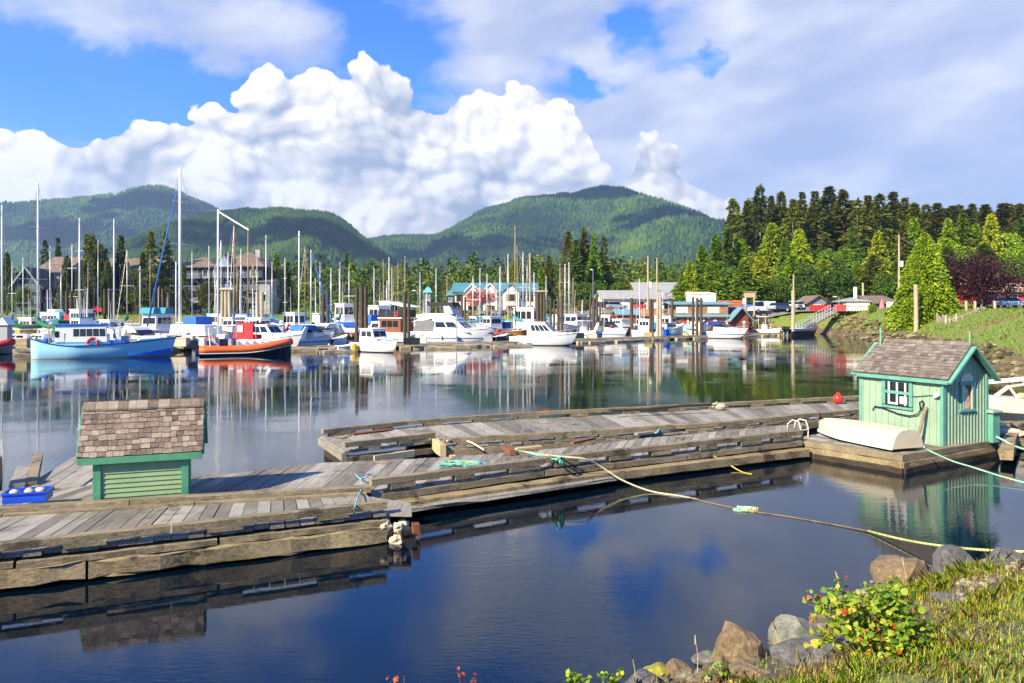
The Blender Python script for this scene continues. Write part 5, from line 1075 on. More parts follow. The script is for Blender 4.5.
shrub('leafy_shrub', 'small green plant beside the brown boulder', 725, 682, .2, (.16, .14), .16, 70, 7, .1, .05)
for i, (px, lb, nn, rr, hh) in enumerate([(470, 'small reddish plant tip at the bottom edge, second from the left', 26, .5, .2), (400, 'pale pink sprig at the bottom edge farthest left', 22, .8, .25), (575, 'red and green plant tip at the bottom edge in the middle', 44, .4, .2), (610, 'green leafed plant tip at the bottom edge near the mossy hump', 50, .06, .22)]):
    y = 7.35; x = (px - 512) / F * y; zt = H - (681 - HZ) / F * y; zg = hz1(x, y); shrubh = max(.2, zt - zg + .06); 
    rs = np.random.default_rng(50 + i); t = thing('bank_plant', lb, 'plant', (x, y, zg)); m = MB(); tips = []
    for k in range(5): e = Vector((rs.normal(0, .09), rs.normal(0, .05), shrubh * rs.uniform(.85, 1.05))); m.tube([(0, 0, -.03), e * .5 + Vector((.02, 0, 0)), e], [.008, .006, .003], 4); tips.append(e)
    m.build('stems', BARK, t); n = nn * 2; pts = np.array([tips[j] * rs.uniform(.6, 1.02) + Vector(rs.normal(0, .02, 3)) for j in rs.integers(0, 5, n)]); V, b, fl = leaf_mesh(rs, pts, rs.normal(0, 1, (n, 3)) + np.array([0, 0, .8]), .05); me = MB(); me.v = [tuple(q) for q in V]
    for k in range(n): me.f += [tuple(k * 8 + q for q in f) for f in fl]
    me.build('leaves', REDL if rr >= .5 else SAL, t)
def hump():
    c = G(655, 673, .1); t = rock_mesh(31, (.2, .17, .13)); me = bpy.data.meshes.new('moss_hump'); t.to_mesh(me); t.free(); mt = paint('yellow moss', (.30, .27, .03), .9, .5, 14, bump=.9); me.materials.append(mt); o = bpy.data.objects.new('moss_hump', me); COL.objects.link(o); o.location = c; tag(o, 'round yellow moss hump at the water edge', 'moss')
hump()
def stems():
    for i, (px, py, top, lb) in enumerate([(697, 664, 636, 'single dry grass stalk left of the brown boulder'), (777, 655, 622, 'thin dark seed stalk between the two boulders'), (634, 680, 650, 'dark seed stalk left of the moss hump'), (840, 600, 572, 'tall thin stalk rising above the salal shrub'), (905, 590, 558, 'thin stalk standing in front of the tan boulder')]):
        c = G(px, py, .3); c.z = hz1(c.x, c.y); zt = H + (HZ - top) / F * c.y; h = max(.2, zt - c.z); t = thing('grass_stalk', lb, 'grass stalk', c)
        m = MB(); m.tube([(0, 0, -.02), (.01, 0, h * .5), (-.02 - .03 * i % .05, 0, h)], [.006, .004, .003], 4); m.build('stem', W_NEW, t); m = MB(); m.tube([(-.015, 0, h * .8), (-.02 - .03 * i % .05, 0, h * 1.02)], [.009, .004], 5); m.build('seed_head', W_DARK if i in (1, 2) else W_NEW, t)
stems()
# ------------------------------------------------------------------ materials of the marina
GEL = paint('white gelcoat', (.80, .79, .75), .25, .05, 1.5, dirt=.08)
CREAM = paint('cream gelcoat deck', (.74, .70, .60), .4, .06, 1.5)
NAVY = paint('navy canvas', (.015, .03, .20), .8, .15, 3); ROYAL = paint('royal blue canvas', (.02, .13, .47), .7, .15, 3); TEALC = paint('teal canvas', (.03, .25, .33), .75, .15, 3); BLACKC = paint('black canvas', (.012, .012, .014), .7, .2, 3)
REDC = paint('red canvas', (.42, .018, .03), .7, .12, 3); GREENC = paint('dark green canvas', (.008, .13, .06), .75, .15, 3); ORANGEC = paint('orange tarp', (.70, .30, .03), .7, .15, 3); TURQ = paint('turquoise tarp', (.22, .58, .62), .7, .12, 3)
BLACK = paint('black plastic', (.012, .012, .012), .35, .2, 3); ALU = paint('anodised mast', (.72, .70, .66), .35, .05, 1, metal=.25); STEEL = paint('steel rail', (.55, .55, .55), .3, .05, 2, metal=.7); GREYP = paint('grey paint', (.30, .31, .32), .6, .1, 2); WOODM = paint('varnished mast', (.36, .23, .10), .4, .2, 3)
WIRE = paint('rigging wire', (.28, .28, .27), .4, .1, 2, metal=.4); BROWN = paint('brown varnished cabin', (.22, .075, .03), .4, .2, 2); REDP = paint('red enamel', (.55, .03, .02), .4, .12, 2); ORANGE = paint('orange rubber', (.72, .12, .015), .5, .1, 2); SKY = paint('light blue enamel', (.25, .60, .78), .35, .1, 1.5); ROYALP = paint('royal blue enamel', (.015, .10, .52), .35, .12, 1.5); LGREY = paint('light grey rubber', (.42, .45, .50), .5, .1, 2)
def hullmat(name, top, bot=(.10, .02, .015), z=.08, stripe=None, sz=(0, 0)): return two_tone('hull ' + name, top, bot, z, .28, stripe, sz, .12)
HW = hullmat('white', (.80, .79, .75), (.02, .03, .06)); HWB = hullmat('white blue stripe', (.80, .79, .76), (.015, .03, .08), .08, (.05, .12, .35), (.55, .68)); HWG = hullmat('white green band', (.78, .77, .72), (.35, .33, .28), .05, (.01, .22, .11), (.62, .98)); HWR = hullmat('white red boot', (.79, .78, .73), (.30, .04, .02), .10)
HCREAM = hullmat('cream', (.74, .68, .54), (.25, .06, .03), .1); HGREY = hullmat('grey', (.34, .35, .37), (.03, .03, .03)); HTURQ = hullmat('white turquoise', (.78, .78, .74), (.05, .30, .28), .05, (.12, .52, .48), (.55, .85)); HNAVY = hullmat('dark', (.03, .035, .05), (.02, .02, .02))

def place(pa, pb):                       # stern and bow: (column, distance)
    a, b = [Vector(((p[0] - 512) / F * p[1], p[1], 0)) for p in (pa, pb)]; d = b - a; return a, d.length, math.atan2(d.y, d.x)
def hull(t, L, B, fb, mat, rise=.5, stern=.0, rake=.10, full=.45, deckm=None, draft=.35, tr=.88, rub=None, n=14, name='hull'):
    vs, fs, sh = [], [], []
    for i in range(n):
        u = i / (n - 1); b = B / 2 * ((tr + (1 - tr) * min(1, u / .3)) if u < full else max(.015, 1 - ((u - full) / (1 - full)) ** 2.3)); s = fb + rise * max(0, (u - .25) / .75) ** 1.7 + stern * max(0, (.3 - u) / .3) ** 2
        for y, z in ((0, -draft * (1 - u ** 5)), (b * .55, -draft * .75 * (1 - u ** 3)), (b * (.88 - .25 * u * u), .06 + .3 * s * u ** 3), (b * (.96 - .05 * u), s * .6), (b, s)):
            vs.append((u * L - rake * L * u ** 4 * (1 - max(z, -draft) / s) * (.8 if z > 0 else 1), y, z))
        sh.append((u * L, b, s))
    m = MB(); k = 5
    for side in (1, -1):
        vv = [(x, y * side, z) for x, y, z in vs]; ff = []
        for i in range(n - 1):
            for j in range(k - 1): o = i * k + j; ff.append((o, o + k, o + k + 1, o + 1))
        ff.append(tuple(range(k))); m.add(vv, ff)
    o = m.build(name, mat, t); o.data.polygons.foreach_set('use_smooth', [len(q.vertices) == 4 for q in o.data.polygons])
    m = MB(); dv = [(x, y - .02, z - .05) for x, y, z in sh] + [(x, -y + .02, z - .05) for x, y, z in sh]; m.add(dv, [(i, i + 1, n + i + 1, n + i) for i in range(n - 1)]); m.build('deck', deckm or CREAM, t)
    m = MB(); m.tube([(x, y + .015, z) for x, y, z in sh], .045, 5); m.tube([(x, -y - .015, z) for x, y, z in sh], .045, 5); m.build('rub_rail', rub or mat, t)
    def sheer(x):
        u = min(max(x / L, 0), 1) * (n - 1); i = min(int(u), n - 2); f = u - i; return sh[i][2] * (1 - f) + sh[i + 1][2] * f, sh[i][1] * (1 - f) + sh[i + 1][1] * f
    return sheer
def cabin(t, x0, x1, z0, z1, w0, w1, mat, sf=.4, sb=.05, nwin=2, wz=(.45, .85), roof=None, name='cabin', front=True, wx=(.1, .9), glass=None, back=False):
    wf = lambda z: (w0 + (w1 - w0) * (z - z0) / (z1 - z0)) / 2
    m = MB(); m.prism([(x0, z0), (x1, z0), (x1 - sf, z1), (x0 + sb, z1)], lambda x, z: -wf(z), lambda x, z: wf(z)); c = m.build(name, mat, t, bevel=.03)
    za, zb = z0 + (z1 - z0) * wz[0], z0 + (z1 - z0) * wz[1]; gl = glass or GLASS
    def xa(f, z): k = (z - z0) / (z1 - z0); return (x0 + sb * k) + (x1 - sf * k - x0 - sb * k) * f
    for s in (-1, 1):
        for i in range(nwin):
            f0 = wx[0] + (wx[1] - wx[0]) * (i + .06) / nwin; f1 = wx[0] + (wx[1] - wx[0]) * (i + .94) / nwin
            m = MB(); m.prism([(xa(f0, za), za), (xa(f1, za), za), (xa(f1, zb), zb), (xa(f0, zb), zb)], lambda x, z: s * (wf(z) + .012), lambda x, z: s * (wf(z) - .03)); m.build('window', gl, c)
    for fr, ok in ((1.0, front), (0.0, back)):
        if not ok: continue
        for i in range(2):
            ya = -.88 + i * .92; q = lambda y, z: (xa(fr, z) + (.012 if fr else -.012), y * wf(z), z)
            m = MB(); p = [q(ya, za), q(ya + .84, za), q(ya + .84, zb), q(ya, zb)]; m.add(p + [(x - .03 if fr else x + .03, y, z) for x, y, z in p], [(0, 1, 2, 3), (7, 6, 5, 4), (0, 4, 5, 1), (1, 5, 6, 2), (2, 6, 7, 3), (3, 7, 4, 0)]); m.build('windshield' if fr else 'window', gl, c)
    if roof:
        ov, th, rm = roof; m = MB(); m.slab([(x0 + sb - ov, -wf(z1) - ov * .5), (x1 - sf + ov, -wf(z1) - ov * .35), (x1 - sf + ov, wf(z1) + ov * .35), (x0 + sb - ov, wf(z1) + ov * .5)], z1 + .002, z1 + th); m.build('roof', rm, t, bevel=.02)
    return c
def bow_rail(t, sheer, L, x0, h=.55, mat=None):
    m = MB(); xs = [x0 + (L - .1 - x0) * k / 5 for k in range(6)]
    for s in (-1, 1):
        pts = [(x, s * max(sheer(x)[1] - .06, .02), sheer(x)[0] + h) for x in xs]; m.tube(pts, .018, 4)
        for p in pts: m.tube([p, (p[0], p[1], p[2] - h)], .014, 4)
    m.build('bow_rail', mat or STEEL, t)
def outboard(t, x, y, z, s=1.0, col=None):
    e = MB(); e.prism([(x - .62 * s, z + .15 * s), (x - .05 * s, z + .1 * s), (x, z + .55 * s), (x - .12 * s, z + .72 * s), (x - .5 * s, z + .68 * s), (x - .66 * s, z + .4 * s)], y - .17 * s, y + .17 * s); o = e.build('outboard_motor', col or BLACK, t, bevel=.05 * s)
    m = MB(); m.box((x - .28 * s, y, z - .2 * s), (.2 * s, .1 * s, .7 * s)); m.build('drive_leg', GREYP, o)
def canvas(t, x0, x1, z0, z1, w, mat, sf=.3, sb=.1, name='canvas_top', h=None):
    m = MB(); m.prism([(x0, z0), (x1, z0), (x1 - sf, z1 - .06), (x1 - sf - .15, z1), (x0 + sb + .15, z1), (x0 + sb, z1 - .06)], -w / 2, w / 2); return m.build(name, mat, t, bevel=.05)
def pole(t, a, b, r, mat, name='pole', r2=None, n=6): m = MB(); m.tube([a, b], r, n, True, r2 if r2 is not None else r); return m.build(name, mat, t)
def fender(t, x, y, z, mat=None): m = MB(); m.ball((x, y, z), .14, 8, 6, (1, 1, 1.9)); m.build('fender', mat or WHITE, t, smooth=True)

# ------------------------------------------------------------------ boats in front
def blue_troller():
    a, L, rz = place((33.0, 61.5), (176, 65.5)); t = thing('fishing_boat', 'long light blue wooden fishing boat with white wheelhouse and red ring buoy', 'boat', a, rz)
    hm = two_tone('hull sky blue', (.38, .73, .84), (.60, .55, .50), .10, .3, None, (0, 0), .3)
    B = 3.2; sh = hull(t, L, B, 1.05, hm, .55, .62, .05, .5, paint('blue deck', (.05, .25, .55), .5), .5, .55, BLACK, 18)
    m = MB()
    for s in (-1, 1):
        for i in range(6):
            x0, x1 = L * (.66 + .05 * i), L * (.71 + .05 * i)
            if x1 > L * .962: x1 = L * .955
            m.prism([(x0, .14), (x1, .14), (x1, .16 + .09 * (i + 1)), (x0, .16 + .09 * i)], lambda x, z, s=s: s * (sh(x)[1] * (.93 - .12 * (x / L) ** 2) + .03), lambda x, z, s=s: s * (sh(x)[1] * .6))
    m.build('bow_stripe', ROYALP, t)
    m = MB(); m.box((L * .30, 0, 1.06), (L * .34, 2.0, .55)); m.box((L * .50, 0, 1.0), (L * .07, 1.9, .8)); m.build('deck_house', SKY, t, bevel=.03)
    cabin(t, L * .16, L * .515, 1.32, 2.72, 2.1, 2.0, WHITE, .1, .05, 5, (.36, .80), (.22, .11, ROYALP), 'wheelhouse', wx=(.34, .98))
    m = MB(); m.box((L * .20, -1.04, 1.75), (.5, .05, .75)); m.build('panel', WHITE, t); m = MB(); m.box((L * .175, -1.07, 2.02), (.28, .03, .5)); m.build('window', GLASS, t)
    m = MB(); c = Vector((L * .415, -1.16, 1.30)); m.tube([c + Vector((.36 * math.cos(q), 0, .36 * math.sin(q))) for q in [2 * math.pi * i / 20 for i in range(21)]], .10, 8, False); m.build('ring_buoy', REDP, t, smooth=True)
    m = MB(); m.tube([c + Vector((.36 * math.cos(q), 0, .36 * math.sin(q))) for q in [.5 + .09 * i for i in range(5)]], .104, 8); m.tube([c + Vector((.36 * math.cos(q), 0, .36 * math.sin(q))) for q in [3.6 + .09 * i for i in range(5)]], .104, 8); m.build('ring_band', WHITE, t)
    m = MB(); m.box((L * .63, .1, 1.35), (.5, .6, .9)); m.box((L * .69, -.2, 1.25), (.5, .7, .6)); m.build('deck_gear', GREYP, t); m = MB(); m.box((L * .58, 0, 1.15), (1.2, 1.7, .5)); m.build('hatch', ROYALP, t)
    m = MB(); m.prism([(L * .73, 1.1), (L * .99, 1.55), (L * .985, 1.66), (L * .74, 1.5)], lambda x, z: -max(.05, sh(x)[1] - .12), lambda x, z: max(.05, sh(x)[1] - .12)); m.build('foredeck', SKY, t)
    pole(t, (L * .60, 0, 1.2), (L * .60, 0, 3.1), .05, GREYP, 'post'); pole(t, (L * .12, -.9, 1.2), (L * .12, -.9, 3.0), .05, WOODM, 'post'); pole(t, (L * .58, .8, 1.2), (L * .58, .8, 2.9), .04, WHITE, 'post')
    m = MB(); m.ball((L * .10, -.5, 1.5), .3, 8, 6, (1.2, 1, .8), .2); m.build('blue_bundle', ROYALP, t)
    for x, y in ((.07, 0), (.55, .5)): fender(t, L * x, y, 1.8)
blue_troller()
def rib(label, pa, pb, B, tube, hullm, motors=2, seats=True, arch=True, cat='inflatable boat'):
    a, L, rz = place(pa, pb); t = thing('inflatable_boat', label, cat, a, rz); n = 16; pts = []
    for i in range(n):
        u = i / (n - 1); b = B / 2 - .25; y = b if u < .6 else b * max(.0, 1 - ((u - .6) / .4) ** 2.2); pts.append((u * L, y, .52 + .62 * max(0, (u - .45) / .55) ** 1.6))
    for s in (1, -1):
        m = MB(); m.tube([(x, y * s, z) for x, y, z in pts], [.33 if i > 0 else .22 for i in range(n)], 10); m.build('tube', tube, t, smooth=True)
    m = MB(); vs = []
    for x, y, z in pts: vs += [(x, 0, -.25 + .9 * max(0, x / L - .6) ** 1.5), (x, y, z - .3)]
    for s in (1, -1): m.add([(x, y * s, z) for x, y, z in vs], [(2 * i, 2 * i + 2, 2 * i + 3, 2 * i + 1) for i in range(n - 1)])
    m.add([(.05, -B / 2 + .3, .5), (L * .85, -.2, .75), (L * .85, .2, .75), (.05, B / 2 - .3, .5)], [(0, 1, 2, 3)]); m.build('hull', hullm, t)
    m = MB()
    for s in (1, -1): m.tube([(x, (y + .22) * s, z - .30) for x, y, z in pts], .06, 5)
    m.build('rub_strake', LGREY, t)
    for k in range(motors): outboard(t, -.05, (k - (motors - 1) / 2) * .62, .45, 1.35)
    if seats:
        for k in range(5):
            x = L * (.40 + .085 * k); m = MB(); m.prism([(x, .7), (x + .55, .7), (x + .42, 1.05), (x + .14, 1.28), (x, 1.2)], -.65, .65); o = m.build('seat', LGREY if k % 2 else GREYP, t, bevel=.05)
    if arch:
        m = MB()
        for s in (-1, 1): m.tube([(L * .12, s * .8, .6), (L * .10, s * .75, 2.4)], .04, 5)
        m.tube([(L * .10, -.75, 2.4), (L * .10, .75, 2.4)], .04, 5); m.tube([(L * .22, -.7, .6), (L * .12, -.76, 1.9)], .03, 5); m.build('roll_bar', WHITE, t)
        m = MB(); m.box((L * .26, 0, 1.0), (.7, .9, .9)); m.build('console', BLACK, t, bevel=.05)
    return t, L
rib('orange inflatable tour boat with black twin outboards and a row of grey seats', (199, 65.5), (291, 68.5), 2.5, ORANGE, HNAVY)
t, L = rib('red inflatable boat with grey hull cut by the left edge', (-45, 67), (12.5, 68), 2.4, REDC, HGREY, 0, False, False)
def small_cruiser():
    a, L, rz = place((358, 73.5), (398, 69.5)); t = thing('motor_boat', 'small white pilothouse boat moored beside the three tall dark piles', 'boat', a, rz)
    sh = hull(t, L, 2.2, .85, HW, .5, 0, .12, .5); cabin(t, L * .22, L * .62, .8, 2.15, 1.8, 1.55, GEL, .55, .05, 2, (.5, .88), (.10, .10, GEL)); cabin(t, L * .6, L * .84, .95, 1.4, 1.5, 1.1, GEL, .5, .0, 1, (.3, .7), None, 'trunk_cabin'); bow_rail(t, sh, L, L * .6, .4); outboard(t, -.02, 0, .5, 1.0)
small_cruiser()
def cuddy():
    a, L, rz = place((513, 86.5), (578, 83.5)); t = thing('motor_boat', 'white sport fishing boat with raked windows lying alone before the middle float', 'boat', a, rz)
    sh = hull(t, L, 2.5, .95, HW, .55, 0, .13, .45); cabin(t, L * .27, L * .74, 1.0, 2.55, 2.0, 1.5, GEL, 1.7, -.12, 4, (.42, .84), (.14, .09, GEL), wx=(.18, .93)); bow_rail(t, sh, L, L * .62, .45)
    m = MB(); m.prism([(L * .60, 1.0), (L * .93, 1.3), (L * .9, 1.42), (L * .62, 1.55)], lambda x, z: -max(.05, sh(x)[1] * .75), lambda x, z: max(.05, sh(x)[1] * .75)); m.build('fore_cabin', GEL, t, bevel=.04); outboard(t, -.02, 0, .45, 1.2); m = MB(); m.box((L * .42, 0, 2.68), (.5, .3, .12)); m.build('roof_box', REDP, t)
    t2 = thing('fender_buoy', 'small blue fender lying on the log by the white sport boat', 'fender', P(529, 344.6, 84)); m = MB(); m.ball((0, 0, .0), .25, 10, 7, (1.7, .8, .8)); m.build('ball', ROYAL, t2, smooth=True)
cuddy()
def express(label, pa, pb, canvasm, glassy=True, hm=None, radar=True):
    a, L, rz = place(pa, pb); t = thing('motor_boat', label, 'boat', a, rz); sh = hull(t, L, 2.5, .95, hm or HWB, .5, 0, .16, .42)
    m = MB(); m.prism([(L * .42, 1.0), (L * .92, 1.36), (L * .88, 1.46), (L * .55, 1.62), (L * .42, 1.62)], lambda x, z: -max(.05, sh(x)[1] * .8), lambda x, z: max(.05, sh(x)[1] * .8)); m.build('fore_cabin', GEL, t, bevel=.04)
    for s in (-1, 1):
        m = MB(); m.prism([(L * .40, 1.6), (L * .66, 1.6), (L * .52, 2.1), (L * .42, 2.1)], s * .86, s * .82); m.build('windshield', GLASS, t)
    m = MB(); m.add([(L * .66, -.86, 1.6), (L * .66, .86, 1.6), (L * .52, .8, 2.1), (L * .52, -.8, 2.1), (L * .65, -.86, 1.6), (L * .65, .86, 1.6), (L * .51, .8, 2.1), (L * .51, -.8, 2.1)], [(0, 1, 2, 3), (4, 7, 6, 5), (0, 4, 5, 1), (2, 6, 7, 3), (1, 5, 6, 2), (3, 7, 4, 0)]); m.build('windshield', GLASS, t)
    canvas(t, L * .17, L * .55, 1.85, 2.4, 1.9, canvasm, .5, .3); m = MB(); m.prism([(L * .10, .95), (L * .22, .95), (L * .3, 2.2), (L * .24, 2.25)], -1.1, 1.1); m.build('radar_arch', GEL, t)
    bow_rail(t, sh, L, L * .55, .4); outboard(t, -.02, 0, .4, 1.2)
    if radar: pole(t, (L * .25, 0, 2.2), (L * .25, 0, 2.8), .05, WHITE, 'post'); m = MB(); m.ball((L * .25, 0, 2.9), .28, 10, 6, (1, 1, .5)); m.build('radome', WHITE, t, smooth=True)
    return t
express('white cruiser with navy canvas top moored before the red boathouse', (697, 109), (748, 103.5), NAVY)
def flybridge():
    a, L, rz = place((415, 93), (489, 89)); t = thing('motor_yacht', 'large white flybridge cruiser with black canvas and dark windows behind the float', 'boat', a, rz); sh = hull(t, L, 3.2, 1.35, HWB, .5, 0, .14, .45)
    cabin(t, L * .30, L * .80, 1.35, 2.9, 2.6, 2.2, GEL, 2.0, .0, 2, (.35, .78), (.12, .14, GEL), wx=(.1, .86)); m = MB(); m.prism([(L * .16, 2.95), (L * .62, 3.0), (L * .52, 3.55), (L * .16, 3.6)], -1.15, 1.15); m.build('flybridge', GEL, t, bevel=.06)
    canvas(t, L * .22, L * .58, 4.5, 4.95, 2.0, BLACKC, .2, .1); m = MB()
    for x in (.24, .40, .56):
        for s in (-1, 1): m.tube([(L * x, s * .95, 3.5), (L * x, s * .95, 4.55)], .03, 5)
    m.beam((L * .24, -.95, 3.52), (L * .56, -.95, 3.52), .06, .06); m.beam((L * .24, .95, 3.52), (L * .56, .95, 3.52), .06, .06); m.build('canopy_frame', STEEL, t); m = MB(); m.prism([(L * .46, 3.5), (L * .58, 3.5), (L * .53, 4.5), (L * .44, 4.5)], -.98, .98); m.build('windshield', paint('clear vinyl', (.35, .40, .42), .1, .1), t)
    m = MB(); m.prism([(L * .02, 2.5), (L * .26, 3.6), (L * .38, 3.2), (L * .28, 2.9)], -1.2, 1.2); m.build('radar_arch', GEL, t); canvas(t, L * .04, L * .33, 1.4, 2.75, 2.6, paint('cockpit curtain', (.16, .16, .17), .5, .4, 3), .0, .5, 'cockpit_curtain'); bow_rail(t, sh, L, L * .55, .5)
    for x in (.45, .66): fender(t, L * x, -1.62, .8)
    m = MB(); m.box((L * .12, -1.64, .9), (1.4, .03, .45)); m.build('name_panel', paint('pale blue panel', (.45, .58, .72), .4, .2, 6), t)
flybridge()
def brown_trawler():
    a, L, rz = place((417, 92), (366, 97)); t = thing('motor_yacht', 'white trawler yacht with brown varnished cabin and black flybridge screen', 'boat', a, rz); sh = hull(t, L, 3.1, 1.2, HW, .7, 0, .1, .5)
    cabin(t, L * .18, L * .60, 1.15, 2.95, 2.5, 2.4, BROWN, .1, .05, 3, (.42, .85), (.30, .12, GEL)); cabin(t, L * .60, L * .82, 1.3, 2.5, 2.3, 2.0, GEL, .4, 0, 1, (.4, .85), (.08, .08, GEL), 'fore_cabin')
    m = MB(); m.prism([(L * .14, 3.08), (L * .62, 3.08), (L * .62, 3.9), (L * .14, 4.0)], -1.2, 1.2); m.build('flybridge_screen', BLACKC, t); m = MB(); m.prism([(L * .08, 4.3), (L * .48, 4.95), (L * .50, 5.05), (L * .06, 4.42)], -1.25, 1.25); m.build('bimini', GEL, t); m = MB()
    for x, z in ((.12, 4.4), (.46, 4.95), (.3, 4.7)):
        for s in (-1, 1): m.tube([(L * x, s * 1.2, 3.1), (L * x, s * 1.2, z)], .03, 5)
    m.build('canopy_frame', STEEL, t); m = MB(); c = Vector((L * .25, -1.25, 3.5)); c2 = Vector((L * .25, 1.25, 3.5)); 
    for q in (c, c2): m.tube([q + Vector((.24 * math.cos(w), 0, .24 * math.sin(w))) for w in [2 * math.pi * i / 14 for i in range(15)]], .09, 6, False)
    m.build('ring_buoy', REDP, t); bow_rail(t, sh, L, L * .6); m = MB(); m.ball((-.2, 0, .9), .5, 10, 7, (.7, 3.0, .7)); m.build('hanging_dinghy', LGREY, t)
brown_trawler()
def pilothouse(label, pa, pb, fb, cz, roofm, hm, cab=(.3, .62), beam=2.8, mast=0, cm=None, rise=.8, poles=0, extra=None, name='fishing_boat', win=(.5, .85), nw=3):
    a, L, rz = place(pa, pb); t = thing(name, label, 'boat', a, rz); sh = hull(t, L, beam, fb, hm, rise, .1, .08, .5)
    cabin(t, L * cab[0], L * cab[1], fb * .95, cz, beam * .72, beam * .64, cm or GEL, .2, .05, nw, win, (.18, .12, roofm)); bow_rail(t, sh, L, L * .62)
    if mast: pole(t, (L * cab[0], 0, cz), (L * cab[0] - .1, 0, mast), .09, WOODM if poles else ALU, 'mast', .05)
    for s in ((-1, 1) if poles else ()): pole(t, (L * cab[0] + .3, s * beam * .45, fb), (L * cab[0] - .2, s * (beam * .45 + poles * .16), fb + poles), .06, WOODM, 'trolling_pole', .03)
    if mast: m = MB(); m.tube([(L * cab[0] - .1, 0, mast * .95), (L * .97, 0, fb + rise)], .012, 3); m.tube([(L * cab[0] - .1, 0, mast * .95), (.1, 0, fb)], .012, 3); m.build('stay', WIRE, t)
    for k in range(2): pole(t, (L * (cab[0] + .05 + .12 * k), .3 - .6 * k, cz), (L * (cab[0] + .03 + .12 * k), .3 - .6 * k, cz + 2.2 + 1.4 * k), .022, WHITE, 'antenna', .012, 4)
    if extra:
        for nm, x0, x1, z0, z1, w, mt in extra: canvas(t, L * x0, L * x1, z0, z1, w, mt, .15, .15, nm)
    return t
pilothouse('white wheelhouse boat with pale blue roof behind the green banded sloop', (40, 112), (80, 104), 1.5, 3.6, SKY, HW, (.2, .7), 3.2, 7.0, extra=[('deck_box', .3, .5, 3.7, 4.1, 1.2, WHITE)], win=(.55, .8), nw=5)
t = pilothouse('white cruiser with teal canvas and square stern above the blue boat bow', (168, 94), (131, 88), 1.3, 3.4, GEL, HCREAM, (.05, .55), 3.0, 0, extra=[('canvas_top', .02, .28, 3.55, 4.3, 2.0, TEALC), ('canvas_top', .38, .6, 3.55, 4.3, 2.0, TEALC)])
pilothouse('white fishing boat with bright blue tarp behind the three dark piles', (398, 118), (364, 112), 1.4, 4.6, GEL, HW, (.35, .75), 3.0, 8.5, poles=0, extra=[('blue_tarp', .55, .95, 1.9, 3.3, 2.0, ROYAL)])
pilothouse('grey white work boat with tall gallows and masts behind the brown trawler', (372, 128), (406, 124), 1.5, 5.4, GEL, HW, (.35, .7), 3.4, 12.6, poles=8)
t = pilothouse('white troller with turquoise tarp and two tall spreading poles', (490, 112), (553, 106), 1.2, 4.3, GEL, HW, (.45, .78), 3.4, 13.5, poles=11, extra=[('turquoise_tarp', .0, .42, 1.3, 2.4, 2.6, TURQ), ('turquoise_tarp', .62, .98, 1.6, 2.2, 1.6, TURQ)])
pilothouse('white boat with low wheelhouse seen end on behind the tall paired piles', (590, 112), (556, 104), 1.5, 3.3, GEL, HCREAM, (.25, .6), 3.0, 5.5, extra=[('grey_cover', .0, .2, 1.2, 2.2, 2.2, LGREY)])
pilothouse('pale boat with turquoise topsides and cabin top left of the boathouse', (652, 116), (697, 112), 1.0, 3.0, TURQ, HTURQ, (.1, .5), 2.8, 0, extra=[('turquoise_tarp', .5, .98, 1.2, 1.8, 2.0, TURQ)])
pilothouse('small grey white cabin boat between boathouse and white cruiser', (690, 113), (712, 110), .9, 2.2, GREYP, HW, (.15, .6), 2.2, 0, name='motor_boat', nw=2)
pilothouse('white boat with green topsides left of the tall light pole', (656, 114), (624, 110), 1.0, 1.8, CREAM, HTURQ, (.4, .7), 2.4, 0, name='motor_boat', nw=2)
pilothouse('small white cruiser half hidden behind the flybridge yacht', (492, 122), (458, 118), 1.4, 2.9, GEL, HW, (.2, .6), 2.8, 0, name='motor_boat', extra=[('grey_cover', .62, .95, 1.7, 2.2, 1.6, LGREY)])
pilothouse('white wheelhouse boat far behind with masts, right of the blue covered launch', (330, 128), (358, 124), 1.6, 5.0, GEL, HW, (.35, .7), 3.2, 11, poles=0)
pilothouse('low white motor boat just behind the paired piles near the small orange shed', (592, 122), (628, 118), 1.2, 3.1, GEL, HW, (.2, .6), 2.8, 4.5, name='motor_boat')
pilothouse('white cabin cruiser behind the red canvas boat', (205, 104), (242, 100), 1.4, 3.4, TURQ, HWB, (.2, .6), 2.8, 0, name='motor_boat')
pilothouse('cream working boat with rust streaks behind the left sloops', (68, 98), (100, 94), 1.4, 4.0, CREAM, HCREAM, (.3, .65), 3.0, 5.5, extra=[('red_canvas', .05, .25, 2.4, 3.4, 1.6, REDC)])
t = express('white runabout with low screen and red buoys behind the middle float', (594, 106), (628, 102), BLACKC, radar=False)
for x in (-.3, 4.0): fender(t, x, -1.35, 1.7, REDP)
express('white launch under a royal blue cockpit cover right of the orange boat', (286, 78), (334, 84), ROYAL, radar=False)
express('white sedan cruiser with dark cabin opening and blue furled sail beside it', (346, 92), (298, 87), GEL, radar=True, hm=HW)
express('grey white launch with blue cover at the left of the pile trio', (356, 96), (328, 104), ROYAL, radar=False, hm=HW)
express('small white skiff with green framed windscreen behind the blue fishing boat', (124, 73), (162, 71), WHITE, radar=False, hm=HW)
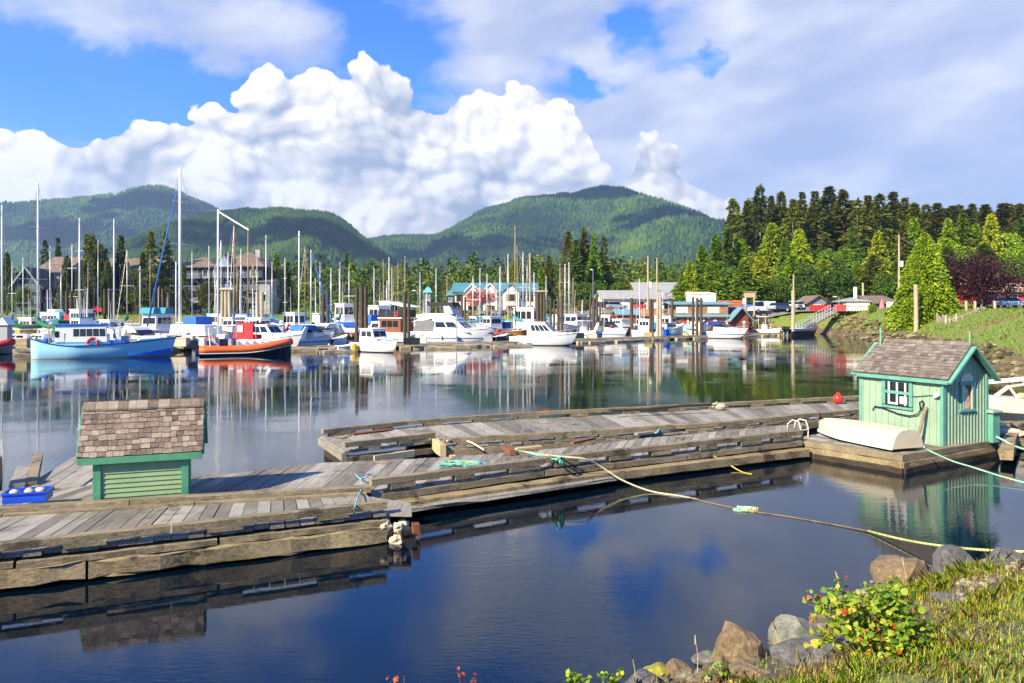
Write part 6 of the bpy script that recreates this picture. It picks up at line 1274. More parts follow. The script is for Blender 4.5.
def red_canvas_boat():
    a, L, rz = place((232, 76), (303, 73)); t = thing('motor_boat', 'white cabin boat with bright red canvas behind the orange inflatable', 'boat', a, rz); sh = hull(t, L, 2.5, 1.0, HW, .7, 0, .14, .45)
    m = MB(); m.prism([(L * .52, 1.05), (L * .93, 1.5), (L * .86, 1.6), (L * .6, 1.8), (L * .52, 1.8)], lambda x, z: -max(.05, sh(x)[1] * .8), lambda x, z: max(.05, sh(x)[1] * .8)); m.build('fore_cabin', GEL, t, bevel=.04)
    cabin(t, L * .36, L * .66, 1.6, 2.5, 1.9, 1.6, GEL, .8, .0, 2, (.2, .85), (.1, .1, GEL), 'windscreen_frame'); canvas(t, L * .10, L * .40, 1.1, 2.75, 2.0, REDC, .0, .5, 'red_canvas')
    for s in (-1, 1): m = MB(); m.box((L * .22, s * 1.06, 2.15), (.7, .03, .7)); m.build('vinyl_window', paint('cream vinyl', (.62, .56, .42), .3, .1), t)
    m = MB(); m.box((L * .30, 0, 2.95), (2.6, 2.1, .08)); m.build('hard_top', GEL, t); m = MB()
    for x in (.16, .44):
        for s in (-1, 1): m.tube([(L * x, s * 1.0, 1.2), (L * x, s * 1.0, 2.92)], .04, 5)
    m.build('top_frame', STEEL, t); bow_rail(t, sh, L, L * .6, .4); outboard(t, -.02, 0, .5, 1.2)
    for x in (.3, .55): fender(t, L * x, -1.32, .7)
red_canvas_boat()
def skiff(label, pa, pb, B, fb, hm, motors=1, ttop=None, name='skiff'):
    a, L, rz = place(pa, pb); t = thing(name, label, 'boat', a, rz); sh = hull(t, L, B, fb, hm, .4, 0, .12, .45)
    for k in range(motors): outboard(t, -.02, (k - (motors - 1) / 2) * .6, fb * .6, 1.15)
    if ttop:
        m = MB()
        for x in (.30, .55):
            for s in (-1, 1): m.tube([(L * x, s * .6, fb), (L * x - .1, s * .6, ttop)], .035, 5)
        m.build('top_frame', WHITE, t); m = MB(); m.box((L * .42, 0, ttop + .05), (L * .4, 1.6, .1)); m.build('top', WHITE, t); m = MB(); m.box((L * .42, 0, fb + .35), (.7, .8, 1.0)); m.build('console', WHITE, t)
    else:
        m = MB(); m.box((L * .35, 0, fb * .9), (.3, B * .85, .08)); m.box((L * .6, 0, fb * .95), (.3, B * .75, .08)); m.build('thwart', CREAM, t)
    return t
skiff('white open skiff with a T shaped top beside the far pier', (753, 121), (781, 117), 2.1, .8, HW, 1, 2.9)
skiff('dark hulled skiff with twin outboards beneath the gangway', (787, 116), (818, 122), 2.2, 1.1, hullmat('white over black', (.75, .75, .72), (.02, .02, .02), .75), 2)
skiff('grey rubber dinghy lying on the float left of the big ketch', (171, 80), (188, 82), 1.4, 1.25, hullmat('slate dinghy', (.13, .17, .24), (.05, .05, .06), .1), 0, None, 'dinghy')
skiff('white dinghy tied near the foot of the pile trio', (331, 84), (347, 86), 1.3, .8, HW, 0, None, 'dinghy')
skiff('low white skiff lying in front of the pile trio', (336, 73.5), (358, 74.5), 1.3, .45, HW, 0, None, 'dinghy')
skiff('black outboard skiff with red trim beside the turquoise tarp', (492, 93), (508, 96), 1.6, .7, HNAVY, 1)
skiff('orange wooden skiff on the float behind the white sport boat', (506, 98), (530, 99), 1.6, 1.2, hullmat('orange', (.55, .22, .05), (.2, .08, .03)), 0)
skiff('white launch hull between the piles right of the sport boat', (575, 104), (596, 100), 2.0, .9, HWB, 1, 2.5)

# ------------------------------------------------------------------ sailing boats
def sloop(label, px, top, Y, L, rz, hm, cover=None, furl=None, mast_r=.085, mastm=None, boomang=0, rows=2, mizzen=None, extra=None, boom=True, gaff=None, group=None, name='sailing_boat'):
    x = (px - 512) / F * Y; zt = H + (HZ - top) / F * Y; rz = R(rz); o = Vector((x, Y, 0)) - Vector((math.cos(rz), math.sin(rz), 0)) * (L * .58); t = thing(name, label, 'sailing boat', o, rz, group)
    B = L * .31; sh = hull(t, L, B, 1.0, hm, .35, .05, .12, .5, CREAM, .3, .62)
    cabin(t, L * .30, L * .66, .95, 1.55, B * .55, B * .45, GEL, .8, .1, 3, (.35, .75), None, 'trunk_cabin', False); mx = L * .58; mm = mastm or ALU
    m = MB(); m.tube([(mx, 0, .9), (mx, 0, zt)], mast_r, 8, True, mast_r * .75); mo = m.build('mast', mm, t, smooth=True)
    for k in range(rows):
        z = 1 + (zt - 1) * ((k + 1) / (rows + 1) + .05); w = B * .36 * (1 - .15 * k); m = MB(); m.tube([(mx, -w, z), (mx, w, z)], .03, 5); m.build('spreader', mm, mo)
    m = MB()
    for q in ((L * .985, 0, 1.35), (.05, 0, 1.05), (mx - .1, B * .46, 1.0), (mx - .1, -B * .46, 1.0)):
        if abs(q[1]) > .1:
            z1 = 1 + (zt - 1) * (rows / (rows + 1) + .05); w = B * .36 * (.85 if rows > 1 else 1) * (1 if q[1] > 0 else -1); m.tube([(mx, 0, zt - .2), (mx, w, z1), (mx - .02, w * 1.1, 1 + (zt - 1) * .38), q], .013, 3)
        else: m.tube([(mx, 0, zt - .1), q], .013, 3)
    m.build('rigging', WIRE, t)
    if furl: m = MB(); m.tube([(L * .97, 0, 1.5), (L * .97 + (mx - L * .97) * .5, 0, 1.5 + (zt - 1.8) * .5), (mx + .12, 0, zt * .93)], [.11, .09, .04], 7); m.build('furled_sail', furl, t, smooth=True)
    bz = 2.0
    if boom: pole(t, (mx, 0, bz), (mx - L * .40, math.sin(boomang) * L * .2, bz + .05), .07, mm, 'boom')
    if cover: m = MB(); m.tube([(mx + .12, 0, bz + 1.4), (mx - .05, 0, bz + .75), (mx - L * .2, math.sin(boomang) * L * .1, bz + .3), (mx - L * .40, math.sin(boomang) * L * .2, bz + .22)], [.16, .30, .24, .13], 8); m.build('sail_cover', cover, t, smooth=True)
    if mizzen:
        px2, top2 = mizzen; z2 = H + (HZ - top2) / F * Y; xm = L * .16; m = MB(); m.tube([(xm, 0, 1.0), (xm, 0, z2)], mast_r * .8, 8, True, mast_r * .55); m.build('mizzen_mast', mm, t, smooth=True); pole(t, (xm, 0, 2.3), (xm - L * .2, 0, 2.35), .06, mm, 'boom')
        m = MB(); m.tube([(xm, 0, z2 - .1), (mx, 0, z2 + .2)], .012, 3); m.tube([(xm, 0, z2), (.0, 0, 1)], .012, 3); m.build('rigging', WIRE, t)
        if gaff: pole(t, (xm, 0, z2 - .2), (xm + gaff[0], -gaff[2], z2 - gaff[1]), .07, mm, 'gaff')
    for nm, x0, x1, z0, z1, w, mt in (extra or []): canvas(t, L * x0, L * x1, z0, z1, w, mt, .2, .15, nm)
    m = MB()
    for s in (-1, 1):
        pts = [(L * (.05 + .18 * k), s * (sh(L * (.05 + .18 * k))[1] - .05), sh(L * (.05 + .18 * k))[0] + .6) for k in range(6)]; m.tube(pts, .012, 3)
        for p in pts: m.tube([p, (p[0], p[1], p[2] - .6)], .015, 3)
    m.build('lifelines', STEEL, t); return t
sloop('white sloop with dark green sail cover cut by the left edge', 2, 205, 77, 9, 195, HW, GREENC, None, .10)
sloop('white sloop with green topside band, green sail cover and orange tarp', 38, 183, 78, 8.8, 150, HWG, GREENC, None, .11, extra=[('orange_tarp', .70, .92, 1.5, 2.5, 1.6, ORANGEC), ('green_bundle', .02, .16, 1.5, 3.0, 1.2, GREENC)])
sloop('white sloop with two leaning spars behind the blue boat wheelhouse', 79.5, 218, 92, 8.5, 60, HW, None, None, .10, extra=[('white_cover', .1, .4, 1.3, 2.6, 1.8, GEL)])
sloop('white sloop with long bare boom right of the blue boat wheelhouse', 114, 219, 95, 8.5, 160, HW, None, None, .10, boomang=.1)
sloop('big white ketch with two tall white masts and a blue furled jib', 180, 168, 84, 13, 158, HW, None, ROYAL, .16, WHITE, 0, 3, (203, 212), [('blue_dodger', .30, .46, 1.9, 3.3, 2.4, ROYAL), ('deck_house', .2, .6, 1.2, 2.4, 2.6, GEL)], True, (-4.2, 2.4, 0))
rows_ = [(176, 262, 118, 'w'), (209, 246, 112, 'a'), (228, 253, 106, 'a'), (234, 225, 104, 'o'), (241, 249, 110, 'a'), (248, 226, 100, 'o'), (253, 262, 112, 'o'), (266, 235, 106, 'a'), (299, 231, 100, 'w'), (311, 250, 96, 'a')]
for i, (px, top, Y, k) in enumerate(rows_):
    lb = ['white sloop with short mast just left of the ketch main mast', 'white sloop with thin mast right of the ketch mizzen', 'sloop with pale short mast behind the leftmost of the close mast cluster', 'sloop with tall brown mast in front of the dark inn', 'sloop with mid height pale mast between the two tall brown masts', 'sloop with tall brown mast right of centre before the dark inn', 'sloop with short brown mast in the close mast cluster', 'white sloop with bright mast at the right end of the dark inn', 'white sloop with tall white mast left of the blue furled sail', 'white sloop with a blue furled sail and leaning stay'][i]
    sloop(lb, px, top, Y, 8 + (i % 3), [160, 20, 75, 100, 30, 150, 85, 170, 165, 10][i], [HW, HWB, HCREAM, HW][i % 4], [None, ROYAL, None, NAVY][i % 4] if i != 9 else None, ROYAL if i == 9 else None, .10 if k == 'w' else .075, {'w': WHITE, 'a': ALU, 'o': WOODM}[k], 0, 2 if i % 2 else 1)
rows_ = [(389, 257, 130, 'sloop with bare mast left of the gallows mast'), (405, 256, 126, 'sloop with bare mast right of the gallows mast'), (349, 270, 132, 'far sloop with short mast left of the pile trio'), (331, 268, 130, 'far sloop with pale mast right of the cedar tree'), (447, 275, 126, 'far sloop with short mast before the turquoise topped kiosk'), (500, 266, 118, 'sloop with tan mast before the cherry tree'), (508, 254, 116, 'sloop with brown mast left of the tallest middle mast'), (515, 226, 114, 'sloop with the tallest thin mast in the middle of the marina'), (523, 252, 118, 'sloop with thick tan mast right of the tallest middle mast'), (534, 272, 120, 'sloop with short mast beside the blue inn corner'), (560, 263, 122, 'sloop with pale mast left in the trio before the fir clump'), (565, 264, 124, 'sloop with pale mast central in the trio before the fir clump'), (569, 262, 121, 'sloop with pale mast right in the trio before the fir clump'), (573, 278, 126, 'far sloop with short mast right of the trio'), (473, 276, 128, 'far sloop with short mast before the pale gabled inn'), (487, 274, 126, 'far sloop with short tan mast right of the cherry tree')]
for i, (px, top, Y, lb) in enumerate(rows_): sloop(lb, px, top, Y - 6, 7.5 + i % 3, [15, 160, 80, 30, 150, 100][i % 6], [HW, HCREAM, HWB][i % 3], [None, ROYAL, None, TEALC][i % 4], None, .075, [ALU, WOODM, ALU][i % 3], 0, 1 + i % 2)
# ------------------------------------------------------------------ piles, floats and gear of the marina
W_PILE = wood('mooring pile', [(.15, (.02, .015, .010)), (.5, (.075, .055, .036)), (.85, (.18, .135, .09))], axis='Z', scale=1.2, bump=.5)
W_PALE = wood('pale pile', [(.15, (.22, .17, .10)), (.5, (.42, .34, .22)), (.9, (.58, .49, .34))], axis='Z', scale=1.2, bump=.4)
W_FLOAT = wood('float timber', [(.15, (.14, .10, .05)), (.45, (.36, .29, .17)), (.8, (.58, .50, .33))], axis='X', scale=.9, bump=.5, blot=.4)
W_WALK = wood('float planks', [(.15, (.10, .085, .07)), (.5, (.24, .21, .17)), (.9, (.38, .34, .28))], axis='Y', scale=1.5)
def pile_at(px, top, Y, r, parent, mat, org, base=-2.5, lean=0):
    x = (px - 512) / F * Y; zt = H + (HZ - top) / F * Y; m = MB(); o = Vector((x, Y, 0)) - org
    m.tube([o + Vector((0, 0, base)), o + Vector((lean * .3, 0, zt * .4)), o + Vector((lean, 0, zt))], [r * 1.12, r * 1.03, r], 10); return m.build('pile', mat, parent, smooth=False)
def dolphin(label, piles, mat=None, cap=None, name='mooring_piles', band=True):
    Y = piles[0][2]; px = sum(p[0] for p in piles) / len(piles); org = Vector(((px - 512) / F * Y, Y, 0)); t = thing(name, label, 'mooring post', org)
    for px_, top, y, r in piles: pile_at(px_, top, y, r, t, mat or W_PILE, org, lean=random.uniform(-.06, .06))
    if cap:
        x0, x1 = [(p[0] - 512) / F * p[2] - org.x for p in (piles[0], piles[-1])]; zt = H + (HZ - piles[0][1]) / F * Y; m = MB(); m.box(((x0 + x1) / 2, 0, zt + .1), (x1 - x0 + .8, .6, .22)); m.build('cap', cap, t)
    return t
def one_pile(label, px, top, Y, r, mat=None, name='mooring_pile', base=-2.5):
    x = (px - 512) / F * Y; zt = H + (HZ - top) / F * Y; m = MB(); m.tube([(0, 0, base), (.03, 0, zt * .5), (random.uniform(-.05, .05), 0, zt)], [r * 1.12, r * 1.04, r], 10); o = m.build(name, mat or W_PILE); o.location = (x, Y, 0); return tag(o, label, 'mooring post')
dolphin('trio of tall dark piles beside the small white pilothouse boat', [(356.5, 288, 73, .17), (361.3, 286.5, 79, .25), (366, 287, 79, .22)])
dolphin('pair of dark piles in front of the brown trawler cabin', [(405, 292, 84, .19), (408.6, 295, 84, .17)])
dolphin('pale brown pile pair with capping board before the dark inn', [(222, 290, 92, .2), (226, 289, 92, .2), (230, 290, 92, .2)], W_PALE, W_PALE)
dolphin('brown piles behind the blue boat wheelhouse', [(67, 292, 98, .2), (71, 291, 98, .2)], W_PILE)
dolphin('brown pile pair left of the white sloop with bare boom', [(105, 289, 97, .19), (109.5, 288, 97, .19), (113, 292, 97, .17)], W_PILE)
dolphin('stout brown pile cluster under the pale lamp above the teal canvas boat', [(155, 289, 98, .22), (159, 288, 98, .2), (163, 289, 98, .2), (169, 292, 98, .2)], W_PILE)
dolphin('pale pile pair just right of the dark inn', [(257, 292, 100, .22), (262, 292, 100, .22)], W_PALE)
dolphin('brown pile pair behind the blue cockpit cover', [(323, 292, 104, .2), (328, 292, 104, .2)])
dolphin('capped cluster of thick dark piles behind the white sport boat', [(538, 292, 98, .24), (541, 292, 98, .2), (544.5, 292, 98, .2)], None, W_PALE)
dolphin('two slim dark piles right of the thick capped cluster', [(558.5, 296, 92, .16), (562, 296, 92, .16)])
dolphin('slim pile pair left of the white hull seen end on', [(551, 298, 102, .15), (554, 300, 102, .13)])
dolphin('row of four piles before the long grey shed', [(590, 298, 108, .17), (593.5, 298, 108, .19), (597, 299, 108, .17), (600, 302, 108, .13)])
one_pile('single thick dark pile beside the small orange shed', 631.5, 298, 108, .24)
dolphin('close pair of piles left of the boathouse, one dark one pale', [(650.5, 299, 102, .19), (652.5, 300, 102, .16)])
dolphin('pale brown pile pair nearest the boathouse corner', [(657.5, 297, 101, .18), (660.5, 297, 101, .2)], W_PALE)
one_pile('dark pile before the grey shed left of the boathouse', 672, 300, 112, .2)
dolphin('dark pile group standing before the boathouse front', [(693, 297, 106, .17), (697, 298, 106, .2), (701, 298, 106, .18)])
dolphin('small brown pile pair far left of the middle masts', [(447, 296, 116, .17), (462, 296, 116, .18), (465, 297, 116, .17)])
one_pile('tall pale post standing in the water beneath the wooded hill', 793, 290.5, 116, .27, W_PALE, 'mooring_post')
one_pile('tall pale post at the water edge left of the bright cedar', 916, 284.5, 92, .24, W_PALE, 'mooring_post', -.5)
one_pile('yellow banded pile stub before the small pilothouse boat', 354, 344, 71.5, .26, paint('yellow rubber', (.62, .36, .02), .6, .35, 3), 'mooring_post')
one_pile('yellow post on the float left of the boathouse', 687, 333, 103, .24, paint('yellow rubber', (0, 0, 0)), 'mooring_post')

def float_dock(label, pa, pb, w, z=.45, pieces=5.0, logs=True, seed=1, blots=True, side=-1):
    """a float between two points (column, distance), planked, on big pale logs"""
    a, L, rz = place(pa, pb); t = thing('marina_float', label, 'dock', a, rz); rd = random.Random(seed)
    planks([Vector((0, -w / 2, 0)), Vector((L, -w / 2, 0))], [Vector((0, w / 2, 0)), Vector((L, w / 2, 0))], z, .35, t, 'deck', W_WALK, seed=seed)
    for s in (-1, 1):
        x = 0
        while x < L - .3:
            ln = min(rd.uniform(.7, 1.2) * pieces, L - x); m = MB(); m.log((x, s * (w / 2 - .06), z - .16 + rd.uniform(-.03, .03)), (x + ln - .08, s * (w / 2 - .06), z - .16 + rd.uniform(-.03, .03)), .18, .24, 5, .04); m.build('side_timber', W_FLOAT, t); x += ln
    if logs:
        x = rd.uniform(0, 1.5)
        while x < L - 1.5:
            ln = min(rd.uniform(2.0, 5.2), L - x); m = MB(); m.log((x, -w / 2 - .12 - rd.uniform(0, .25), .06), (x + ln, -w / 2 - .12 - rd.uniform(0, .2), .06 + rd.uniform(-.04, .04)), .42, .36, 6, .1); m.build('float_log', W_FLOAT, t); x += ln + rd.uniform(.2, 1.4)
    m = MB(); m.log((0, 0, .02), (L, 0, .02), w * .8, .3, 4, .02); m.build('under_beam', W_DARK, t); return t
float_dock('short float stub at the left between the red and blue boats', (16, 66.5), (60, 68), 2.0, .6, 3, True, 1)
float_dock('main marina float behind the blue boat and the orange inflatable', (-40, 71.5), (300, 75.5), 2.2, .5, 6, True, 2)
float_dock('main marina float from the orange boat to the pile trio', (272, 73), (358, 76), 2.0, .45, 5, True, 3)
float_dock('low log float in front of the pile trio', (318, 70), (352, 71.5), 1.2, .22, 3, True, 4)
float_dock('main marina float before the brown trawler and flybridge cruiser', (360, 77), (500, 84), 2.2, .48, 5, True, 5)
float_dock('low pale log float before the flybridge cruiser', (412, 77), (470, 79), 1.3, .25, 4, True, 6)
float_dock('marina float reaching behind the white sport boat', (478, 83), (600, 94), 2.2, .45, 5, True, 7)
float_dock('low log float left of the white sport boat', (488, 81), (528, 83), 1.6, .2, 3, True, 8)
float_dock('marina float between the white sport boat and the boathouse', (588, 94), (702, 106), 2.2, .45, 5, True, 9)
float_dock('low broken log float right of the white sport boat', (578, 90), (640, 97), 1.2, .2, 4, True, 10)
float_dock('marina float at the foot of the boathouse and gangway', (700, 110), (800, 120), 2.4, .45, 5, True, 11)
float_dock('cross float behind the teal canvas boat', (128, 99), (215, 101), 1.8, .5, 5, False, 12)
float_dock('cross float behind the blue covered launch', (250, 96), (350, 98), 1.8, .5, 5, False, 13)
float_dock('cross float far behind the turquoise covered troller', (500, 118), (620, 122), 1.8, .5, 5, False, 14)

def pt(px, Y, z): return Vector(((px - 512) / F * Y, Y, z))
BEIGE = paint('beige box', (.58, .50, .36), .6, .2, 3, dirt=.3)
def dock_box(label, px, Y, z, s, mat, lid=None, rz=0.0):
    t = thing('dock_box', label, 'box', pt(px, Y, z), rz); m = MB(); m.box((0, 0, s[2] * .42), (s[0], s[1], s[2] * .84)); m.build('body', mat, t, bevel=.02); m = MB(); m.prism([(-s[0] * .54, s[2] * .86), (s[0] * .54, s[2] * .86), (s[0] * .5, s[2] * .94), (0, s[2]), (-s[0] * .5, s[2] * .94)], -s[1] * .54, s[1] * .54); m.build('lid', lid or mat, t); return t
for a in [('beige dock box right of the blue boat bow', 180, 72, .5, (1.5, .8, .9), BEIGE), ('smaller beige dock box with pale lid beside the grey dinghy', 189, 72.6, .5, (1.0, .7, 1.1), BEIGE, WHITE), ('cream dock box in the middle of the gear behind the twin outboards', 199, 73, .5, (1.3, .7, .8), CREAM), ('red lidded gear box behind the black outboards', 211, 74, .5, (1.1, .7, .9), GREYP, REDP),
          ('white gear box left of the red canvas', 222, 74.5, .5, (.8, .7, 1.1), WHITE), ('blue gear box between the white gear box and red canvas', 229, 74, .5, (.7, .6, .8), GREYP, ROYALP), ('tall weathered box on the left float stub', 24, 67.5, .6, (1.0, .8, .9), W_FLOAT), ('black crate stack right of the small pilothouse boat', 412, 76.5, .48, (1.6, .8, .7), BLACK),
          ('white dock box before the flybridge cruiser stern', 421, 80, .48, (1.2, .7, .7), WHITE), ('grey dock box on the float right of the flybridge cruiser', 488, 84, .48, (1.0, .7, .8), GREYP), ('yellow gear box on the middle float', 648, 100, .45, (1.0, .6, .6), W_NEW), ('blue drum on the float left of the boathouse', 666, 103, .45, (.8, .7, .9), ROYALP), ('turquoise tub on the float before the turquoise boat', 671, 104, .45, (.9, .7, .5), TURQ),
          ('small brown box on the float near the boathouse', 709, 108, .45, (1.0, .7, .6), BROWN), ('black bin near the bow of the white sport boat', 580, 94, .45, (1.0, .8, .7), BLACK), ('beige box on the float behind the white sport boat bow', 592, 95, .45, (1.2, .8, .6), BEIGE)]: dock_box(*a)
def pedestal(label, px, Y, h, w=.35, top=None, mat=None):
    t = thing('power_pedestal', label, 'pedestal', pt(px, Y, .48)); m = MB(); m.box((0, 0, h / 2), (w, w, h)); m.build('column', mat or GREYP, t, bevel=.02); m = MB(); m.prism([(-w * .75, h), (w * .75, h), (0, h + w)], -w * .75, w * .75); m.build('cap', top or WHITE, t)
pedestal('grey kiosk with peaked white cap at the far left float', 6, 71, 2.1, .75); pedestal('thin white post on the float before the flybridge cruiser', 456.5, 79, 2.9, .12); pedestal('thin white post on the float before the red buoys', 604, 95.5, 2.7, .12); pedestal('tall white pedestal beside the boathouse gable', 744, 112, 1.6, .3)
def lump(name, label, cat, px, Y, z, parts):
    t = thing(name, label, cat, pt(px, Y, z))
    for nm, c, r, sq, mt in parts: m = MB(); m.ball(c, r, 9, 6, sq, .12); m.build(nm, mt, t)
lump('buoy_heap', 'heap of orange net with red and white buoys left of the royal blue cover', 'buoys', 282, 90, .5, [('net', (0, 0, .5), .7, (1.1, .9, .8), ORANGEC), ('net', (.6, .1, .35), .5, (1, .9, .7), paint('orange net', (.55, .18, .03), .8, .3, 5)), ('buoy', (-.4, -.1, 1.3), .3, (1, 1, 1), REDP), ('buoy', (.1, -.2, 1.55), .3, (1, 1, 1), WHITE), ('buoy', (.6, 0, 1.2), .28, (1, 1, 1), REDP), ('buoy', (-.1, .1, 2.0), .26, (1, 1, 1), WHITE), ('buoy', (.75, .1, 1.7), .26, (1, 1, 1), paint('pink buoy', (.7, .25, .22), .5))])
lump('gear_heap', 'heap of red and brown fishing gear behind the orange skiff', 'fishing gear', 500, 97, .5, [('net', (0, 0, .4), .7, (1.2, .9, .7), BROWN), ('net', (.8, .1, .3), .5, (1, 1, .7), RUST), ('buoy', (-.2, -.3, .9), .26, (1, 1, 1), REDP)])
lump('gear_heap', 'heap of dark nets and crates behind the pile trio', 'fishing gear', 343, 88, .5, [('net', (0, 0, .4), .8, (1.3, .9, .6), W_DARK), ('net', (1.0, .2, .4), .6, (1, .9, .8), BROWN)])
t = thing('mooring_buoy', 'red round buoy hanging on the float at the white cruiser bow', 'buoy', pt(741, 104.5, .35)); m = MB(); m.ball((0, 0, 0), .3, 10, 7, (1, 1, 1.1)); m.build('ball', REDP, t, smooth=True)
t = thing('flag', 'red flag flying above the boats behind the blue wheelhouse', 'flag', pt(88, 96, 1.2)); pole(t, (0, 0, 0), (.5, 0, 2.9), .03, WHITE); m = MB(); m.add([(.5, 0, 2.9), (1.0, .12, 3.2), (1.8, .0, 3.05), (1.7, .1, 2.55), (1.0, .2, 2.6), (.45, .02, 2.35)], [(0, 1, 4, 5), (1, 2, 3, 4)]); m.build('cloth', REDC, t)

# ------------------------------------------------------------------ buildings
def clad(name, c, s=3.0, var=.15, vertical=False):
    if name in MATS: return MATS[name]
    m, g = newmat(name); tc = g.n('ShaderNodeTexCoord').outputs['Object']; z = g.n('ShaderNodeSeparateXYZ', {0: tc}).outputs[0 if vertical else 2]; w = g.m('FRACT', g.m('MULTIPLY', z, s)); n = g.noise(tc, 1.2, 5, .6).outputs[0]
    col = g.ramp(n, [(.35, tuple(x * (1 - var) for x in c)), (.65, tuple(min(1, x * (1 + var)) for x in c))]); finish(g, col, .75, w, .5, .05); MATS[name] = m; return m
ROOFB = clad('brown roof shingles', (.17, .125, .085), 4, .3); ROOFG = clad('grey metal roof', (.30, .295, .28), 1.5, .15, True); ROOFBL = clad('blue metal roof', (.14, .27, .33), 2.0, .1, True); ROOFT = clad('teal roof', (.06, .20, .25), 2.0, .1, True)
W_SLATE_SHADED = clad('shade-darkened slate blue siding', (.035, .042, .056)); W_LBLUE = clad('pale blue siding', (.24, .31, .37)); W_WHITE = clad('white siding', (.74, .72, .66)); W_ORNG = clad('orange red siding', (.46, .125, .03), 2, .2, True); W_BRN = clad('brown shingle siding', (.30, .17, .085), 4, .3); W_DRED = clad('dark red siding', (.20, .055, .025), 2, .2, True); W_GREY = clad('grey siding', (.20, .21, .22)); W_STONE = clad('stone wall', (.33, .32, .30), 2, .3); W_RED = clad('red siding', (.50, .05, .04), 2, .15)  # slate siding: the shade on the inn front is darkened into its colour
def building(name, label, x0, x1, Y, base_row, eave_row, ridge_row, depth, wall, roof, kind='side', over=.4, hipf=.0, z0=None, cat='building'):
    """x0, x1 columns of the front, rows for ground, eave and ridge. kind: side = ridge runs along the front, front = gable faces the front, hip, shed"""
    a = pt(x0, Y, 0); W = (x1 - x0) / F * Y; zb = H + (HZ - base_row) / F * Y if z0 is None else z0; ze = H + (HZ - eave_row) / F * Y - zb; zr = H + (HZ - ridge_row) / F * (Y + (depth / 2 if kind in ('side', 'hip') else 0)) - zb
    a.z = zb; t = thing(name, label, cat, a); m = MB()
    if kind == 'front': m.prism([(0, -1), (W, -1), (W, ze), (W / 2, zr - .15), (0, ze)], 0, depth)
    elif kind == 'side': m.prism([(0, -1), (depth, -1), (depth, ze), (depth / 2, zr - .15), (0, ze)], 0, W, 'x')
    elif kind == 'shed': m.prism([(0, -1), (depth, -1), (depth, zr - .1), (0, ze - .02)], 0, W, 'x')
    else: m.box((W / 2, depth / 2, ze / 2 - .5), (W, depth, ze + 1))
    w = m.build('wall', wall, t); m = MB(); o = over; th = .16
    def slope(p):
        p = [Vector(q) for q in p]; n = (p[1] - p[0]).cross(p[-1] - p[0]).normalized(); n = n if n.z > 0 else -n; k = len(p); m.add(p + [q + n * th for q in p], [tuple(range(k)), tuple(range(2 * k - 1, k - 1, -1))] + [(i, (i + 1) % k, k + (i + 1) % k, k + i) for i in range(k)])
    if kind == 'front':
        s = (zr - ze) / (W / 2); slope([(-o, -o, ze - o * s), (W / 2, -o, zr), (W / 2, depth + o, zr), (-o, depth + o, ze - o * s)]); slope([(W + o, -o, ze - o * s), (W + o, depth + o, ze - o * s), (W / 2, depth + o, zr), (W / 2, -o, zr)])
    elif kind == 'side':
        s = (zr - ze) / (depth / 2); slope([(-o, -o, ze - o * s), (W + o, -o, ze - o * s), (W + o, depth / 2, zr), (-o, depth / 2, zr)]); slope([(-o, depth + o, ze - o * s), (-o, depth / 2, zr), (W + o, depth / 2, zr), (W + o, depth + o, ze - o * s)])
    elif kind == 'shed':
        s = (zr - ze) / depth; slope([(-o, -o, ze - o * s), (W + o, -o, ze - o * s), (W + o, depth + o, zr + o * s), (-o, depth + o, zr + o * s)])
    else:
        r = min(depth / 2, W / 2) * .9; c = depth / 2; q0, q1 = (r, c, zr), (W - r, c, zr); e = [(-o, -o, ze), (W + o, -o, ze), (W + o, depth + o, ze), (-o, depth + o, ze)]
        slope([e[0], e[1], q1, q0]); slope([e[2], e[3], q0, q1]); slope([e[1], e[2], q1]); slope([e[3], e[0], q0])
    m.build('roof', roof, t); t['dims'] = (W, ze, zr, zb); return t, W, ze, zr, zb
def win(t, x, z, w, h, frame=None, glass=None, y=0.0, bars=0):
    m = MB(); f = .09
    for c, s in (((x, y - .03, z + h / 2 + f / 2), (w + 2 * f, .08, f)), ((x, y - .03, z - h / 2 - f / 2), (w + 2 * f, .08, f)), ((x - w / 2 - f / 2, y - .03, z), (f, .08, h)), ((x + w / 2 + f / 2, y - .03, z), (f, .08, h))): m.box(c, s)
    for i in range(bars): m.box((x - w / 2 + w * (i + 1) / (bars + 1), y - .025, z), (.06, .05, h))
    o = m.build('window', frame or WHITE, t); m = MB(); m.box((x, y - .004, z), (w, .03, h)); m.build('pane', glass or GLASS, o)
def row_z(row, Y, zb): return H + (HZ - row) / F * Y - zb
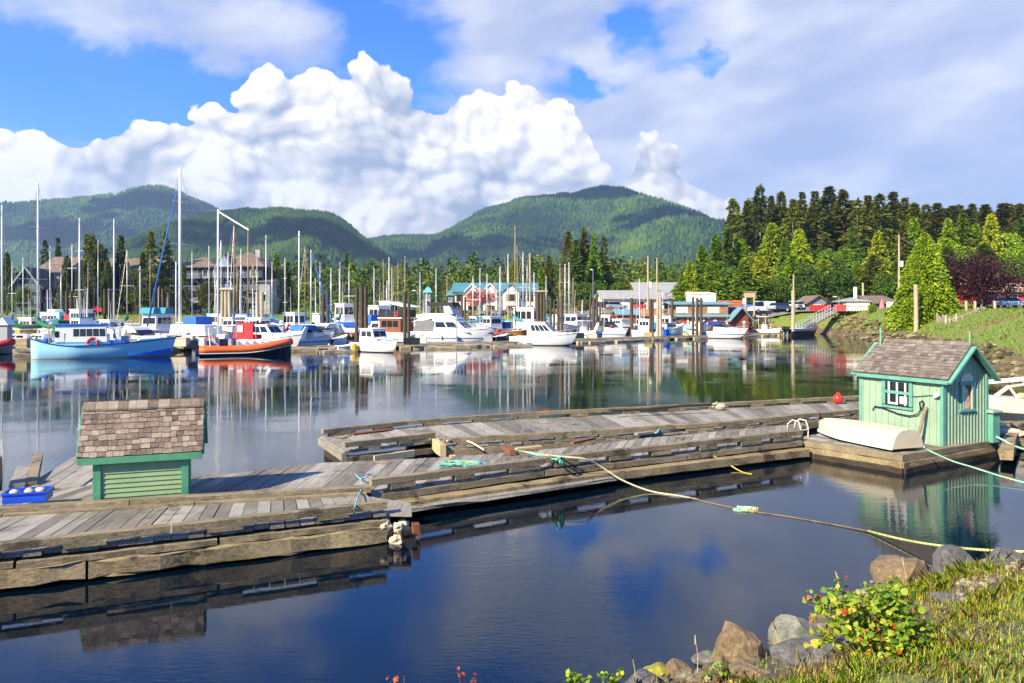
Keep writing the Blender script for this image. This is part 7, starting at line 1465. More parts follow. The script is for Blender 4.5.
# the dark inn
INN = paint('bluish window glass', (.10, .14, .19), .1, .3, 1)
for (x0, x1, er, rr, dp, lab, kd) in ((173, 213, 268, 258, 12, 'left wing of the dark slate inn with brown hipped roof behind the ketch', 'hip'), (213, 262, 267, 253.5, 14, 'right wing of the dark slate inn with tall brown hipped roof', 'hip')):
    t, W, ze, zr, zb = building('inn_wing', lab, x0, x1, 150 if x0 > 200 else 154, 309, er, rr, dp, W_SLATE_SHADED, ROOFB, kd, .7, z0=2.6, cat='building'); nf = 4; nb = 4 if x0 > 200 else 4
    for f in range(nf):
        for b in range(nb):
            x, z = W * (b + .5) / nb, ze * (f + .55) / nf; win(t, x - .55, z, 1.0, 1.35, WHITE if (f + b) % 3 == 0 else W_GREY, INN if (b + f) % 2 else GLASS)
            m = MB(); m.box((x + .1, -.65, z - 1.0), (W / nb * .75, 1.2, .14)); bl = m.build('balcony', W_GREY, t); m = MB(); m.box((x + .1, -1.22, z - .1), (W / nb * .75, .05, .06)); 
            for k in range(7): m.box((x + .1 - W / nb * .36 + k * W / nb * .12, -1.22, z - .52), (.05, .04, .8))
            m.build('railing', W_LBLUE if b % 2 else GREYP, bl)
    if x0 > 200:
        m = MB(); m.prism([(W * .1, ze), (W * .42, ze), (W * .26, ze + 2.6)], -.9, 3); m.build('gable', ROOFB, t); m = MB(); m.prism([(W * .12, ze - .02), (W * .40, ze - .02), (W * .26, ze + 2.2)], -.98, -.92); m.build('gable_front', W_LBLUE, t); m = MB(); m.box((W * .72, 6, zr - .6), (1.0, 1.0, 2.6)); m.build('chimney', W_STONE, t)
t, W, ze, zr, zb = building('inn_annex', 'grey stone end block at the right of the dark inn', 259, 270, 148, 309, 282, 277, 8, W_STONE, ROOFB, 'shed', z0=2.6); win(t, W / 2, ze * .55, 1.0, 1.4)
# houses left
t, W, ze, zr, zb = building('house', 'blue grey house with big glazed gable at the far left bank', 15, 41, 142, 308, 284, 268, 12, W_SLATE_SHADED, ROOFB, 'front', .8, z0=2.4)
for i in range(4):
    for j in range(3): win(t, W * (i + .6) / 4.2, ze * (.2 + .34 * j), .8, 1.2, W_LBLUE, INN)
for s in (0, 1): m = MB(); m.beam((W * s, -.86, ze - .1), (W / 2, -.86, zr + .1), .25, .3, (0, 1, 0)); m.build('barge_board', W_LBLUE, t)
t, W, ze, zr, zb = building('house', 'pale blue house with broad brown roof behind the tall left mast', 39, 64, 148, 308, 271, 257.5, 12, W_LBLUE, ROOFB, 'side', .8, z0=2.4)
for i in range(4):
    for j in range(3): win(t, W * (i + .5) / 4, ze * (.18 + .32 * j), .9, 1.3, WHITE, INN)
t, W, ze, zr, zb = building('lodge', 'long brown roofed lodge behind the rounded tree', 70, 150, 152, 308, 271, 259, 14, W_SLATE_SHADED, ROOFB, 'side', .9, z0=2.4)
for i in range(11):
    for j in range(3): win(t, W * (i + .5) / 11, ze * (.18 + .32 * j), 1.0, 1.3, WHITE if (i + j) % 3 == 0 else W_GREY, INN if i % 2 else GLASS)
# the inn with the blue roof
t, W, ze, zr, zb = building('harbour_inn', 'long white inn with teal blue roof and white gables behind the cherry tree', 455, 535, 150, 309, 291, 283.5, 12, W_WHITE, ROOFT, 'side', .8, z0=3.0)
for c, wd in ((.22, .17), (.44, .17), (.70, .2)):
    m = MB(); m.prism([(W * c - W * wd / 2 - .3, ze - .4), (W * c, ze + 1.3), (W * c + W * wd / 2 + .3, ze - .4), (W * c + W * wd / 2 + .3, ze - .15), (W * c, ze + 1.6), (W * c - W * wd / 2 - .3, ze - .15)], -1.6, 5.5); m.build('gable_roof', ROOFT if c > .6 else W_WHITE, t)
    m = MB(); m.prism([(W * c - W * wd / 2, -.5), (W * c + W * wd / 2, -.5), (W * c + W * wd / 2, ze - .3), (W * c, ze + 1.2), (W * c - W * wd / 2, ze - .3)], -1.3, -.1); m.build('bay', W_WHITE, t); win(t, W * c, ze * .72, 1.6, 1.2, BROWN, GLASS, -1.3, 1); win(t, W * c, ze * .25, 1.6, 1.2, BROWN, GLASS, -1.3, 1)
for i in range(9):
    x = W * (i + .5) / 9
    if min(abs(x / W - c) for c in (.22, .44, .7)) > .1:
        for j in range(2): win(t, x, ze * (.25 + .45 * j), 1.1, 1.2, BROWN, GLASS)
# little turquoise topped kiosks
for px, lab, er in ((427.5, 'tall narrow kiosk with turquoise pyramid top behind the brown trawler', 293), (450, 'grey kiosk with turquoise peaked top behind the flybridge canopy', 296)):
    t, W, ze, zr, zb = building('kiosk', lab, px - 3, px + 3, 128, 309, er, er - 5.5, 1.1, W_GREY, ROOFT if px > 440 else paint('turquoise top', (.12, .48, .48), .5), 'hip', .15, z0=3.0, cat='kiosk'); win(t, W / 2, ze * .6, .5, .6)
# long grey roofed sheds
t, W, ze, zr, zb = building('storage_shed', 'long white shed with low grey roof left of the boathouse', 603, 664, 146, 309, 298.5, 291, 10, W_WHITE, ROOFG, 'side', .6, z0=3.6)
for i in range(7): m = MB(); m.box((W * (i + .5) / 7, -.02, ze * .40), (W / 7 * .62, .06, ze * .75)); m.build('door', [REDP, W_LBLUE, WHITE, paint('pink door', (.6, .3, .28), .6)][i * 3 % 4], t)
t, W, ze, zr, zb = building('warehouse', 'highest long grey roofed warehouse behind the low sheds', 637, 716, 166, 309, 291.5, 283, 12, clad('salmon siding', (.52, .27, .16)), ROOFG, 'side', .6, z0=3.6)
for i in range(6): win(t, W * (i + .5) / 6, ze * .7, 1.2, .8)
t, W, ze, zr, zb = building('storage_shed', 'grey roofed shed behind the boathouse with white right end', 662, 716, 150, 309, 298, 291.5, 9, W_WHITE, ROOFG, 'side', .6, z0=3.6)
for i in range(5): win(t, W * (i + .5) / 5, ze * .55, 1.3, 1.0, REDP)
t, W, ze, zr, zb = building('shop', 'plain white flat fronted building right of the grey roofed shed', 693, 716, 140, 309, 294, 292, 6, W_WHITE, W_WHITE, 'shed', .1, z0=3.6); win(t, W * .3, ze * .5, .9, 1.2)
def rail_fence(name, label, pa, pb, z, h, mat, n=12, boards=3, cat='fence', zb=None):
    a, b = Vector(pa), Vector(pb); t = thing(name, label, cat, a); d = b - a; m = MB(); L = d.length
    for k in range(boards): m.beam(Vector((0, 0, h * (k + .6) / boards)), d + Vector((0, 0, h * (k + .6) / boards)), .05, h / boards * .8)
    m.build('rails', mat, t)
    for i in range(n): q = d * (i / (n - 1)); mm = MB(); mm.box(q + Vector((0, .06, h / 2)), (.12, .08, h)); mm.build('post', mat, t)
    return t
rail_fence('fence', 'orange plank fence at the edge of the car park right of the white building', pt(718, 140, 3.9), pt(744, 140, 3.9), 0, 1.9, W_ORNG, 8, 4)
# boathouse
def boathouse():
    Y = 116; a = pt(674, Y, .5); t = thing('boathouse', 'red two storey boathouse with blue metal roofs and side gable at the water', 'boathouse', a); W = (731 - 674) / F * Y; rz_ = lambda r: H + (HZ - r) / F * Y - .5
    z1, z2, z3 = rz_(317), rz_(305), rz_(300); D = 7
    m = MB(); m.box((W * .52, D / 2, z1 / 2 - .3), (W * .96, D, z1 + .6)); m.build('wall', W_ORNG, t); m = MB(); m.box((W * .50, D / 2 + .15, (z1 + z2) / 2), (W * .92, D - .3, z2 - z1)); m.build('upper_wall', W_BRN, t)
    m = MB(); m.prism([(-.55, z1 - .03), (.298, z1 + .2), (.298, z1 + .34), (-.6, z1 + .08)], -.3, W * 1.0, 'x'); m.build('skirt_roof', ROOFBL, t); m = MB(); m.prism([(0, z2 + .02), (D / 2 + 1.2, z2 + .42), (D + .6, z2), (D + .6, z2 + .15), (D / 2 + 1.2, z2 + .6), (-.05, z2 + .14)], -.5, W * 1.06, 'x'); m.build('roof', ROOFBL, t)
    for c in (.15, .70): win(t, W * c, (z1 + z2) / 2 + .15, 1.6, .75, WHITE, paint('pale window', (.55, .55, .5), .3), .3, 3)
    for x in (.02, .24, .52, .93): m = MB(); m.box((W * x, -.05, z1 / 2), (.22, .14, z1)); m.build('corner_post', WHITE, t)
    m = MB(); m.box((W * .72, -.04, z1 * .45), (.55, .08, z1 * .85)); m.build('door', WHITE, t); m = MB(); m.box((W * .16, -.04, z1 * .45), (.8, .08, z1 * .6)); m.build('door', REDP, t); m = MB(); m.ball((W * .30, -.15, z1 * .35), .35, 8, 6); m.build('purple_tarp', paint('purple tarp', (.25, .2, .5), .6), t)
    x0, x1 = W * 1.0, W * 1.0 + (746 - 731) / F * Y; zg, zr = rz_(317), rz_(308.5)
    m = MB(); m.prism([(x0, -.6), (x1, -.6), (x1, zg), ((x0 + x1) / 2, zr), (x0, zg)], -1.2, 5); m.build('gable_wall', W_DRED, t); m = MB(); o = .7
    xm = (x0 + x1) / 2; s = (zr - zg) / (xm - x0)
    m.prism([(x0 - o, zg - o * s + .06), (xm, zr + .06), (xm, zr + .25), (x0 - o, zg - o * s + .25)], -2.0, 5.5); m.build('gable_roof', ROOFBL, t); m = MB(); m.prism([(x1 + o, zg - o * s + .06), (xm, zr + .06), (xm, zr + .25), (x1 + o, zg - o * s + .25)], -2.0, 5.5); m.build('gable_roof', ROOFBL, t)
    m = MB(); m.box((W * .62, 2.5, -.25), (W * 1.35, 9, .4)); m.build('float_base', W_FLOAT, t)
    m = MB(); m.box((W * .9, 3.4, z2 + .1), (1.2, .1, .9)); m.build('side_panel', REDC, t)
boathouse()
def small_shed():
    Y = 118; t, W, ze, zr, zb = building('float_shed', 'small orange shed with pale blue roof left of the single thick pile', 617.5, 637, Y, 325, 314.5, 310, 4, W_ORNG, ROOFBL, 'side', .4, z0=.6, cat='shed'); m = MB(); m.box((W * .75, -.03, ze * .45), (1.0, .08, ze * .85)); m.build('door', BROWN, t)
    t, W, ze, zr, zb = building('float_shed', 'low rusty brown shed right of the small orange shed', 638, 662, Y + 1, 325, 316, 311.5, 4, W_BRN, clad('rust roof', (.40, .17, .07), 2, .3, True), 'shed', .4, z0=.6, cat='shed'); m = MB(); m.box((W * .4, -.03, ze * .4), (2.4, .08, ze * .7)); m.build('door', BLACK, t); m = MB(); m.box((W * .25, -.1, ze * .55), (.8, .1, .8)); m.build('green_panel', paint('green panel', (.03, .35, .22), .5), t)
small_shed()
# pier with the gate, left end of the wharf
def deck_on_posts(name, label, pa, pb, d, z, mat, nposts=5, cat='pier', pm=None):
    a, b = Vector(pa), Vector(pb); t = thing(name, label, cat, a); v = b - a; v.z = 0; L = v.length; t.rotation_euler = (0, 0, math.atan2(v.y, v.x)); planks([Vector((0, 0, 0)), Vector((L, 0, 0))], [Vector((0, d, 0)), Vector((L, d, 0))], .08, .3, t, 'deck', W_WALK); m = MB(); m.beam((0, .15, -.12), (L, .15, -.12), .2, .3); m.build('beam', mat, t); m = MB(); m.beam((0, d - .15, -.12), (L, d - .15, -.12), .2, .3); m.build('beam', mat, t)
    for i in range(nposts):
        for y in (.2, d - .2): m = MB(); m.tube([(L * (i + .3) / nposts, y, -a.z - .5), (L * (i + .3) / nposts, y, -.02)], .14, 7); m.build('post', pm or W_PILE, t)
    return t, L
deck_on_posts('pier', 'short plank pier on posts under the wooden gate', pt(741, 121, 3.6), pt(772, 124, 3.6), 4, 3.6, W_PILE, 5)
def gate():
    a = pt(745.5, 122, 3.7); t = thing('gate', 'pale wooden gate arch with blank signboard at the head of the pier', 'gate', a); w = 8.5 / F * 122
    for x in (0, w): m = MB(); m.box((x, 0, 1.1), (.22, .22, 3.4)); m.build('post', W_PALE, t)
    m = MB(); m.box((w / 2, -.02, 2.75), (w + .5, .12, .8)); m.build('signboard', W_PALE, t); m = MB(); m.box((w / 2, 0, 3.25), (w + .8, .4, .10)); m.build('cap', W_PALE, t)
    t = thing('notice_board', 'small white notice board left of the wooden gate', 'notice board', pt(744, 120.8, 3.7)); m = MB(); m.box((0, 0, 1.0), (.1, .1, 2.0)); m.build('post', W_PALE, t); m = MB(); m.box((0, -.08, 1.7), (.5, .06, .9)); m.build('board', WHITE, t)
gate()
# wharf on the right with kiosks, banners and the gangway
deck_on_posts('wharf', 'plank wharf on tall posts carrying the grey office', pt(832, 126, 3.75), pt(872, 122, 3.75), 6, 3.75, W_PILE, 4, 'wharf', W_PALE)
def kiosks():
    t, W, ze, zr, zb = building('kiosk', 'grey gabled kiosk with brown roof behind the red banner', 808, 829, 134, 309, 302.5, 296, 6, W_GREY, ROOFB, 'front', .5, z0=3.6, cat='kiosk'); win(t, W * .45, ze * .5, 1.1, .9)
    t, W, ze, zr, zb = building('office', 'small grey flat roofed office with wide windows on the wharf', 846, 868, 127, 309.5, 302, 298.5, 4, W_GREY, ROOFG, 'hip', .5, z0=3.85, cat='office')
    for i in range(4): win(t, W * (i + .5) / 4, ze * .62, .7, .9, W_LBLUE, INN)
    m = MB(); m.box((W * 1.04, -.2, ze * .55), (.1, .1, ze * 1.1)); m.build('post', WHITE, t); m = MB(); m.box((-.15, -.2, ze * .7), (.8, .1, .3)); m.build('sign', WHITE, t)
    for px, r0, lab in ((855.5, 287, 'squat white post standing behind the grey office'),): one_pile(lab, px, r0, 134, .32, WHITE, 'post', 3)
    one_pile('thin yellow post behind the right end of the grey office', 863, 283, 135, .16, W_NEW, 'post', 3)
    t, W, ze, zr, zb = building('shelter', 'dark open shelter with steep single pitched roof left of the bright cedar', 875, 897, 126, 310, 303, 296.5, 5, W_GREY, ROOFB, 'shed', .5, z0=3.6, cat='shelter'); m = MB(); m.box((W * .4, -.06, ze * .42), (W * .55, .1, ze * .75)); m.build('door', BLACK, t)
    t = thing('parasol', 'folded red and pink parasol in front of the dark shelter', 'parasol', pt(882, 121, 3.8)); pole(t, (0, 0, 0), (0, 0, 1.9), .04, WHITE); m = MB(); m.tube([(0, 0, .3), (0, 0, .9), (0, 0, 1.95)], [.5, .38, .05], 9); m.build('canopy', paint('pink red cloth', (.68, .16, .18), .6, .3, 4), t)
    t = thing('notice_board', 'white notice board on posts left of the tall pale water post', 'notice board', pt(890, 120, 3.6)); m = MB(); m.box((0, 0, 1.1), (1.1, .08, 1.2)); m.build('board', WHITE, t); m = MB(); m.box((-.4, .06, .3), (.1, .1, 1.0)); m.box((.4, .06, .3), (.1, .1, 1.0)); m.build('posts', W_PALE, t)
    rail_fence('banner_rail', 'long red banner hung on the rail before the gabled kiosk', pt(810, 128, 3.7), pt(830, 128, 3.7), 0, 1.15, REDP, 5, 1, 'banner'); t = rail_fence('banner_rail', 'short red banner with white patch at the head of the gangway', pt(834, 124.5, 3.7), pt(847, 123.5, 3.7), 0, 1.2, REDP, 4, 1, 'banner'); m = MB(); m.box((.7, -.06, .9), (.9, .05, .5)); m.build('white_patch', WHITE, t)
    rail_fence('wharf_rail', 'cream boarded rail along the front of the grey office', pt(847, 123.3, 3.8), pt(869.5, 121.6, 3.8), 0, 1.35, paint('cream boards', (.66, .58, .42), .6, .15, 2), 8, 2, 'rail')
kiosks()
def gangway():
    a, b = pt(800, 119, .75), pt(834.5, 125, 3.75); t = thing('gangway', 'white railed gangway sloping down from the wharf to the float', 'gangway', a); d = b - a; m = MB(); m.beam((0, 0, 0), d, 1.5, .16); m.build('ramp', W_WALK, t); n = Vector((-d.y, d.x, 0)).normalized()
    for s in (-1, 1):
        m = MB()
        for h in (.55, 1.1): m.beam(n * .72 * s + Vector((0, 0, h)), d + n * .72 * s + Vector((0, 0, h)), .07, .09)
        for i in range(13): q = d * (i / 12) + n * .72 * s; m.box(q + Vector((0, 0, .55)), (.09, .07, 1.1))
        m.build('railing', paint('weathered white rail', (.58, .57, .53), .5, .1, 3), t)
gangway()
def lamp(label, px, base, top, Y, arm=1.2, mat=None, headc=None):
    z0, z1 = H + (HZ - base) / F * Y, H + (HZ - top) / F * Y; t = thing('street_lamp', label, 'street lamp', pt(px, Y, z0)); h = z1 - z0; m = MB(); m.tube([(0, 0, -.3), (0, 0, h)], .07, 7, True, .05); m.tube([(0, 0, h - .05), (arm * .5, 0, h + .12), (arm, 0, h + .1)], .045, 6); m.build('pole', mat or STEEL, t); m = MB(); m.box((arm, 0, h + .06), (.6, .28, .14)); m.build('lamp_head', headc or WHITE, t, bevel=.03)
lamp('grey lamp with single arm between the red banner and the kiosk', 839, 308, 297, 127, -.7); lamp('slim lamp left of the turquoise topped kiosk', 418, 308, 291, 126, -.7); lamp('tall lamp with white head before the middle fir clump', 593, 306, 270, 150, -.3)
def utility(label, px, base, top, Y, r=.14, arms=1, cans=0, mat=None):
    z0 = hz1((px - 512) / F * Y, Y); z1 = H + (HZ - top) / F * Y; t = thing('utility_pole', label, 'utility pole', pt(px, Y, z0)); h = z1 - z0; m = MB(); m.tube([(0, 0, -.5), (0, 0, h)], r * 1.25, 8, True, r * .8); m.build('pole', mat or W_PALE, t)
    for k in range(arms): m = MB(); m.beam((-1.1, 0, h - .5 - 1.1 * k), (1.1, 0, h - .5 - 1.1 * k), .12, .14); m.build('crossarm', W_PILE, t)
    for k in range(cans): m = MB(); m.tube([(.45 - .9 * k, -.1, h * .55), (.45 - .9 * k, -.1, h * .55 + 1.0)], .28, 9); m.build('transformer', WHITE if k == 0 else GREYP, t)
    return pt(px, Y, z1)
U1 = utility('tall utility pole with white transformer above the shelter', 899, 306, 235, 132, .17, 1, 1); U2 = utility('plain utility pole left of the tall mooring post', 793.5, 306, 274, 140, .15, 0); U3 = utility('tall tan pole in front of the grey roofed sheds', 648, 308, 256, 132, .16, 1, 1); U4 = utility('second tan pole right behind the tall tan pole', 657, 308, 258, 150, .15, 0); U5 = utility('utility pole with two crossarms above the purple plum tree', 969, 300, 256, 118, .13, 2, 0, W_PILE); U6 = utility('thick tan pole before the blue roofed inn corner', 530, 308, 253, 140, .17, 0); U7 = utility('leaning brown pole left of the gallows masts', 392, 308, 268, 140, .13, 1)
def wire(label, a, b, sag):
    m = MB(); o = a.copy(); pts = [(b - a) * (k / 12) + Vector((0, 0, -sag * 4 * (k / 12) * (1 - k / 12))) for k in range(13)]; m.tube(pts, .022, 3); w = m.build('power_line', WIRE); w.location = o; tag(w, label, 'cable')
wire('overhead wire from the tan pole to the tall utility pole', U3 - Vector((0, 0, .6)), U1 - Vector((0, 0, 4.5)), 1.2); wire('overhead wire from the tall utility pole to the crossarm pole', U1 - Vector((0, 0, .4)), U5 - Vector((0, 0, .4)), .8); wire('overhead wire from the inn corner pole to the tan pole', U6 - Vector((0, 0, 1.5)), U3 - Vector((0, 0, .5)), 1.0); wire('overhead wire running right from the crossarm pole', U5 - Vector((0, 0, .4)), pt(1080, 112, 12), .8)
# ------------------------------------------------------------------ car park, road, cars, red building, fence on the right bank
def sheet(name, label, poly, mat, dz=.02, n=24):
    P_ = [Vector(q) for q in poly]; m = MB(); vs = []
    for i in range(n + 1):
        for j in range(n + 1):
            u, v = i / n, j / n; q = P_[0] * (1 - u) * (1 - v) + P_[1] * u * (1 - v) + P_[2] * u * v + P_[3] * (1 - u) * v; vs.append((q.x, q.y, hz1(q.x, q.y) + dz))
    m.add(vs, [(i * (n + 1) + j, (i + 1) * (n + 1) + j, (i + 1) * (n + 1) + j + 1, i * (n + 1) + j + 1) for i in range(n) for j in range(n)]); o = m.build(name, mat); tag(o, label, kind='structure')
ASPH = paint('asphalt', (.16, .155, .145), .9, .2, 1.5)
sheet('car_park', 'grey car park along the top of the far bank', [(-6, 136), (62, 132), (62, 142), (-6, 146)], ASPH, .06); sheet('road', 'grey road climbing past the purple plum tree', [(62, 92), (110, 86), (120, 98), (64, 100)], ASPH, .06)
def car(label, px, Y, heading, col, kind='car', L=4.4, W=1.8, Hc=1.45, z=None):
    x = (px - 512) / F * Y; zz = hz1(x, Y) + .07 if z is None else z; t = thing('parked_' + kind, label, kind, (x, Y, zz), R(heading)); body = [(-L / 2, .35), (L / 2, .35), (L / 2, .75), (L * .30, .92), (-L * .46, .98), (-L / 2, .8)]
    if kind == 'van': body = [(-L / 2, .35), (L / 2, .35), (L / 2, .95), (L * .38, 1.15), (-L / 2, 1.15)]
    m = MB(); m.prism(body, -W / 2, W / 2); b = m.build('body', col, t, bevel=.08); z0 = body[-2][1] if kind == 'van' else .93; top = Hc if kind != 'van' else 2.0; m = MB()
    prof = [(-L * .42, z0 - .04), (L * .22, z0 - .04), (L * .06, top), (-L * .32, top)] if kind != 'van' else [(-L * .49, z0 - .02), (L * .36, z0 - .02), (L * .22, top), (-L * .47, top)]
    m.prism(prof, lambda x, z: -W / 2 + .06 + .12 * (z > z0), lambda x, z: W / 2 - .06 - .12 * (z > z0)); m.build('cabin', GLASS, t, bevel=.05); m = MB(); m.box(((prof[2][0] + prof[3][0]) / 2, 0, top + .02), (prof[2][0] - prof[3][0] + .1, W - .3, .08)); m.build('roof', col, t, bevel=.03)
    if kind == 'van': m = MB(); m.box((-L * .2, 0, (z0 + top) / 2), (L * .5, W - .1, top - z0)); m.build('box', col, t, bevel=.05)
    for sx in (-.31, .31):
        for s in (-1, 1): m = MB(); m.tube([(L * sx, s * (W / 2 - .2), .33), (L * sx, s * (W / 2 + .01), .33)], .33, 14); w = m.build('wheel', BLACK, t); m = MB(); m.tube([(L * sx, s * (W / 2 + .005), .33), (L * sx, s * (W / 2 + .03), .33)], .19, 10); m.build('rim', STEEL, w)
    for s in (-1, 1): m = MB(); m.box((L / 2 + .005, s * W * .34, .68), (.05, .3, .16)); m.build('headlight', WHITE, t); m = MB(); m.box((-L / 2 - .005, s * W * .38, .76), (.05, .22, .16)); m.build('tail_light', REDP, t)
SILV = paint('silver car paint', (.45, .46, .48), .3, .05, 1, metal=.3); DKB = paint('dark blue car paint', (.02, .035, .08), .25, .1, 1); CWH = paint('white car paint', (.78, .78, .77), .25, .03, 1); CBL = paint('blue car paint', (.05, .14, .40), .25, .1, 1); CBK = paint('black car paint', (.015, .015, .017), .2, .1, 1); CRD = paint('red car paint', (.42, .02, .02), .25, .1, 1)
for a in [('white van parked just right of the wooden gate', 762, 135, 200, CWH, 'van', 5.0, 1.95), ('silver car parked between the white van and the dark blue car', 770, 136, 75, SILV), ('dark blue car parked in the middle of the row by the hill', 779, 135, 160, DKB, 'car', 4.6), ('white car parked right of the dark blue car', 791, 136, 170, CWH), ('grey car parked at the right end of the row beside the gabled kiosk', 802, 136, 30, SILV), ('blue car parked at the left end of the row by the gate', 748, 137, 90, CBL), ('black car parked in front of the long white shed', 604.5, 141, 20, CBK), ('silver car parked second in front of the long white shed', 616, 141, 15, SILV), ('dark red car parked before the white shed near the tan poles', 638, 141, 100, CRD), ('blue car parked between the red banner and the grey office', 873, 131, 160, CBL), ('black car behind the short red banner', 837, 133, 20, CBK),
          ('white car parked in front of the red building', 1011, 101, 8, CWH, 'car', 4.4, 1.8), ('dark red car half hidden behind the purple plum tree', 991, 104, 5, CRD)]: car(*a)
t, W, ze, zr, zb = building('red_building', 'long red building with pale sign strip at the right edge behind the plum tree', 986, 1075, 114, 305, 291, 284, 10, W_RED, clad('tan roof', (.50, .36, .24), 2, .2), 'side', .8, cat='building')
for i in range(5): win(t, W * (i + .5) / 5, ze * .5, 1.4, 1.0)
def bank_fence():
    pts = [(932, 96), (938, 91), (946, 88), (958, 86.5), (972, 87), (986, 88)]
    P_ = [Vector(((p[0] - 512) / F * p[1], p[1], 0)) for p in pts]; o = P_[0].copy(); o.z = hz1(o.x, o.y); t = thing('driftwood_fence', 'low crooked driftwood fence on the grass right of the bright cedar', 'fence', o); m = MB(); rd = random.Random(3); L = plen(P_); n = int(L / .42)
    for i in range(n):
        q = lerp_poly(P_, i / n); q.z = hz1(q.x, q.y); h = rd.uniform(.5, 1.0) * (1.4 if i < 5 else 1) * (.45 if i > n * .7 else 1); q = q - o; m.beam(q - Vector((0, 0, .2)), q + Vector((rd.uniform(-.15, .15), rd.uniform(-.1, .1), h)), .17, .06, (0, 1, 0))
    m.build('pickets', wood('driftwood pale', [(.2, (.22, .17, .12)), (.6, (.42, .36, .28)), (.9, (.6, .54, .45))], axis='Z', scale=2), t)
    m = MB(); q = [lerp_poly(P_, i / 10) for i in range(11)]; m.tube([Vector((p.x, p.y, hz1(p.x, p.y) + .35)) - o for p in q], .05, 5); m.build('rail', W_PALE, t)
    for px, Y, lab in ((975, 92, 'short pale post under the purple plum tree'), (995, 90, 'short pale bollard beside the road'), (966, 93, 'pale post at the left under the plum tree')): one_pile(lab, px, HZ - (hz1((px - 512) / F * Y, Y) + 1.1 - H) * F / Y, Y, .16, W_PALE, 'bollard', 1)
bank_fence()
# bushes and long grass on the banks
TUS = mat_blade('bank grass', [(.3, (.07, .13, .014)), (.5, (.17, .24, .02)), (.7, (.30, .30, .05)), (.9, (.40, .29, .12))])
rs = np.random.default_rng(9); x = rs.uniform(-75, 75, 90000); y = rs.uniform(40, 146, 90000); d = shore_dist(x, y); ok = (d > 2.2) & (d < 22) & (np.abs(x / y) < .75) & ~((y > 131) & (y < 147) & (x > -7) & (x < 63)) & ~((x > 60) & (y > 84) & (y < 101)); P0 = np.stack([x[ok], y[ok], height(x[ok], y[ok])], -1); blades('bank_grass', 'long grass on the banks round the harbour', P0, .24, .045, TUS, 12, .5)
for i, (px, Y, w, h, c, lb) in enumerate([(700, 137, 9, 2.2, OL, 'low olive bush on the far bank beside the boathouse roof'), (765, 129, 7, 1.6, MD, 'small green bush on the bank below the white van'), (783, 128, 8, 1.7, OL, 'small olive bush on the bank below the dark blue car'), (803, 127, 8, 1.6, LT, 'small bright bush on the bank above the gangway'), (872, 118, 8, 1.8, LT, 'bright bush on the bank right of the wharf'), (902, 104, 8, 1.6, OL, 'olive bush at the left foot of the bright cedar'), (890, 108, 9, 1.4, MD, 'green bush on the bank between wharf and cedar'), (400, 136, 12, 2.6, MD, 'green bush on the bank behind the gallows boat'), (436, 136, 10, 2.2, OL, 'olive bush on the bank behind the flybridge cruiser'), (350, 135, 12, 2.4, MD, 'green bush on the bank behind the pile trio'), (300, 134, 12, 2.4, LT, 'bright bush on the bank left of the blue furled sail'), (545, 135, 9, 2.0, LT, 'bright bush on the bank right of the blue roofed inn'), (582, 137, 10, 2.2, OL, 'olive bush on the bank below the fir clump'), (30, 134, 8, 1.8, LT, 'bright bush on the bank before the far left house'), (210, 134, 10, 2.2, MD, 'green bush on the bank below the dark inn')]):
    xx = (px - 512) / F * Y; tree('leafy%d' % (i % 4), 'bush', lb, xx, Y, hz1(xx, Y) - .25, h, 1.3, c, None, 'bush')
# ------------------------------------------------------------------ more boats packed behind the front row
more = [(12, 262, 104, 'far sloop with short mast just right of the left edge', 70), (23, 258, 108, 'far sloop with thin mast before the glazed gable house', 150), (31, 250, 112, 'far sloop with pale mast left of the green covered sloop', 30), (50, 246, 110, 'far sloop with thin mast right of the tall left mast', 160), (61, 268, 106, 'far sloop with low mast before the blue gabled house', 20), (72, 244, 116, 'far sloop with thin tan mast left of the leaning spars', 80),
        (88, 262, 112, 'far sloop with short pale mast right of the leaning spars', 155), (98, 240, 118, 'far sloop with thin mast before the rounded tree', 25), (127, 250, 114, 'far sloop with thin mast right of the white sloop with bare boom', 100), (140, 266, 108, 'far sloop with low mast above the teal canvas', 15), (150, 254, 116, 'far sloop with thin pale mast left of the blue jib', 165), (192, 252, 112, 'far sloop with thin mast between the two ketch masts', 40), (215, 266, 116, 'far sloop with low mast before the left inn wing', 150),
        (221, 240, 118, 'far sloop with slim pale mast behind the pale pile pair', 95), (237, 262, 104, 'far sloop with low pale mast right of the tall brown mast', 165), (257, 256, 118, 'far sloop with slim mast before the stone end block', 20), (272, 262, 110, 'far sloop with thin mast before the yellow green fir', 160), (285, 258, 114, 'far sloop with thin mast above the orange net heap', 35), (305, 246, 118, 'far sloop with slim mast between the white mast and the blue sail', 85), (320, 262, 112, 'far sloop with low mast above the brown pile pair', 155),
        (340, 262, 118, 'far sloop with thin mast left of the pile trio', 10), (374, 268, 116, 'far sloop with thin mast right of the pile trio', 150), (398, 262, 112, 'far sloop with slim mast between the two gallows masts', 60), (420, 272, 118, 'far sloop with thin mast before the slim lamp', 165), (436, 268, 116, 'far sloop with thin mast above the flybridge canopy', 20), (480, 268, 114, 'far sloop with thin tan mast before the cherry blossoms', 140), (495, 280, 118, 'far sloop with low mast behind the turquoise tarp', 80), (527, 266, 116, 'far sloop with thin mast before the right inn gable', 30), (546, 276, 118, 'far sloop with low mast right of the capped pile cluster', 150)]
for i, (px, top, Y, lb, hd) in enumerate(more): sloop(lb, px, top, Y, 7 + i % 3, hd, [HW, HWB, HCREAM, HW, HGREY][i % 5], [ROYAL, None, GREENC, None, TEALC, None][i % 6], None, .055, [ALU, WHITE, WOODM, ALU][i % 4], 0, 1 + i % 2)
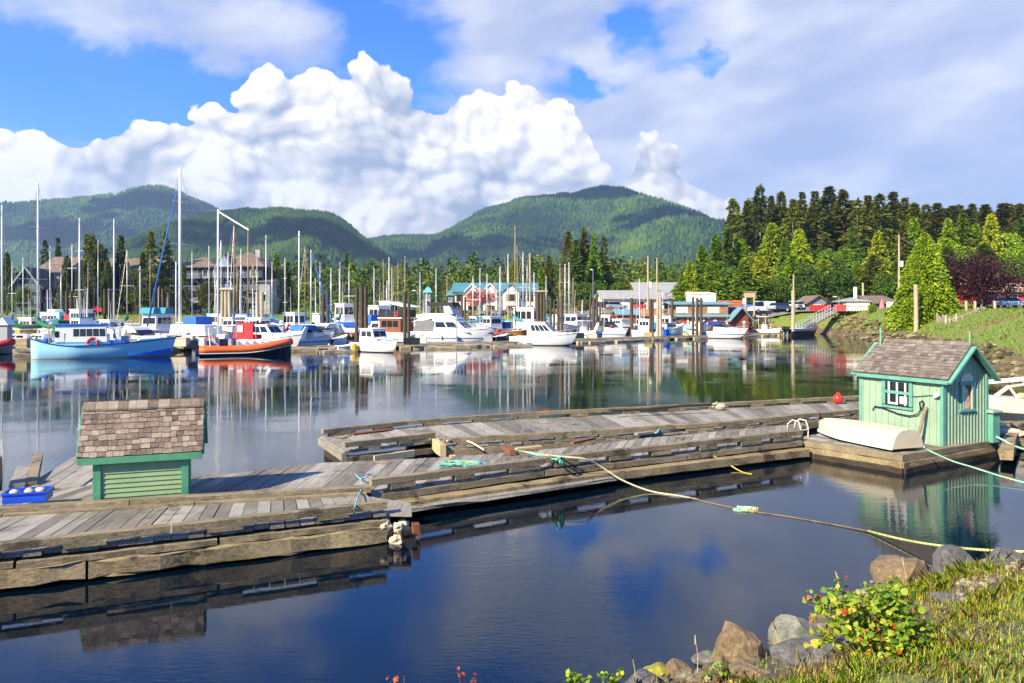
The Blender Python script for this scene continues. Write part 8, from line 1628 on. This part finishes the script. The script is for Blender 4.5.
mb = [('white cabin boat packed between the green banded sloop and wheelhouse boat', (20, 90), (52, 86), GEL, HW, 3.0), ('white cabin boat with teal roof behind the two leaning spars', (96, 84), (68, 86), TEALC, HW, 3.1), ('white motor boat just left of the teal canvas cruiser', (104, 86), (132, 83), GEL, HWB, 2.8), ('cream motor boat right of the big ketch stern', (246, 92), (214, 88), GEL, HCREAM, 3.0), ('white motor boat with blue roof behind the red canvas', (262, 100), (230, 103), ROYALP, HW, 3.4), ('white motor boat between red canvas boat and royal blue cover', (250, 88), (284, 86), GEL, HW, 3.0),
      ('dark hulled work boat behind the royal blue cover', (282, 104), (312, 100), GEL, HNAVY, 3.6), ('white motor boat behind the blue furled sail', (306, 106), (336, 110), GEL, HWB, 3.4), ('cream trawler far behind the pile trio', (388, 126), (352, 130), CREAM, HCREAM, 4.4), ('white motor boat between the brown trawler and flybridge cruiser', (432, 108), (404, 112), GEL, HW, 3.2), ('white motor boat in the gap right of the flybridge bow', (508, 108), (476, 104), GEL, HWB, 3.0), ('cream motor boat behind the turquoise covered troller', (520, 124), (552, 128), GEL, HCREAM, 3.8), ('white motor boat behind the two slim piles', (548, 114), (580, 118), GEL, HW, 3.2), ('grey work boat behind the four pile row', (604, 118), (574, 122), GREYP, HGREY, 3.2), ('white motor boat left of the small orange shed', (628, 108), (604, 112), GEL, HWB, 2.6), ('white motor boat in front of the rusty brown shed', (634, 108), (664, 106), GEL, HW, 2.6), ('low cream boat between the tan poles and boathouse', (652, 105), (684, 107), GREYP, HCREAM, 2.1)]
for i, (lb, a, b, rf, hm, cz) in enumerate(mb): pilothouse(lb, a, b, 1.05 + .25 * (i % 3), cz, rf, hm, [(.2, .62), (.32, .7), (.1, .5)][i % 3], 2.6, [0, 6.5, 0, 8.5][i % 4], name='motor_boat' if i % 2 else 'fishing_boat', extra=[None, [('canvas_top', .02, .2, 1.3, 2.3, 1.8, [NAVY, ROYAL, TEALC, BLACKC, ORANGEC][i % 5])], [('deck_cover', .65, .95, 1.3, 1.9, 1.4, [ROYAL, LGREY, TURQ][i % 3])]][i % 3])
# ------------------------------------------------------------------ clouds added above the view, placed so their shade falls on the slopes
def shade_cloud(label, tx, ty, tz, zc, rx, ry, seed):
    k = (zc - tz) / -LDIR.z; c = Vector((tx, ty, tz)) - LDIR * k; rs = np.random.default_rng(seed); m = MB(); random.seed(seed)
    for i in range(26): a = rs.uniform(0, 6.28); q = rs.uniform(0, 1) ** .6; r = rs.uniform(.18, .36) * min(rx, ry) * (1.2 - .6 * q); m.ball((math.cos(a) * rx * q, math.sin(a) * ry * q, rs.uniform(0, .1) * rx), r, 12, 8, (1.3, 1.1, .45), .12)
    o = m.build('shade_cloud', paint('shade_cloud', (.9, .9, .9), 1.0, .02, .01), smooth=True); o.location = c; tag(o, label, kind='stuff')
def slope_pt(px, py, D): return ((px - 512) / F * D, D, H + (HZ - py) / F * D)
for i, (px, py, D, rx, ry) in enumerate([(60, 240, 2900, 420, 260), (170, 215, 3300, 300, 330), (-60, 250, 2800, 400, 300), (300, 240, 1700, 190, 150), (225, 240, 1700, 90, 120), (440, 262, 2400, 260, 160), (620, 225, 2850, 200, 200), (540, 212, 2950, 130, 110), (560, 262, 2300, 330, 120), (690, 262, 2350, 160, 150)]): shade_cloud('unseen cumulus puff added to shade the slopes', *slope_pt(px, py, D), 1650 + 60 * i, rx, ry, 70 + i)
